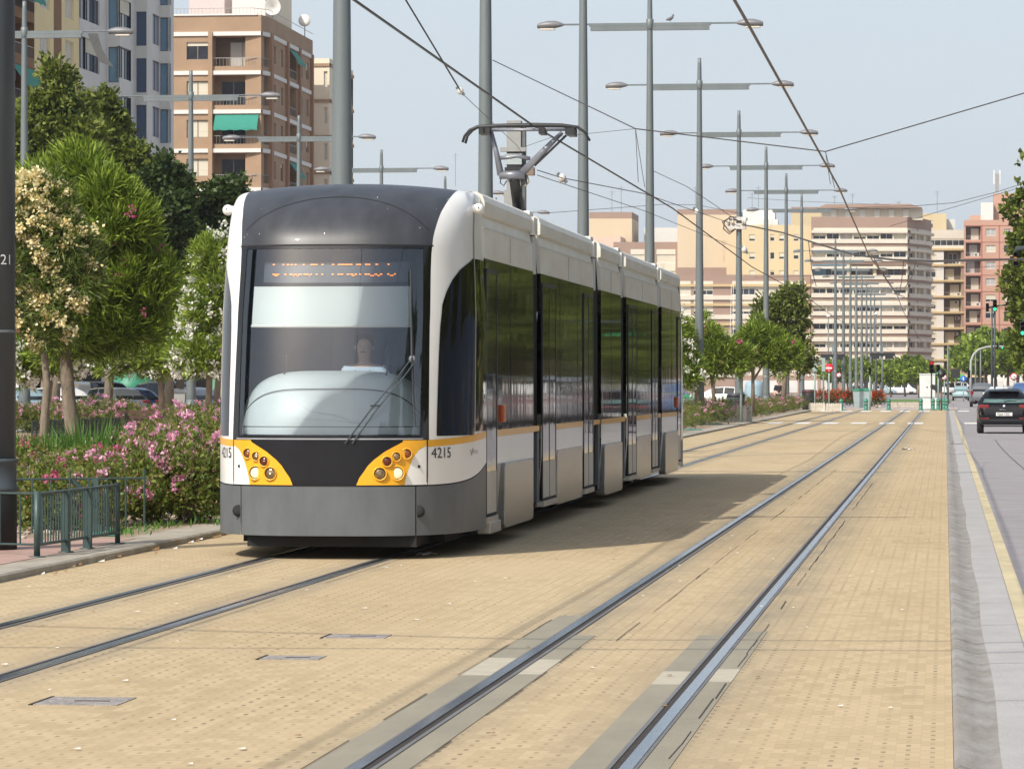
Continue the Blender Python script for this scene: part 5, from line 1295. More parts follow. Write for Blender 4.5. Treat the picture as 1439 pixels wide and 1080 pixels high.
roofbox(br, 5.0, 7.6, 4, 9, zt - .3, zt + 3, M_bwhite); roofbox(br, 1.4, 4.2, 5, 9, zt - .3, zt + 2.2, mat('pale pink render', (.62, .52, .50), .8)); roofbox(br, w_ - 1.8, w_ - .4, 6, 14, zt - .4, zt + 2.6, M_beige)
mb = MB(); mb.lathe([(.0, .12), (.35, .08), (.62, -.04), (.66, -.06), (.62, -.03), (0, .05)], M_bwhite, 18, axis='y', org=(0, 0, .9)); mb.tube([(0, .1, 0), (0, .1, .9)], .04, M_steel, 6); tag(mb.build('satellite_dish', loc=(at_Y(383, YB + 3), YB + 3, zt)), 'white satellite dish on the roof corner of the brown brick building', 'satellite dish')
mb = MB(); mb.lathe([(.0, .1), (.3, .06), (.5, -.04), (.5, -.05), (0, .04)], M_bwhite, 16, axis='y', org=(0, 0, .7)); mb.tube([(0, .1, -.6), (0, .1, .7)], .04, M_steel, 6); tag(mb.build('satellite_dish', loc=(at_Y(428, YB + 15), YB + 15, zt + .3)), 'smaller satellite dish on the brick roof next to the beige stair block', 'satellite dish')
# beige building beyond
Y1 = Yend + 3; x0 = at_Y(425, Y1); x1 = at_Y(463, Y1)
def bb(f): return [(30, 'w'), (5, 'b'), (3, 'w')]
be, zt2 = block('apartment_building', 'beige apartment building with brown bands between the brick one and the thick mast', [(x0, Y1), (x1, Y1), (x1, Y1 + 12.5), (x0, Y1 + 12.5)], [bb, [(3, 'w'), (4, 'b'), (5, 'w'), (3, 'k', M_brick)]], 1.4, 2.97, 9, M_beige, bands=((2.7, 2.95, M_brick, .1),), parapet=.4, seed=6)
# ---- far cluster
def rect(px0, px1, d, dep_=14):
    a = atd(px0, d); b = atd(px1, d); return [a, b, (b[0], b[1] + dep_), (a[0], a[1] + dep_)]
def zd(py, d): return H + (CY - py) * d / F
# tan tall blocks over the tram roof
def fbox(lab, px0, px1, py0, d, m, cap=None, caph=None, name='apartment_building', sides=None, nf=1, fh=2.9, z0=None, **k):
    zt_ = zd(py0, d); par = k.pop('parapet', .6); z0_ = zt_ - par - fh * nf
    return block(name, lab, rect(px0, px1, d), sides or [[(1, 'w')], [(1, 'w')]], z0_, fh, nf, m, parapet=par, cap=cap, **k)
fbox('tan tower block end with brown cap, nearest the tram roof', 828, 888, 298, 640, M_tan, cap=M_brk2, parapet=1.1, nf=7, sides=[[(8, 'w'), (1, 'w')], [(1, 'w')]], seed=9)
fbox('pink terrace roofs low behind the tan tower end', 790, 872, 332, 632, mat('pale pink stucco', (.66, .50, .40), .8), nf=5, sides=[[(2, 'w'), (1, 'g'), (3, 'w')], [(1, 'w')]], seed=10)
fbox('white rooftop storey between tan blocks above the tram', 905, 953, 320, 645, mat('white stucco', (.72, .70, .66), .8), nf=5, sides=[[(1, 'w')], [(1, 'w')]], seed=11)
M_ab = 600
b_, z_ = fbox('brown brick block with white bay windows just above the tram roof', 862, 954, 340, 625, M_brk2, nf=9, fh=2.75, parapet=1.2, sides=[[(10, 'w'), (8, 'b', M_creamw), (7, 'w'), (11, 'b', M_creamw), (2, 'w')], [(1, 'w')]], seed=12, op=(.5, 1.9))
b_, z_ = fbox('tall tan block with brown cap and windowless wall, above the tram tail', 952, 1037, 294, 622, M_tan, cap=M_brk2, nf=12, parapet=.9, sides=[lambda f: [(14, 'w', M_brk2 if f < 9 else M_tan), (30, 'w', M_brk2 if f < 9 else M_tan), (22, 'w', M_brk2 if f < 9 else M_tan), (1.5, 'w'), (14, 'w')], [(1, 'w')]], seed=13)
b_, z_ = fbox('low brown block with rows of white balconies behind the bracketed post', 948, 1139, 386, 604, M_brk2, nf=5, fh=3.1, parapet=1.0, sides=[[(10, 'b', M_creamw), (2, 'w'), (12, 'h', M_creamw), (12, 'w'), (14, 'h', M_creamw), (14, 'b', M_creamw), (8, 'h', M_creamw), (10, 'b', M_creamw), (3, 'w')], [(1, 'w')]], seed=14, op=(.9, 2.1), bands=((.1, .8, M_creamw, .25), (2.2, 2.6, M_slabc, .3)))
b_, z_ = fbox('pale orange building with few small windows, left of the banded block', 1036, 1145, 316, 618, M_yelb, nf=9, fh=2.95, parapet=.8, sides=[[(15, 'w'), (7, 'g'), (19, 'w'), (5, 'g'), (6, 'w'), (6, 'g'), (12, 'w'), (6, 'g'), (20, 'w')], [(1, 'w')]], seed=15, op=(1.1, 2.2))
roofbox(b_, .8, 6, 3, 8, z_ - .4, z_ + 2.6, M_bwhite); roofbox(b_, 3.5, 6.6, 1, 4, z_ - .4, z_ + .9, M_bwhite)
fbox('pale orange rooftop wall with brown cap behind the banded block', 1112, 1196, 291, 640, M_yelb, cap=M_brk2, nf=9, parapet=1.0, sides=[[(1, 'w')], [(1, 'w')]], seed=16)
# banded white block B
dB = 600; a = atd(1140, dB); b = atd(1275, dB); c = atd(1300, dB + 8); c2 = atd(1308.5, dB + 14); e_ = (c2[0], c2[1] + 12)
def Bf(f):
    g = random.Random(f)
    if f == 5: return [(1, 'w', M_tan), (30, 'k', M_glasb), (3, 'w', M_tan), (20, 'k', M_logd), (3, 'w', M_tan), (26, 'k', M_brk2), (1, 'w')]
    r = [(3, 'w', M_brk2)]
    for k in range(7): r += [(16, g.choice('gghcbg')), (1.6, 'w', M_creamw)]
    return r
def Bs(f): return [(2, 'w', M_creamw), (9, 'g'), (3, 'w', M_creamw), (2, 'w', M_brk2), (8, 'm'), (2, 'w', M_creamw)]
def Bt(f): return [(1, 'w', M_creamw), (6, 'm'), (1, 'w', M_creamw)]
bw, zB = block('apartment_building', 'long apartment block with white and brown bands straight down the avenue', [a, b, c, c2, e_, (a[0], a[1] + 16)], [Bf, Bs, Bt, None], 3.5, 2.87, 8, M_creamw, op=(1.1, 2.0), bands=((0, .42, M_brk2, .12), (.42, 1.08, M_creamw, .35), (2.05, 2.5, M_creamw, .5)), parapet=1.75, cap=M_brk2, seed=17, depth=.5, wlimit=96)
fl = MB(); roofbox(bw, 1.5, 17.6, 4, 9, zB - .4, zB + 1.5, M_creamw, capm=None)
mb = MB(); mb.prism([(.8, zB + 1.5), (17.5, zB + 1.5), (15.6, zB + 2.1), (2.2, zB + 2.1)], 2.5, 10, M_brk2); mb.build('roof_block', bw)
mb = MB()
for i in range(6):
    mb = MB(); mb.box(3 + i * 2.3, 3.9 + i * 2.3, 3.7, 3.95, zB - .3, zB + 1.3, M_bwhite); mb.build('roof_pillar', bw)
# C narrow building with dark loggias
def Cf(f):
    if f == 10: return [(50, 'g'), (2, 'w')]
    return [(10, 'b' if f % 2 else 'g', M_creamw), (1.5, 'w'), (10, 'w', M_bwhite), (25, 'K', M_slabc), (7, 'w', M_brk2)]
fbox('narrow building with a cream pillar and dark balconies, left of the pink one', 1305, 1358, 323, 660, M_creamw, nf=11, fh=2.76, parapet=.8, sides=[Cf, [(1, 'w')]], seed=18, bands=((0, .33, M_slabc, .3),), op=(.8, 2.0))
fbox('cream rooftop block behind the narrow building with dark balconies', 1296, 1330, 300, 672, M_yelb, nf=5, sides=[[(3, 'w'), (1, 'g'), (5, 'w')], [(1, 'w')]], seed=19)
fbox('small white rooftop hut with a railing, right of the cream rooftop block', 1329, 1342, 308, 676, M_bwhite, nf=5, sides=[[(1, 'w')], [(1, 'w')]], seed=20)
# D pink
def Df(f):
    return [(2, 'w'), (20, 'K' if f not in (0, 9) else 'g', M_pinkw), (2.2, 'w', M_redp_), (4, 'w'), (13, 'm'), (4, 'w'), (2, 'w', M_redp_), (5, 'w'), (10, 'm'), (6, 'w'), (2, 'w', M_redp_), (12, 'm'), (8, 'w'), (12, 'm'), (10, 'w')]
dk, zD = fbox('pink brick apartment building with red pilasters, behind the plane tree at right', 1355, 1475, 309, 640, M_pinkw, nf=9, fh=2.8, parapet=.9, sides=[Df, [(1, 'w')]], seed=21, op=(1.0, 2.2), bands=((2.72, 2.795, M_redp_, .06),), wlimit=70)
roofbox(dk, 5.0, 16, 3, 12, zD - .4, zD + 4.6, M_pinkw); roofbox(dk, 1.0, 5, 3, 8, zD - .4, zD + .9, M_pinkw); roofbox(dk, 2.8, 4.9, 1.2, 5, zD - .4, zD + 3.0, M_bwhite)
for i, (px, a_, b2) in enumerate(((1066, 262, 292), (1057, 270, 300), (1198, 272, 292), (1232, 285, 297), (1263, 283, 297), (1317, 268, 300), (860, 268, 298), (873, 262, 298), (977, 262, 292), (640, 215, 262), (1173, 275, 291))):
    antenna(px, a_, b2, 615, 'thin roof antenna, %s of those on the far roofs and above the tram' % ORD[i])
mb = MB(); mb.box(-.3, .3, -.3, .3, 0, 3.0, M_rail_); mb.box(-.6, -.38, -.1, .1, 1.2, 3.6, M_winf); mb.box(.38, .6, -.1, .1, 1.2, 3.6, M_winf); tag(mb.build('phone_mast', loc=P3(1401, 269, 638)), 'short phone mast on the roof of the pink building', 'mast')
# ground level clutter under the far blocks
M_shopl = mat('pale shop front', (.6, .58, .55), .6, var=.2, scale=.3)
def shop(lab, px0, px1, d, h, m, m2, awn=None):
    a = atd(px0, d); b = atd(px1, d); w = b[0] - a[0]; t = thing('small_shop', lab, 'shop', (a[0], a[1], 0)); mb = MB(); mb.box(0, w, 0, 3, 0, h, m); mb.build('wall', t); mb = MB(); n = max(2, int(w / 3))
    for i in range(n): mb.box(w * i / n + .3, w * (i + 1) / n - .3, -.05, .02, .3, h - .8, m2)
    mb.build('shop_window', t)
    if awn: mb = MB(); mb.prism([(-.9, h - .7), (0, h - .35), (0, h - .7)], 0, w, awn, axis='x'); mb.build('awning', t)
shop('dark row of shops under yellow awnings, behind the white van', 1235, 1292, 585, 3.2, M_slabc, M_shop, M_slabc)
shop('low shop row with pale walls below the banded block, left part', 1040, 1236, 590, 3.0, M_brk2, M_shopl)
shop('white low building behind the parked cars at right', 1385, 1440, 560, 3.0, M_bwhite, M_shopl)
shop('dark shop fronts under the narrow building', 1296, 1384, 590, 3.4, M_brk2, M_shop, M_slabc)
# ground floors of the left buildings: columns, shutters
def pier(px, d, w, h, m, lab, name='shop_pier'):
    X, Y = atd(px, d); mb = MB(); mb.box(-w / 2, w / 2, -.3, .3, 0, h, m); mb.box(-w / 2 - .1, w / 2 + .1, -.35, .35, h, h + .25, m); tag(mb.build(name, loc=(X, Y, .1)), lab, 'pier')
pier(155, 215, .9, 4.2, M_shut, 'pale shuttered bay of the dark arcade, behind the white van roof'); pier(184, 214, .45, 4.0, mat('ochre pier', (.5, .3, .08), .7), 'ochre pier of the arcade left of the green container'); pier(196, 216, .3, 4.2, M_bwhite, 'slim white pier of the arcade'); pier(215, 216, .35, 4.2, M_bwhite, 'second slim white pier of the arcade, right of the green container')
pier(308, 212, 1.2, 3.6, mat('mint green shutter', (.14, .32, .20), .7), 'mint green shutter with red graffiti beside the tram'); pier(237, 214, .5, 3.6, M_slabc, 'yellow sign panel behind the white oleander trunk')
X, Y = atd(160, 222); mb = MB(); mb.box(-14, 14, 0, 1, 0, 5.2, M_shop); tag(mb.build('arcade_wall', loc=(X, Y, .1)), 'dark shopping arcade behind the parked cars at left', 'wall')
# ------------------------------------------------------------------ vehicles
M_tyre_ = mat('tyre rubber', (.015, .015, .016), .8); M_rim = mat('wheel rim', (.35, .35, .36), .3, .8); M_cglass = mat('car glass', (.012, .016, .018), .06, var=.2); M_tail = mat('tail light', (.20, .012, .015), .15, var=.3, scale=14, coat=.5); M_plate = mat('number plate', (.75, .75, .72), .4); M_trimb = mat('black trim', (.01, .01, .011), .5)
M_cgl2 = mat('pale rear glass', (.10, .17, .16), .07, var=.4, scale=3)
def paint(n, c, metal=.3): return mat('paint ' + n, c, .25, metal, var=.04, coat=.8 if sum(c) > .1 else .25, spec=.5 if sum(c) > .1 else .3)
KIND = {
 'hatch': (4.0, 1.70, 1.44, [(0, .60, .60, .84), (.04, .80, .82, .92), (.13, .93, .95, .96), (.28, .99, 1.06, .97), (.52, .97, 1.30, .98), (.80, .95, 1.40, 1), (1.5, .95, 1.44, 1), (2.2, .93, 1.40, 1), (3.0, .92, .96, 1), (3.6, .82, .84, .97), (3.92, .66, .68, .9), (4.0, .5, .52, .8)], (2, 5), (7, 8)),
 'suv': (4.4, 1.78, 1.66, [(0, .66, .66, .88), (.06, .95, .97, .95), (.16, 1.06, 1.10, .98), (.30, 1.08, 1.45, .99), (.45, 1.08, 1.60, 1), (.8, 1.06, 1.66, 1), (1.8, 1.02, 1.67, 1), (2.5, 1.0, 1.60, 1), (3.3, .98, 1.02, 1), (3.9, .92, .94, .98), (4.3, .75, .77, .9), (4.4, .5, .52, .85)], (2, 4), (7, 8)),
 'van': (4.9, 1.9, 1.95, [(0, .7, .7, .92), (.05, 1.05, 1.08, .97), (.12, 1.1, 1.3, .98), (.18, 1.1, 1.86, .98), (.4, 1.1, 1.94, 1), (1.4, 1.1, 1.96, 1), (2.6, 1.1, 1.96, 1), (3.5, 1.08, 1.86, 1), (4.2, 1.05, 1.12, 1), (4.7, .85, .9, .96), (4.85, .7, .72, .9), (4.9, .5, .52, .85)], (2, 3), (7, 8)),
 'bigvan': (5.4, 2.0, 2.5, [(0, .7, .7, .95), (.04, 1.25, 1.28, .98), (.08, 1.3, 1.5, .98), (.14, 1.3, 2.42, .98), (.4, 1.3, 2.5, 1), (1.6, 1.3, 2.52, 1), (3.0, 1.3, 2.52, 1), (4.0, 1.25, 2.3, 1), (4.7, 1.15, 1.25, 1), (5.2, .95, 1.0, .96), (5.35, .7, .72, .9), (5.4, .5, .52, .85)], (2, 3), (7, 8)),
}
def car(kind, lab, loc, rz, pm, detail=False, group=None, rearg=None, name=None):
    L, W, Hh, st, rw, fw = KIND[kind]; t = thing(name or {'hatch': 'parked_car', 'suv': 'parked_car', 'van': 'parked_van', 'bigvan': 'parked_van'}[kind], lab, 'van' if 'van' in kind else 'car', loc, rz, group)
    def sec(y, zb, zt, ws):
        w = W / 2 * ws; b = .22 if .3 < y < L - .3 else .28; up = max(0, zt - zb); wr = w * (1 - .33 * min(1, up / .46)) if kind != 'bigvan' else w * (1 - .1 * min(1, up / .8))
        if kind == 'van': wr = w * (1 - .15 * min(1, up / .6))
        hp = [(w * .86, b), (w * .97, b + .10), (w, b + .28), (w * 1.0, (b + .28 + zb) / 2 + .06), (w * .985, zb - .06), (w * .95, zb), (wr, zb + up * .93), (wr * .80, zb + up * .995), (0, zb + up + (.012 if up > .1 else .0))]
        return [(x, y, z) for x, z in hp] + [(-x, y, z) for x, z in reversed(hp[:-1])]
    secs = [sec(*s) for s in st]; mb = MB(); mb.grid(secs, pm); mb.face(secs[0], pm); mb.face(secs[-1], pm); mb.face([(W * .4, .3, .22), (-W * .4, .3, .22), (-W * .4, L - .3, .22), (W * .4, L - .3, .22)], M_trimb)
    o = mb.build('body', t)
    def lerp(a, b, k): return Vector(a).lerp(Vector(b), k)
    def pane(q, m, nm, ins=.08, off=.006):
        c = sum((Vector(p) for p in q), Vector()) / 4; q2 = [Vector(p).lerp(c, ins) for p in q]; n = (q2[1] - q2[0]).cross(q2[3] - q2[0]).normalized()
        if n.dot(c - Vector((0, L / 2, .8))) < 0: n = -n
        g = MB(); g.face([p + n * off for p in q2], m); g.face([p + n * (off - .012) for p in q2], M_trimb); return g.build(nm, t)
    a, b = rw; s0, s1 = secs[a], secs[b]
    pane([(s0[5][0] * .93, s0[5][1], s0[5][2] + .02) if a else s0[5], (-s0[5][0] * .93, s0[5][1], s0[5][2] + .02), (-s1[6][0] * .96, s1[6][1], s1[6][2] - .02), (s1[6][0] * .96, s1[6][1], s1[6][2] - .02)], rearg or M_cglass, 'rear_window', .06, .035 if kind in ('hatch',) else .04)
    a, b = fw; s0, s1 = secs[a], secs[b]; pane([s0[6], s0[10], s1[11], s1[5]], M_cglass, 'windscreen', .06, .02)
    # side windows
    cuts = [(rw[1], rw[1] + 1), (rw[1] + 1, rw[1] + 2), (rw[1] + 2, fw[0] + (0 if fw[0] > rw[1] + 2 else 0))]
    for i in range(rw[1], fw[0]):
        for s in (0, 1):
            A_, B_ = secs[i], secs[i + 1]; i5, i6 = (5, 6) if s == 0 else (len(A_) - 6, len(A_) - 7)
            if kind == 'bigvan' and i < fw[0] - 1: continue
            pane([A_[i5], B_[i5], B_[i6], A_[i6]], M_cglass, 'side_window', .09, .006)
    for y in (.78, L - .82):
        for s in (-1, 1):
            r = .31 if kind == 'hatch' else .34; w = MB(); w.lathe([(r * .62, -.10), (r * .94, -.10), (r, -.06), (r, .06), (r * .94, .10), (r * .62, .10)], M_tyre_, 20, axis='x', org=(0, 0, 0)); wo = w.build('wheel', t, loc=(s * (W / 2 - .105), y, r))
            w = MB(); w.lathe([(.02, .03), (r * .2, .06), (r * .60, .085), (r * .63, .10), (r * .63, -.1), (.02, -.1)], M_rim, 12, axis='x', org=(0, 0, 0)); ro = w.build('rim', wo); ro.scale = (s, 1, 1)
    for s in (-1, 1):
        w = MB(); z0, z1 = (.79, .93) if kind == 'hatch' else ((.85, 1.15) if kind == 'suv' else (.8, 1.25)); xx = W / 2
        w.box(*sorted((s * xx * (.56 if kind == 'hatch' else .74), s * xx * .955)), .01 if kind != 'hatch' else .045, .32, z0, z1, M_tail); w.build('tail_light', t, bevel=.03)
        w = MB(); w.box(*sorted((s * xx * .55, s * xx * .9)), L - .22, L - .02, .58, .72, M_plate); w.build('headlight', t, bevel=.02)
        w = MB(); w.ball((s * (xx + .07), L * .66, 1.0 if kind == 'hatch' else 1.12), .10, pm, 8, sx=.9, sy=.5, sz=.7); w.build('wing_mirror', t)
    w = MB(); w.box(-W * .44, W * .44, -.05, .12, .30, .44, M_trimb if not detail else pm); w.build('rear_bumper', t, bevel=.03)
    if detail:
        w = MB(); w.box(-.26, .26, -.045, -.02, .57, .68, M_plate); pl = w.build('number_plate', t, bevel=.005)
        me = text_mesh('9364 FZC', .115); 
        for v in me.vertices: v.co = Vector((v.co.x * .86 - .225, -.05, .585 + v.co.y))
        me.materials.append(M_trimb); o2 = bpy.data.objects.new('lettering', me); C.objects.link(o2); o2.parent = pl
        w = MB(); w.lathe([(0, -.01), (.05, -.008), (.055, .02), (0, .02)], mat('chrome badge', (.7, .7, .7), .2, .9), 12, axis='y', org=(0, .02, .885)); w.build('badge', t)
        me = text_mesh('IBIZA', .05)
        for v in me.vertices: v.co = Vector((v.co.x * 1.7 - .15, -.006, .755 + v.co.y))
        me.materials.append(MATS['chrome badge']); o2 = bpy.data.objects.new('lettering', me); C.objects.link(o2); o2.parent = t
        w = MB(); w.tube([(.02, .20, 1.03), (.16, .21, 1.06), (.40, .22, 1.055)], .014, M_trimb, 6); w.ball((.02, .19, 1.02), .035, M_trimb, 8); w.build('rear_wiper', t)
        w = MB(); w.box(-.72, .72, -.035, .05, .29, .46, M_trimb); w.box(-.75, -.48, -.055, .0, .47, .51, M_tail); w.box(.48, .75, -.055, .0, .47, .51, M_tail); w.build('diffuser', t, bevel=.01)
        w = MB(); w.tube([(0, 1.0, 1.44), (0, .75, 1.58)], .006, M_trimb, 5); w.box(-.48, .48, .44, .80, 1.345, 1.372, pm); w.build('roof_spoiler', t, bevel=.01)
    return t
M_blk = paint('black', (.004, .004, .006), .0); M_slv = paint('silver', (.40, .41, .42), .6); M_lbl = paint('light blue', (.38, .52, .55), .4); M_wh = paint('white', (.78, .78, .76), 0); M_dbl = paint('dark blue', (.02, .03, .07), .2); M_rd = paint('red', (.30, .03, .04), .1); M_gy = paint('grey', (.16, .17, .18), .4); M_bl2 = paint('mid blue', (.05, .11, .26), .2)
X0, Y0 = gnd(1411, 608.5)
car('hatch', 'black hatchback driving away in the nearest lane at right, licence plate visible', (X0, Y0 - .3, -.01), 0, M_blk, True, rearg=M_cgl2, name='car')
def carat(kind, lab, px, d, pm, rz=0, grp=None, rg=None, nm='car', z=-.01): X, Y = atd(px, d); return car(kind, lab, (X, Y, z), rz, pm, False, grp, rg, nm)
carat('suv', 'dark blue people carrier with a bright roof edge, half cut by the right edge', 1444, 178, M_bl2, rg=M_cgl2)
carat('hatch', 'light blue small hatchback far down the road', 1350.5, 365, M_lbl, rg=M_cgl2)
carat('hatch', 'dark blue car just right of the light blue hatchback', 1368, 400, M_dbl)
carat('suv', 'dark grey car with a glinting rear window behind the black hatchback', 1381, 265, M_gy)
carat('hatch', 'white-roofed car between the black hatchback and the people carrier', 1404, 240, M_wh)
carat('hatch', 'red car among the far traffic at right', 1382, 345, M_rd)
carat('hatch', 'silver car far behind the traffic at right', 1420, 330, M_slv)
carat('van', 'white van crossing sideways beyond the roundabout, left of the white cabinet', 1243.5, 585, M_wh, rz=R(-90), nm='van')
carat('van', 'white van behind the traffic lights and the cabinet', 1326, 560, M_wh, rz=R(-60), nm='van')
carat('hatch', 'small blue car hidden behind the lamp posts left of the white van', 1222, 560, M_lbl, rz=R(-90))
carat('hatch', 'dark car at the roundabout behind the red shrubs', 1190, 500, M_gy, rz=R(-90))
carat('hatch', 'blue car seen under the oleanders just right of the tram tail', 968, 215, M_bl2, rz=R(70))
carat('hatch', 'white car seen under the oleanders between two posts', 1053, 240, M_wh, rz=R(80))
# car park at the left: roofs over the roses
lp = [(28, 'hatch', M_slv, 'pale car at the left edge behind the far rose bed', 150), (75, 'bigvan', M_wh, 'tall white van with black rear windows behind the oleander trunks', 153), (133, 'suv', M_slv, 'silver people carrier right of the leaning oleander trunk', 150), (166, 'suv', M_blk, 'black car next to the silver people carrier', 150), (188, 'hatch', M_gy, 'grey car in front of the green container', 148), (207, 'hatch', M_dbl, 'dark blue car left of the white oleander trunk', 150), (262, 'suv', M_dbl, 'dark car behind the grey bin at left', 153), (300, 'hatch', M_slv, 'silver car next to the tram front behind the roses', 152), (50, 'hatch', M_lbl, 'light blue car before the tall white van', 143), (110, 'hatch', M_wh, 'white car hidden by the leaning trunk', 148)]
for px, k, m, lab, d in lp: carat(k, lab, px, d, m, rz=R(48), nm='parked_van' if k == 'bigvan' else 'parked_car', z=.02)
# parked cars off the right edge, seen mirrored in the tram side
cols = [M_slv, M_wh, M_gy, M_blk, M_rd, M_wh, M_dbl, M_slv]
pr = [car(('hatch', 'suv', 'hatch', 'van')[i % 4], 'parked car off the right edge, mirrored in the tram side', (8.0, 120 + i * 5.6, -.01), 0, cols[i], False, 'parked cars mirrored in the tram') for i in range(8)]
for i in range(8, 24): dup(pr[(i * 3) % 8], (8.0, 120 + i * 5.4, -.01), 0)
# bins and containers
def bin_(lab, px, d, w, h, m, m2, name='litter_bin', z=.06, rnd_=False):
    X, Y = atd(px, d); t = thing(name, lab, 'bin', (X, Y, z)); mb = MB()
    if rnd_: mb.lathe([(w * .42, 0), (w * .5, .05), (w * .5, h * .93), (w * .44, h), (w * .3, h)], m, 16)
    else:
        mb.prism([(-w * .42, 0), (w * .42, 0), (w * .5, h * .86), (-w * .5, h * .86)], -w * .35, w * .35, m)
    mb.build('body', t); mb = MB()
    if rnd_: mb.lathe([(w * .52, h * .86), (w * .53, h * .9), (w * .52, h * .94), (w * .5, h * .94)], m2, 16)
    else: mb.prism([(-w * .53, h * .865), (w * .53, h * .865), (w * .50, h * .95), (w * .2, h), (-w * .2, h), (-w * .50, h * .95)], -w * .38, w * .38, m2)
    mb.build('lid', t)
bin_('dark litter bin at the foot of the bracketed lamp post', 1034, 158, .75, 1.15, mat('dark blue grey plastic', (.05, .06, .075), .5), M_dark, rnd_=True)
bin_('dark litter bin left of the traffic lights near the no-entry sign', 1137, 226, .85, 1.2, M_dark, mat('dark red rim', (.12, .02, .02), .5), rnd_=True)
M_bgr = mat('pale grey green container', (.30, .38, .38), .6, var=.1); M_lid = mat('green lid', (.04, .25, .15), .5)
bin_('pale container with green lid beside the red shrubs', 1212, 248, 1.25, 1.25, M_bgr, M_lid, 'waste_container')
bin_('pale container with green lid just right of the tram tail', 968, 155, .75, 1.1, M_bgr, M_lid, 'waste_container')
bin_('grey litter container behind the white oleander trunk at left', 246, 150, .95, 1.35, M_col, M_gy, 'waste_container')
X, Y = atd(186, 158); mb = MB(); mb.ball((0, 0, 1.3), .95, M_lid, 20, sz=.95); mb.lathe([(.93, 0), (.95, 1.3)], M_lid, 20); tag(mb.build('bottle_bank', loc=(X, Y, .02)), 'round green bottle bank behind the parked cars at left', 'bottle bank')
X, Y = atd(1060, 200); mb = MB(); mb.lathe([(.5, 0), (.52, .05), (.5, 1.4), (.42, 1.62), (0, 1.72)], mat('pale blue container', (.30, .42, .50), .5), 16); tag(mb.build('bottle_bank', loc=(X, Y, .1)), 'pale blue container under the oleanders right of the bracketed post', 'bottle bank')
# posters columns / advertising pillars (grey cylinders) at left
for px, d, lab in ((42, 121, 'grey painted cylinder foot of the nearest left lamp post'),): pass
# ribbed concrete blocks
def cblock(lab, px, d, w, hs=1):
    X, Y = atd(px, d); mb = MB(); n = 7; m = mat('white ribbed concrete', (.60, .57, .50), .85, var=.15, scale=4, dirt=.2); g_ = random.Random(px)
    for i in range(n): x = -w / 2 + w * i / n; mb.prism([(x + .01, 0), (x + w / n - .01, 0), (x + w / n - .01, .62 - .03 * (i % 2)), (x + w / n * .5, .68), (x + .01, .62)], -.22, .22, m)
    mb.box(-w / 2, w / 2, -.18, .18, 0, .55, m); o = tag(mb.build('concrete_block', loc=(X, Y, .06 if hs == 1 else .01)), lab, 'block'); o.scale = (1, 1, hs)
cblock('white ribbed concrete block left of the signal post, behind the tram tail', 1031, 152, 1.05); cblock('narrower white ribbed concrete block right of the signal post', 1048, 153, .5); cblock('white ribbed block at the far end of the kerb, left one', 1148, 220, .95, .75); cblock('white ribbed block at the foot of the no-entry sign', 1172, 221, .9, .7)
for i, px in enumerate((1255, 1267, 1279, 1290, 1232)): cblock('white ribbed block before the grass verge, %s from the left' % ('second', 'third', 'fourth', 'fifth', 'first')[i], px, 258, .55, .55)
# bollards
bo = None
for i, (px, d) in enumerate(((1182, 226), (1217, 229), (1249, 230), (1294, 231), (1311, 231), (1318.5, 232), (1330, 231), (1326, 236))):
    X, Y = atd(px, d); lab = ['green bollard below the red shrubs', 'green bollard in front of the pale container', 'green bollard between the tracks at the crossing', 'green bollard left of the white cabinet', 'green bollard right before the white cabinet', 'green bollard at the right corner of the white cabinet', 'green bollard nearest the road', 'green bollard just behind the one nearest the road'][i]
    if bo is None:
        bo = thing('bollard', lab, 'bollard', (X, Y, 0), 0, 'green bollards at the crossing'); mb = MB(); mb.lathe([(.13, 0), (.13, .05), (.095, .07), (.09, .7), (.115, .72), (.115, .8), (.09, .82), (.10, .9), (.06, .98), (0, 1.0)], mat('green bollard paint', (.04, .20, .14), .4), 14); mb.build('post', bo); mb = MB(); mb.lathe([(.097, .55), (.097, .63)], mat('pale green band', (.25, .4, .33), .5), 14); mb.build('band', bo)
    else: dup(bo, (X, Y, 0), 0, lab, sc=(1.25, 1.25, .72))
bo.scale = (1.25, 1.25, .72)
# signs
M_red = mat('sign red', (.55, .015, .03), .4, var=.02); M_sw = mat('sign white', (.8, .8, .78), .4, var=.02); M_pale = mat('pale green post', (.30, .40, .37), .5)
def sign(lab, px, py, d, r, kind, ground=True, name='road_sign'):
    X, Y = atd(px, d); zc = H + (CY - py) * d / F; t = thing(name, lab, 'sign', (X, Y, .05)); zc -= .05
    if ground: mb = MB(); mb.tube([(0, .05, 0), (0, .05, zc + r * .6)], .045, M_pale, 8); mb.build('post', t)
    mb = MB(); f_ = {'noentry': M_red, 'limit': M_red, 'blue': mat('sign blue', (.03, .14, .45), .4)}[kind]; mb.lathe([(0, 0), (r, 0), (r, .02), (0, .02)], f_, 24, axis='y', org=(0, -.02, zc)); mb.build('plate', t)
    mb = MB()
    if kind == 'noentry': mb.box(-r * .68, r * .68, -.03, -.021, zc - r * .17, zc + r * .17, M_sw); mb.box(-r * .2, r * .2, -.03, -.021, zc - r * .62, zc - r * .5, M_sw)
    if kind == 'limit': mb.lathe([(0, 0), (r * .74, 0), (r * .74, .008), (0, .008)], M_sw, 20, axis='y', org=(0, -.03, zc)); mb.box(-r * .35, r * .35, -.036, -.031, zc - r * .1, zc + r * .1, M_dark)
    if kind == 'blue': mb.box(-r * .12, r * .12, -.03, -.021, zc - r * .5, zc + r * .5, M_sw)
    mb.build('symbol', t)
sign('round red no-entry sign with a white bar on a pale post', 1165, 517, 224, .27, 'noentry')
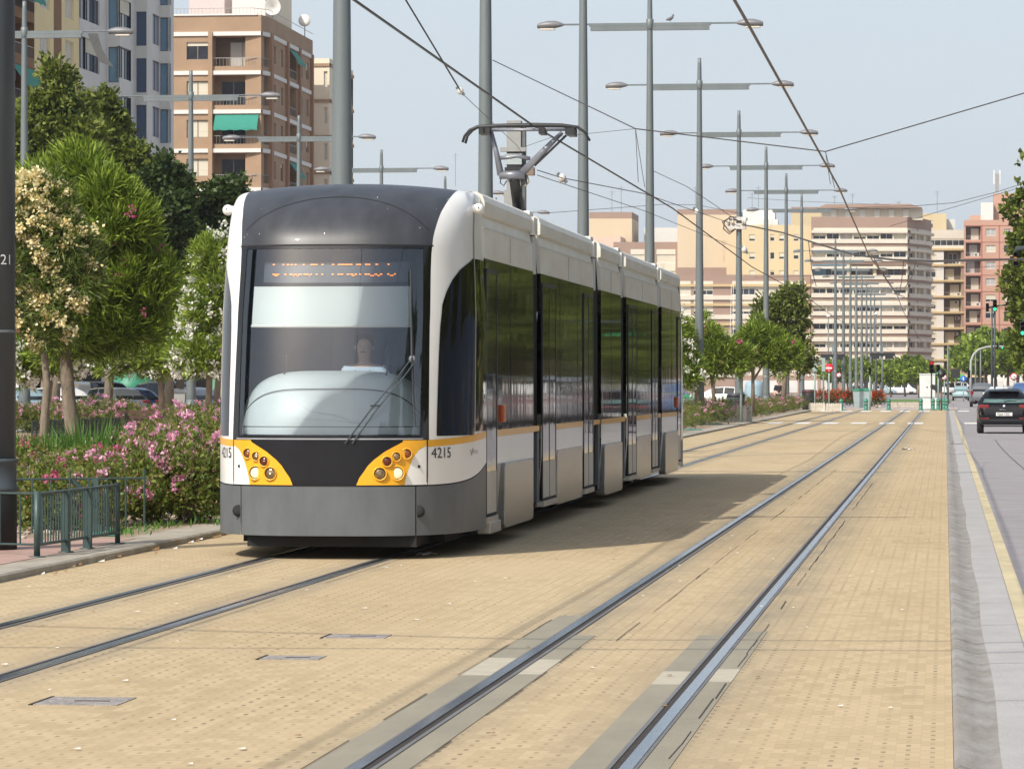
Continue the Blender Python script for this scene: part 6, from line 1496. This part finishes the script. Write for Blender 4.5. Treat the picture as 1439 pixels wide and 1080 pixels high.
sign('small round white sign with red rim on a lamp post, left of the traffic lights', 1118, 523, 241, .17, 'limit', False); sign('small round white sign with red rim right of the no-entry sign', 1179, 527, 300, .20, 'limit', False); sign('small white and red round sign behind the thick-footed post', 1137, 527, 300, .18, 'limit', False)
sign('round blue sign near the arched signal gantry', 1354, 532, 330, .30, 'blue'); sign('white round sign with red rim above the people carrier', 1425, 529, 300, .30, 'limit'); sign('round white and red sign right of the white cabinet', 1327, 530, 300, .24, 'limit')
# traffic lights
M_tl = mat('signal black', (.012, .014, .013), .45); M_tlg = mat('signal green casing', (.04, .17, .12), .5); M_on_g = mat('green lit lens', (.05, .8, .4), .3, emit=(.05, 1, .45), estr=1.6); M_on_r = mat('red lit lens', (.6, .02, .02), .3, emit=(1, .04, .04), estr=.5); M_on_a = mat('amber lit lens', (.8, .4, .03), .3, emit=(1, .42, .05), estr=.7); M_off = mat('unlit lens', (.02, .02, .02), .2)
def tlight(lab, px, py0, py1, d, lit, post=True, back=False, base=None, casing=None, pm=None, w=None):
    X, Y = atd(px, d); k = d / F; z1 = H + (CY - py0) * k; z0 = H + (CY - py1) * k; t = thing('traffic_light', lab, 'traffic light', (X, Y, 0)); h = z1 - z0; w = w or h * .36
    if post: mb = MB(); mb.tube([(0, .14, 0), (0, .14, z1)], .05, pm or M_pale, 8); mb.build('post', t)
    mb = MB(); mb.box(-w / 2, w / 2, -.08, .08, z0, z1, casing or M_tl); hd = mb.build('signal_head', t, bevel=.02)
    n = 3; r = min(w * .42, h / n * .42)
    for i in range(n):
        zc = z1 - h * (i + .5) / n; sgn = 1 if back else -1; mb = MB()
        mb.lathe([(r * 1.1, 0), (r * 1.12, sgn * .2), (r * 1.05, sgn * .2), (r * 1.02, 0)], casing or M_tl, 14, axis='y', org=(0, sgn * .08, zc)); mb.build('visor', hd)
        mb = MB(); c = {'r': (0, M_on_r), 'a': (1, M_on_a), 'g': (2, M_on_g)}.get(lit, (9, None)); mb.lathe([(0, 0), (r, 0), (r * .9, sgn * .02), (0, sgn * .03)], c[1] if c[0] == i else M_off, 14, axis='y', org=(0, sgn * .09, zc)); mb.build('lens', hd)
tlight('red traffic light on a dark post in front of the white cabinet', 1309, 507, 524, 235, 'r', pm=M_steeld)
tlight('green traffic light right of the red one at the crossing', 1318.5, 512, 527, 234, 'g', casing=M_tl)
tlight('traffic light seen from the side left of the middle bollard', 1222.5, 516, 526, 232, None)
tlight('pale green signal case facing away, left of the no-entry sign', 1145, 503, 522, 222, None, back=True, casing=M_pale, w=.22); tlight('pale green signal case next to the no-entry sign', 1157, 503, 522, 221, None, back=True, casing=M_pale, w=.24)
tlight('pale green signal on a thin post beside the bracketed lamp post', 1041, 489, 512, 150, None, back=True, casing=M_pale, w=.22)
tlight('double traffic light showing green before the pink building', 1398, 421, 437, 205, 'g', pm=M_steeld); tlight('dark traffic light beside the double green one', 1387.5, 426, 438, 205, None, post=False)
tlight('large traffic light with a lit amber lens among the plane leaves', 1427, 354, 374, 105, 'a', post=False)
tlight('green traffic light at the right edge below the plane tree', 1437, 452, 471, 130, 'g', post=False)
tlight('small traffic light hanging from the arched gantry, left one', 1401.5, 482, 490, 330, None, post=False); tlight('small green traffic light hanging from the arched gantry', 1408.5, 482, 490, 332, 'g', post=False)
tlight('small traffic light on the foot of the arched gantry', 1361.5, 520, 531, 326, None, post=False)
# round back of a signal
X, Y = atd(1323, 228); t = thing('traffic_signal', 'round black signal shield on a thin brown post before the bollards', 'signal', (X, Y, 0)); mb = MB(); z = H + 15.5 * 228 / F; mb.lathe([(0, 0), (.24, 0), (.25, .05), (.2, .09), (0, .1)], M_tl, 20, axis='y', org=(0, -.1, z)); mb.build('shield', t); mb = MB(); mb.tube([(0, 0, 0), (0, 0, 1.2), ], .05, mat('brown post', (.12, .05, .035), .5), 8); mb.tube([(0, 0, 1.2), (0, 0, z)], .05, M_steeld, 8); mb.build('post', t)
# arched gantry
def g3(px, py, d): p = P3(px, py, d); return p
b = P3(1364, 575, 330); b = (b[0], b[1], 0); mb = MB(); rel3 = lambda x, y, d=330: tuple(Vector(P3(x, y, d)) - Vector(b)); mb.tube([(0, 0, 0), rel3(1364, 520), rel3(1364.5, 507), rel3(1368, 498), rel3(1375, 491), rel3(1386, 487.5), rel3(1400, 486.5), rel3(1445, 487)], [.14, .12, .11, .1, .09, .085, .08, .07], mat('pale gantry grey', (.38, .40, .38), .5), 8)
tag(mb.build('signal_gantry', loc=b), 'pale arched signal gantry reaching over the far road at right', 'gantry')
mb = MB(); b = P3(1393, 565, 205); b = (b[0], b[1], 0)
# thin arm carrying the near lights
mb.tube([tuple(Vector(P3(1387, 432, 205)) - Vector(b)), tuple(Vector(P3(1445, 424, 205)) - Vector(b)), tuple(Vector(P3(1520, 424, 205)) - Vector(b)), (tuple(Vector(P3(1522, 424, 205)) - Vector(b))[0], 0, 0)], .05, M_steeld, 6); tag(mb.build('signal_gantry', loc=b), 'thin horizontal arm carrying the green lights before the pink building', 'arm')
mb = MB(); b = P3(1427, 350, 105.2); q = lambda x, y, d=105.2: tuple(Vector(P3(x, y, d)) - Vector(b)); mb.tube([(0, 0, 0), q(1470, 344), q(1560, 340), (q(1562, 340)[0], 0, -b[2])], .06, M_steeld, 6); mb.tube([(0, 0, 0), q(1427, 356)], .03, M_steeld, 6); tag(mb.build('signal_gantry', loc=b), 'arm above the amber light at the right edge', 'arm')
mb = MB(); b = P3(1437, 450, 130.2); q = lambda x, y, d=130.2: tuple(Vector(P3(x, y, d)) - Vector(b)); mb.tube([(0, 0, 0), q(1500, 449), (q(1502, 449)[0], 0, -b[2])], .05, M_steeld, 6); tag(mb.build('signal_gantry', loc=b), 'short arm holding the green light at the right edge', 'arm')
# distant slim lamp posts with round or twin tops
def slim(lab, px, py0, py1, d, top='twin', m=None):
    X, Y = atd(px, d); h = H + (CY - py0) * d / F; mb = MB(); t = thing('street_lamp', lab, 'lamp post', (X, Y, 0)); mb.tube([(0, 0, 0), (0, 0, h)], [.11, .06], m or M_steel, 8); mb.build('post', t); mb = MB()
    if top == 'twin': mb.box(-1.1, 1.1, -.15, .15, h * .78, h * .78 + .28, M_dark); mb.box(-.95, -.25, -.2, .2, h * .78 - .25, h * .78, M_dark); mb.box(.25, .95, -.2, .2, h * .78 - .25, h * .78, M_dark)
    elif top == 'ball': mb.ball((0, 0, h), .22, M_sw, 10, sz=.6)
    elif top == 'tee': mb.box(-1.4, 1.4, -.05, .05, h - .05, h + .1, M_steel); mb.box(-1.5, -.9, -.12, .12, h + .0, h + .18, M_lampt); mb.box(.9, 1.5, -.12, .12, h, h + .18, M_lampt)
    mb.build('lamp_head', t)
slim('distant post with twin dark lamps left of the white van, over the hedge', 1240, 482, 555, 330); slim('distant post with twin dark lamps behind the no-entry sign', 1170, 484, 555, 340)
slim('slim lamp with round top before the banded block, right one', 1231, 441, 560, 420, 'ball'); slim('slim lamp with round top before the banded block, left one', 1164, 444, 560, 420, 'ball'); slim('slim lamp with flat top before the banded block', 1202, 400, 560, 400, 'tee')
slim('dark slim post standing right of the white cabinet', 1332, 485, 575, 300, 'none'); slim('pale post by the far traffic at right', 1378, 490, 570, 330, 'none'); slim('second pale post by the far traffic at right', 1394, 430, 570, 300, 'none', M_steeld); slim('thicker pale post between the arch foot and the far traffic', 1371, 497, 570, 340, 'none')
# white cabinet
X, Y = atd(1306, 240); t = thing('control_cabinet', 'tall white control cabinet with a black smear at the crossing', 'cabinet', (X, Y, 0)); w = .62; h = H + (CY - 526) * 240 / F; M_cabi = mat('off-white cabinet', (.62, .66, .64), .5, var=.07, scale=1.5)
mb = MB(); mb.box(-w, w * .75, -.35, .35, .02, .72, M_cabi); mb.box(-w, w * .6, -.36, .36, .75, h, M_cabi); mb.box(-w - .03, w * .63, -.4, .4, h, h + .06, M_cabi); mb.build('body', t, bevel=.015)
mb = MB(); mb.face([(.05, -.365, 1.45), (.12, -.365, 1.62), (.42, -.365, 1.5), (.46, -.365, 1.12), (.30, -.365, 1.22), (.1, -.365, 1.3)], M_dark); mb.face([(-.2, -.365, 1.4), (-.12, -.365, 1.46), (-.08, -.365, 1.38), (-.15, -.365, 1.33)], M_dark); mb.build('black_smear', t)
mb = MB(); mb.box(-w, w * .6, -.365, -.36, .73, .76, M_dark); mb.build('door_seam', t)
# black screen and green sign far away
X, Y = atd(1343, 380); t = thing('information_board', 'black square board on a post behind the far traffic', 'board', (X, Y, 0)); mb = MB(); z0 = H + (CY - 531) * 380 / F; z1 = H + (CY - 518.5) * 380 / F; mb.box(-.45, .45, -.1, .1, z0, z1, M_dark); mb.build('screen', t); mb = MB(); mb.tube([(0, 0, 0), (0, 0, z0)], .07, M_steel, 6); mb.build('post', t)
X, Y = atd(1350, 480); t = thing('kiosk_sign', 'bright green sign board left of the arch foot', 'sign', (X, Y, 0)); mb = MB(); mb.box(-.4, .4, -.1, .1, 2.2, 2.9, mat('bright green sign', (.10, .5, .05), .5)); mb.build('board', t); mb = MB(); mb.tube([(0, 0, 0), (0, 0, 2.2)], .05, M_steel, 6); mb.build('post', t)
# signal box on the bracketed post
X, Y = atd(1028.5, 167); t = thing('junction_box', 'white junction box with cable strapped beside the bracketed lamp post', 'box', (X, Y, .1)); k = 167 / F; z0 = H + (CY - 511) * k; z1 = H + (CY - 491) * k; mb = MB(); mb.box(-.18, .16, -.12, .12, z0, z1, M_sw); mb.build('case', t, bevel=.02)
mb = MB(); mb.tube([(-.1, 0, z1), (-.02, .05, z1 + 2.8)], .012, M_sw, 4); mb.tube([(.06, 0, z1), (.06, .05, z1 + 2.8)], .012, M_sw, 4); mb.tube([(-.05, -.1, z0), (0, -.15, z0 - .5), (.2, -.1, z0 - .62), (.35, 0, z0 - .6)], .02, M_insul, 5); mb.tube([(.16, 0, (z0 + z1) / 2), (.42, .1, (z0 + z1) / 2)], .03, M_steel, 5); mb.build('conduit', t)
# railing at the left foreground
t = thing('pedestrian_railing', 'low green-grey metal railing along the kerb at the left foreground', 'railing', (*gnd(52, 783, .06), .06))
def rpost(x, y, h, r=.035, flat=False):
    mb = MB()
    if flat: mb.box(x - .036, x + .036, y - .02, y + .02, .12, h, M_greenp); mb.box(x - .04, x + .04, y - .02, y + .02, 0, .12, M_greenp)
    else: mb.tube([(x, y, 0), (x, y, h)], r, M_steeld if False else M_greenp, 12)
    mb.lathe([(.075, 0), (.075, .012), (.03, .014)], M_greenp, 12, ax=(x, y)); mb.build('post', t)
Lr = gnd(165, 764, .06)[1] - gnd(52, 783, .06)[1]
rpost(0, 0, .58, .028); rpost(.09, Lr, .585, .025); rpost(.03, Lr * .34, .55, flat=True); rpost(.06, Lr * .60, .55, flat=True)
mb = MB(); mb.tube([(0, 0, .555), (.10, Lr, .56)], .014, M_greenp, 6); mb.tube([(0, 0, .11), (.10, Lr, .11)], .014, M_greenp, 6); mb.build('rail', t)
mb = MB(); n = 32
for i in range(1, n): y = Lr * i / n; mb.tube([(.1 * y / Lr, y, .11), (.1 * y / Lr, y, .555)], .0075, M_greenp, 6)
mb.build('bars', t)
t2 = thing('pedestrian_railing', 'thin wire railing running left behind the dark post in the foreground', 'railing', (gnd(52, 783, .06)[0] - .04, gnd(52, 783, .06)[1] + .3, .06)); t = t2
mb = MB(); mb.tube([(0, 0, .55), (-1.6, .5, .55)], .010, M_greenp, 6); mb.tube([(0, 0, .10), (-1.6, .5, .10)], .010, M_greenp, 6); mb.build('rail', t)
mb = MB(); 
for i in range(0, 9): mb.tube([(-.2 * i, .0625 * i, .10), (-.2 * i, .0625 * i, .55)], .009, M_greenp, 6)
mb.build('bars', t)
t = thing('pedestrian_railing', 'second low railing with a slanting brace behind the first one', 'railing', (-9.6, 36.4, .06))
mb = MB(); mb.tube([(-.6, 0, .56), (1.55, 1.2, .56)], .011, M_greenp, 6)
mb.build('rail', t); mb = MB()
for i in range(13): mb.tube([(-.5 + .17 * i, .095 * i, .02), (-.5 + .17 * i, .095 * i, .66 if i % 4 == 0 else .56)], .010, M_greenp, 6)
mb.build('bars', t); mb = MB(); mb.box(1.05, 1.12, .9, .94, .1, .56, M_greenp); mb.tube([(.86, .8, .56), (1.1, .9, .3)], .03, M_greenp, 6); mb.box(1.0, 1.17, .87, .97, .0, .1, M_greenp); mb.build('post', t)
# low mesh fence by the path, bench
t = thing('mesh_fence', 'low dark mesh fence along the far edge of the path', 'fence', (at_X(52, -24.4), 0, 0)); 
t.location = (-24.45, at_X(45, -24.45), .06); y1 = at_X(208, -24.45) - t.location[1]; M_mesh = mat('dark green mesh', (.02, .035, .03), .7)
mb = MB(); n = int(y1 / .5)
for i in range(n + 1):
    mb = MB(); mb.tube([(0, y1 * i / n, 0), (0, y1 * i / n, .55)], .025, M_mesh, 5); mb.build('fence_post', t)
mb = MB()
for z in [.06 + .045 * i for i in range(11)]: mb.tube([(0, 0, z), (0, y1, z)], .009, M_mesh, 4, cap=False)
m_ = int(y1 / .12)
for i in range(m_): mb.tube([(0.012, y1 * i / m_, .05), (0.012, y1 * i / m_, .52)], .007, M_mesh, 3, cap=False)
mb.build('mesh_panel', t)
X, Y = atd(207, 95); t = thing('park_bench', 'wooden slatted bench by the path behind the roses', 'bench', (X, Y, .06), R(28)); M_wood = mat('worn bench wood', (.12, .07, .05), .7, var=.3)
mb = MB()
for i in range(4): mb.box(-.62, .62, -.25 + i * .11, -.16 + i * .11, .42, .45, M_wood)
mb.build('seat', t); mb = MB()
for i in range(3): mb.box(-.62, .62, .20 + i * .03, .23 + i * .03, .52 + i * .12, .61 + i * .12, M_wood)
mb.build('backrest', t)
for s in (-1, 1): mb = MB(); mb.box(s * .5 - .03, s * .5 + .03, -.22, -.17, 0, .42, M_dark); mb.box(s * .5 - .03, s * .5 + .03, .18, .22, 0, .8, M_dark); mb.build('leg', t)
# ------------------------------------------------------------------ people
M_skin = mat('skin', (.66, .44, .35), .6, var=.06); M_hair = mat('dark hair', (.05, .035, .025), .8, var=.2); M_shirt = mat('light blue shirt', (.55, .65, .78), .8, var=.05); M_lan = mat('dark lanyard', (.03, .04, .10), .7)
def skin(name, pts, edges, rad, m, parent, loc=(0, 0, 0), sub=2, root=0):
    me = bpy.data.meshes.new(name); me.from_pydata(pts, edges, []); me.materials.append(m); o = bpy.data.objects.new(name, me); C.objects.link(o); o.parent = parent; o.location = loc
    o.modifiers.new('skin', 'SKIN'); sv = me.skin_vertices[0].data
    for i, r in enumerate(rad): sv[i].radius = (r, r) if not isinstance(r, tuple) else r
    sv[root].use_root = True; sb = o.modifiers.new('sub', 'SUBSURF'); sb.levels = sub; sb.render_levels = sub; return o
def person(lab, loc, rz, seated, top, legs, hairm, scale=1):
    t = thing('person', lab, 'person', loc, rz); s = scale
    if seated: J = {'pel': (0, 0, .0), 'sp': (0, .02, .22), 'ch': (0, .03, .40), 'nk': (0, .02, .56), 'hd0': (0, .0, .64), 'hd': (0, -.01, .72), 'ht': (0, 0, .80), 'ls': (-.17, .03, .49), 'le': (-.24, -.06, .24), 'lw': (-.17, -.30, .22), 'rs': (.17, .03, .49), 're': (.24, -.06, .24), 'rw': (.17, -.30, .22), 'lk': (-.12, -.42, .02), 'la': (-.12, -.46, -.38), 'lf': (-.12, -.60, -.42), 'rk': (.12, -.42, .02), 'ra': (.12, -.46, -.38), 'rf': (.12, -.60, -.42), 'lh': (-.09, -.05, 0), 'rh': (.09, -.05, 0)}
    else: J = {'pel': (0, 0, .95), 'sp': (0, 0, 1.12), 'ch': (0, .0, 1.32), 'nk': (0, 0, 1.48), 'hd0': (0, -.01, 1.55), 'hd': (0, -.02, 1.63), 'ht': (0, 0, 1.71), 'ls': (-.18, 0, 1.41), 'le': (-.23, .05, 1.13), 'lw': (-.22, -.04, .88), 'rs': (.18, 0, 1.41), 're': (.24, 0, 1.13), 'rw': (.22, -.10, .90), 'lk': (-.10, -.08, .50), 'la': (-.10, .08, .08), 'lf': (-.11, -.08, .03), 'rk': (.10, -.02, .50), 'ra': (.10, .02, .08), 'rf': (.11, -.14, .03), 'lh': (-.09, 0, .88), 'rh': (.09, 0, .88)}
    N = list(J); E = [('pel', 'sp'), ('sp', 'ch'), ('ch', 'nk'), ('nk', 'hd0'), ('hd0', 'hd'), ('hd', 'ht'), ('ch', 'ls'), ('ls', 'le'), ('le', 'lw'), ('ch', 'rs'), ('rs', 're'), ('re', 'rw'), ('pel', 'lh'), ('lh', 'lk'), ('lk', 'la'), ('la', 'lf'), ('pel', 'rh'), ('rh', 'rk'), ('rk', 'ra'), ('ra', 'rf')]
    Rr = {'pel': .13, 'sp': .12, 'ch': .135, 'nk': .055, 'hd0': .06, 'hd': (.082, .10), 'ht': .06, 'ls': .07, 'le': .045, 'lw': .032, 'rs': .07, 're': .045, 'rw': .032, 'lh': .10, 'rh': .10, 'lk': .062, 'rk': .062, 'la': .042, 'ra': .042, 'lf': .03, 'rf': .03}
    skin('body', [J[n] for n in N], [(N.index(a), N.index(b)) for a, b in E], [Rr[n] for n in N], M_skin, t)
    TN = ['pel', 'sp', 'ch', 'nk', 'ls', 'le', 'rs', 're']; TE = [e for e in E if e[0] in TN and e[1] in TN]
    R2 = {k: (v if not isinstance(v, tuple) else v[0]) + .014 for k, v in Rr.items()}; J2 = dict(J); J2['nk'] = (J['nk'][0], J['nk'][1], J['nk'][2] - .05); R2['nk'] = .07
    skin('shirt', [J2[n] for n in TN], [(TN.index(a), TN.index(b)) for a, b in TE], [R2[n] for n in TN], top, t)
    TN = ['pel', 'lh', 'lk', 'la', 'rh', 'rk', 'ra']; TE = [e for e in E if e[0] in TN and e[1] in TN]; skin('trousers', [J[n] for n in TN], [(TN.index(a), TN.index(b)) for a, b in TE], [R2[n] for n in TN], legs, t)
    for sd in 'lr':
        w = Vector(J[sd + 'w']); e = Vector(J[sd + 'e']); d = (w - e).normalized(); sx = 1 if sd == 'r' else -1; pts = [tuple(w)]; ed = []; ra = [.026]; pts.append(tuple(w + d * .05)); ed.append((0, 1)); ra.append(.032)
        for fi, (o_, ln) in enumerate(((-.025, .065), (-.008, .075), (.010, .07), (.026, .055))):
            b0 = len(pts); p0 = w + d * .09 + Vector((o_, 0, 0)); pts += [tuple(p0), tuple(p0 + d * ln * .5 + Vector((0, 0, -.012))), tuple(p0 + d * ln * .8 + Vector((0, 0, -.035)))]; ed += [(1, b0), (b0, b0 + 1), (b0 + 1, b0 + 2)]; ra += [.010, .009, .008]
        b0 = len(pts); pts += [tuple(w + d * .05 + Vector((-sx * .035, 0, 0))), tuple(w + d * .085 + Vector((-sx * .05, -.01, 0)))]; ed += [(1, b0), (b0, b0 + 1)]; ra += [.011, .009]
        skin('hand', pts, ed, ra, M_skin, t, sub=1)
    hd = Vector(J['hd']); mb = MB(); g = []
    for i in range(9):
        ph = math.pi * .56 * i / 8; g.append([(hd.x + .094 * math.sin(ph) * math.cos(a), hd.y + .018 + .108 * math.sin(ph) * math.sin(a), hd.z + .028 + .098 * math.cos(ph)) for a in [math.pi * (-.18 + 1.36 * j / 16) for j in range(17)]])
    mb.grid(g, hairm); mb.build('hair', t)
    mb = MB(); fy = hd.y - .088
    for sx in (-1, 1): mb.ball((sx * .032, fy - .0, hd.z + .01), .011, M_sw, 8, sy=.6); mb.ball((sx * .032, fy - .006, hd.z + .01), .0055, M_dark, 6)
    mb.build('eyes', t)
    mb = MB(); mb.tube([(0, fy - .004, hd.z + .012), (0, fy - .026, hd.z - .024)], [.008, .014], M_skin, 6); mb.build('nose', t)
    mb = MB(); mb.tube([(-.024, fy + .002, hd.z - .052), (0, fy - .006, hd.z - .05), (.024, fy + .002, hd.z - .052)], .006, mat('lips', (.42, .16, .13), .5), 5); mb.build('mouth', t)
    for sx in (-1, 1): mb = MB(); mb.ball((sx * .086, hd.y + .005, hd.z - .005), .022, M_skin, 8, sx=.4, sy=.7, sz=1.2); mb.build('ear', t)
    return t, J
# driver, seated in the cab behind the dashboard
Yd = YF + 1.18; Xd = at_Y(512, Yd); zh = zat(487, Xd, Yd)
drv, J = person('person driving the tram in a light blue shirt, seated behind the windscreen', (Xd, Yd, zh - .72), 0, True, M_shirt, M_dark, M_hair)
mb = MB(); mb.tube([(-.07, -.10, .50), (0, -.155, .30), (.07, -.10, .50)], .006, M_lan, 5); mb.build('lanyard', drv)
mb = MB(); xx = Xd - XC; zz = zh - .72; mb.box(xx - .24, xx + .24, 1.0, 1.5, zz - .2, zz - .11, M_dark); mb.box(xx - .22, xx + .22, 1.36, 1.46, zz - .1, zz + .56, M_dark); mb.box(xx - .05, xx + .05, 1.2, 1.3, .95, zz - .2, M_dark); mb.build('driver_seat', tram)
X, Y = atd(1093.5, 224); person('person in dark clothes standing under the trees beside the far posts', (X, Y, .06), R(30), False, mat('dark top', (.03, .03, .035), .9), mat('dark trousers', (.03, .03, .04), .9), M_hair)

a = (27, 30); block('apartment_building', 'long brown apartment row added out of view at right to tone the tram reflection', [(27, 620), (27, 40), (40, 40), (40, 620)], [[(3, 'w'), (2, 'w', M_dkblue)] * 1, None], .1, 3.0, 6, M_brick, base=M_shop)  # unseen row added so the tram glass mirrors mid-tones
ht = broad('low leafy tree added outside the frame to close the bright gap in the tram reflection', (14.5, 120, .1), [(0, 0, 3.2, 2.6, 3.2, 2.2), (0, 2, 5.2, 2.6, 2.8, 2.2), (0, -1.5, 6.4, 2.3, 2.4, 2.0)], 1300, 7, .45, .3, M_brd, 191, 2.2, .2, 'low leafy trees added for the tram reflection')  # unseen low crowns added to cover the bright gap mirrored in the tram side
for i in range(30): dup(ht, (14.0 + (i % 3) * .7, 125 + i * 6.5, .1), i * 1.7, sc=1 + .12 * math.sin(i * 1.9))
SKY_STR = 0.14; SKY_PALE = (5.35, 5.95, 6.65); EXPO = 0.08
# ------------------------------------------------------------------ camera, light, sky
cam = bpy.data.cameras.new('camera'); co = bpy.data.objects.new('camera', cam); C.objects.link(co)
co.location = (0, 0, H); co.rotation_euler = (R(90), 0, TH); cam.sensor_width = 36; cam.lens = F / 1439 * 36; cam.clip_start = .5; cam.clip_end = 20000
S.camera = co
sdir = Vector((1.75, 3.1, -3.5)).normalized(); el = math.asin(-sdir.z); az = math.atan2(-sdir.x, -sdir.y)
sun = bpy.data.lights.new('sun', 'SUN'); sun.energy = 4.1; sun.angle = R(.6); sun.color = (1, .94, .84)
so = bpy.data.objects.new('sun', sun); C.objects.link(so); so.rotation_euler = sdir.to_track_quat('-Z', 'Y').to_euler()
w = bpy.data.worlds.new('World'); S.world = w; w.use_nodes = True; nt = w.node_tree
sky = nd(nt, 'ShaderNodeTexSky', sky_type='NISHITA'); sky.sun_disc = False; sky.sun_elevation = el; sky.sun_rotation = az % (2 * math.pi)
sky.air_density = 1.0; sky.dust_density = 4.0; sky.ozone_density = 1.5
bg = nt.nodes['Background']; bg.inputs['Strength'].default_value = SKY_STR
mx = nd(nt, 'ShaderNodeMix', data_type='RGBA'); mx.inputs[7].default_value = (*SKY_PALE, 1)
tc = nd(nt, 'ShaderNodeTexCoord'); sp = nd(nt, 'ShaderNodeSeparateXYZ'); nt.links.new(tc.outputs['Generated'], sp.inputs[0]); mr = nd(nt, 'ShaderNodeMapRange'); mr.inputs[1].default_value = .05; mr.inputs[2].default_value = .4; mr.inputs[3].default_value = .74; mr.inputs[4].default_value = .34; nt.links.new(sp.outputs[2], mr.inputs[0]); nt.links.new(mr.outputs[0], mx.inputs[0])
nt.links.new(sky.outputs[0], mx.inputs[6]); nt.links.new(mx.outputs[2], bg.inputs['Color'])
cn = nd(nt, 'ShaderNodeTexNoise'); cm = nd(nt, 'ShaderNodeMapping'); cm.inputs['Scale'].default_value = (1.6, 1.6, 9); nt.links.new(tc.outputs['Generated'], cm.inputs[0]); nt.links.new(cm.outputs[0], cn.inputs['Vector']); cn.inputs['Scale'].default_value = 1.5; cn.inputs['Detail'].default_value = 4
cr = nd(nt, 'ShaderNodeMix', data_type='RGBA'); cr.inputs[6].default_value = (*[c * .95 for c in SKY_PALE], 1); cr.inputs[7].default_value = (SKY_PALE[0] * 1.10, SKY_PALE[1] * 1.08, SKY_PALE[2] * 1.05, 1); nt.links.new(cn.outputs['Fac'], cr.inputs[0]); nt.links.new(cr.outputs[2], mx.inputs[7])
S.view_settings.view_transform = 'Standard'; S.view_settings.look = 'None'; S.view_settings.gamma = 1; S.view_settings.exposure = EXPO
S.render.resolution_x = 1024; S.render.resolution_y = 768

HZ = 0.00015
if HZ:
    mb = MB(); m = bpy.data.materials.new('haze'); m.use_nodes = True; nt = m.node_tree; nt.nodes.remove(nt.nodes['Principled BSDF']); v = nd(nt, 'ShaderNodeVolumePrincipled'); v.inputs['Density'].default_value = HZ; v.inputs['Color'].default_value = (.93, .95, .98, 1); v.inputs['Anisotropy'].default_value = .3
    nt.links.new(v.outputs[0], nt.nodes['Material Output'].inputs['Volume']); mb.box(-1600, 1600, -60, 4300, -1.2, 46, m); struct('haze', mb, kind='stuff')
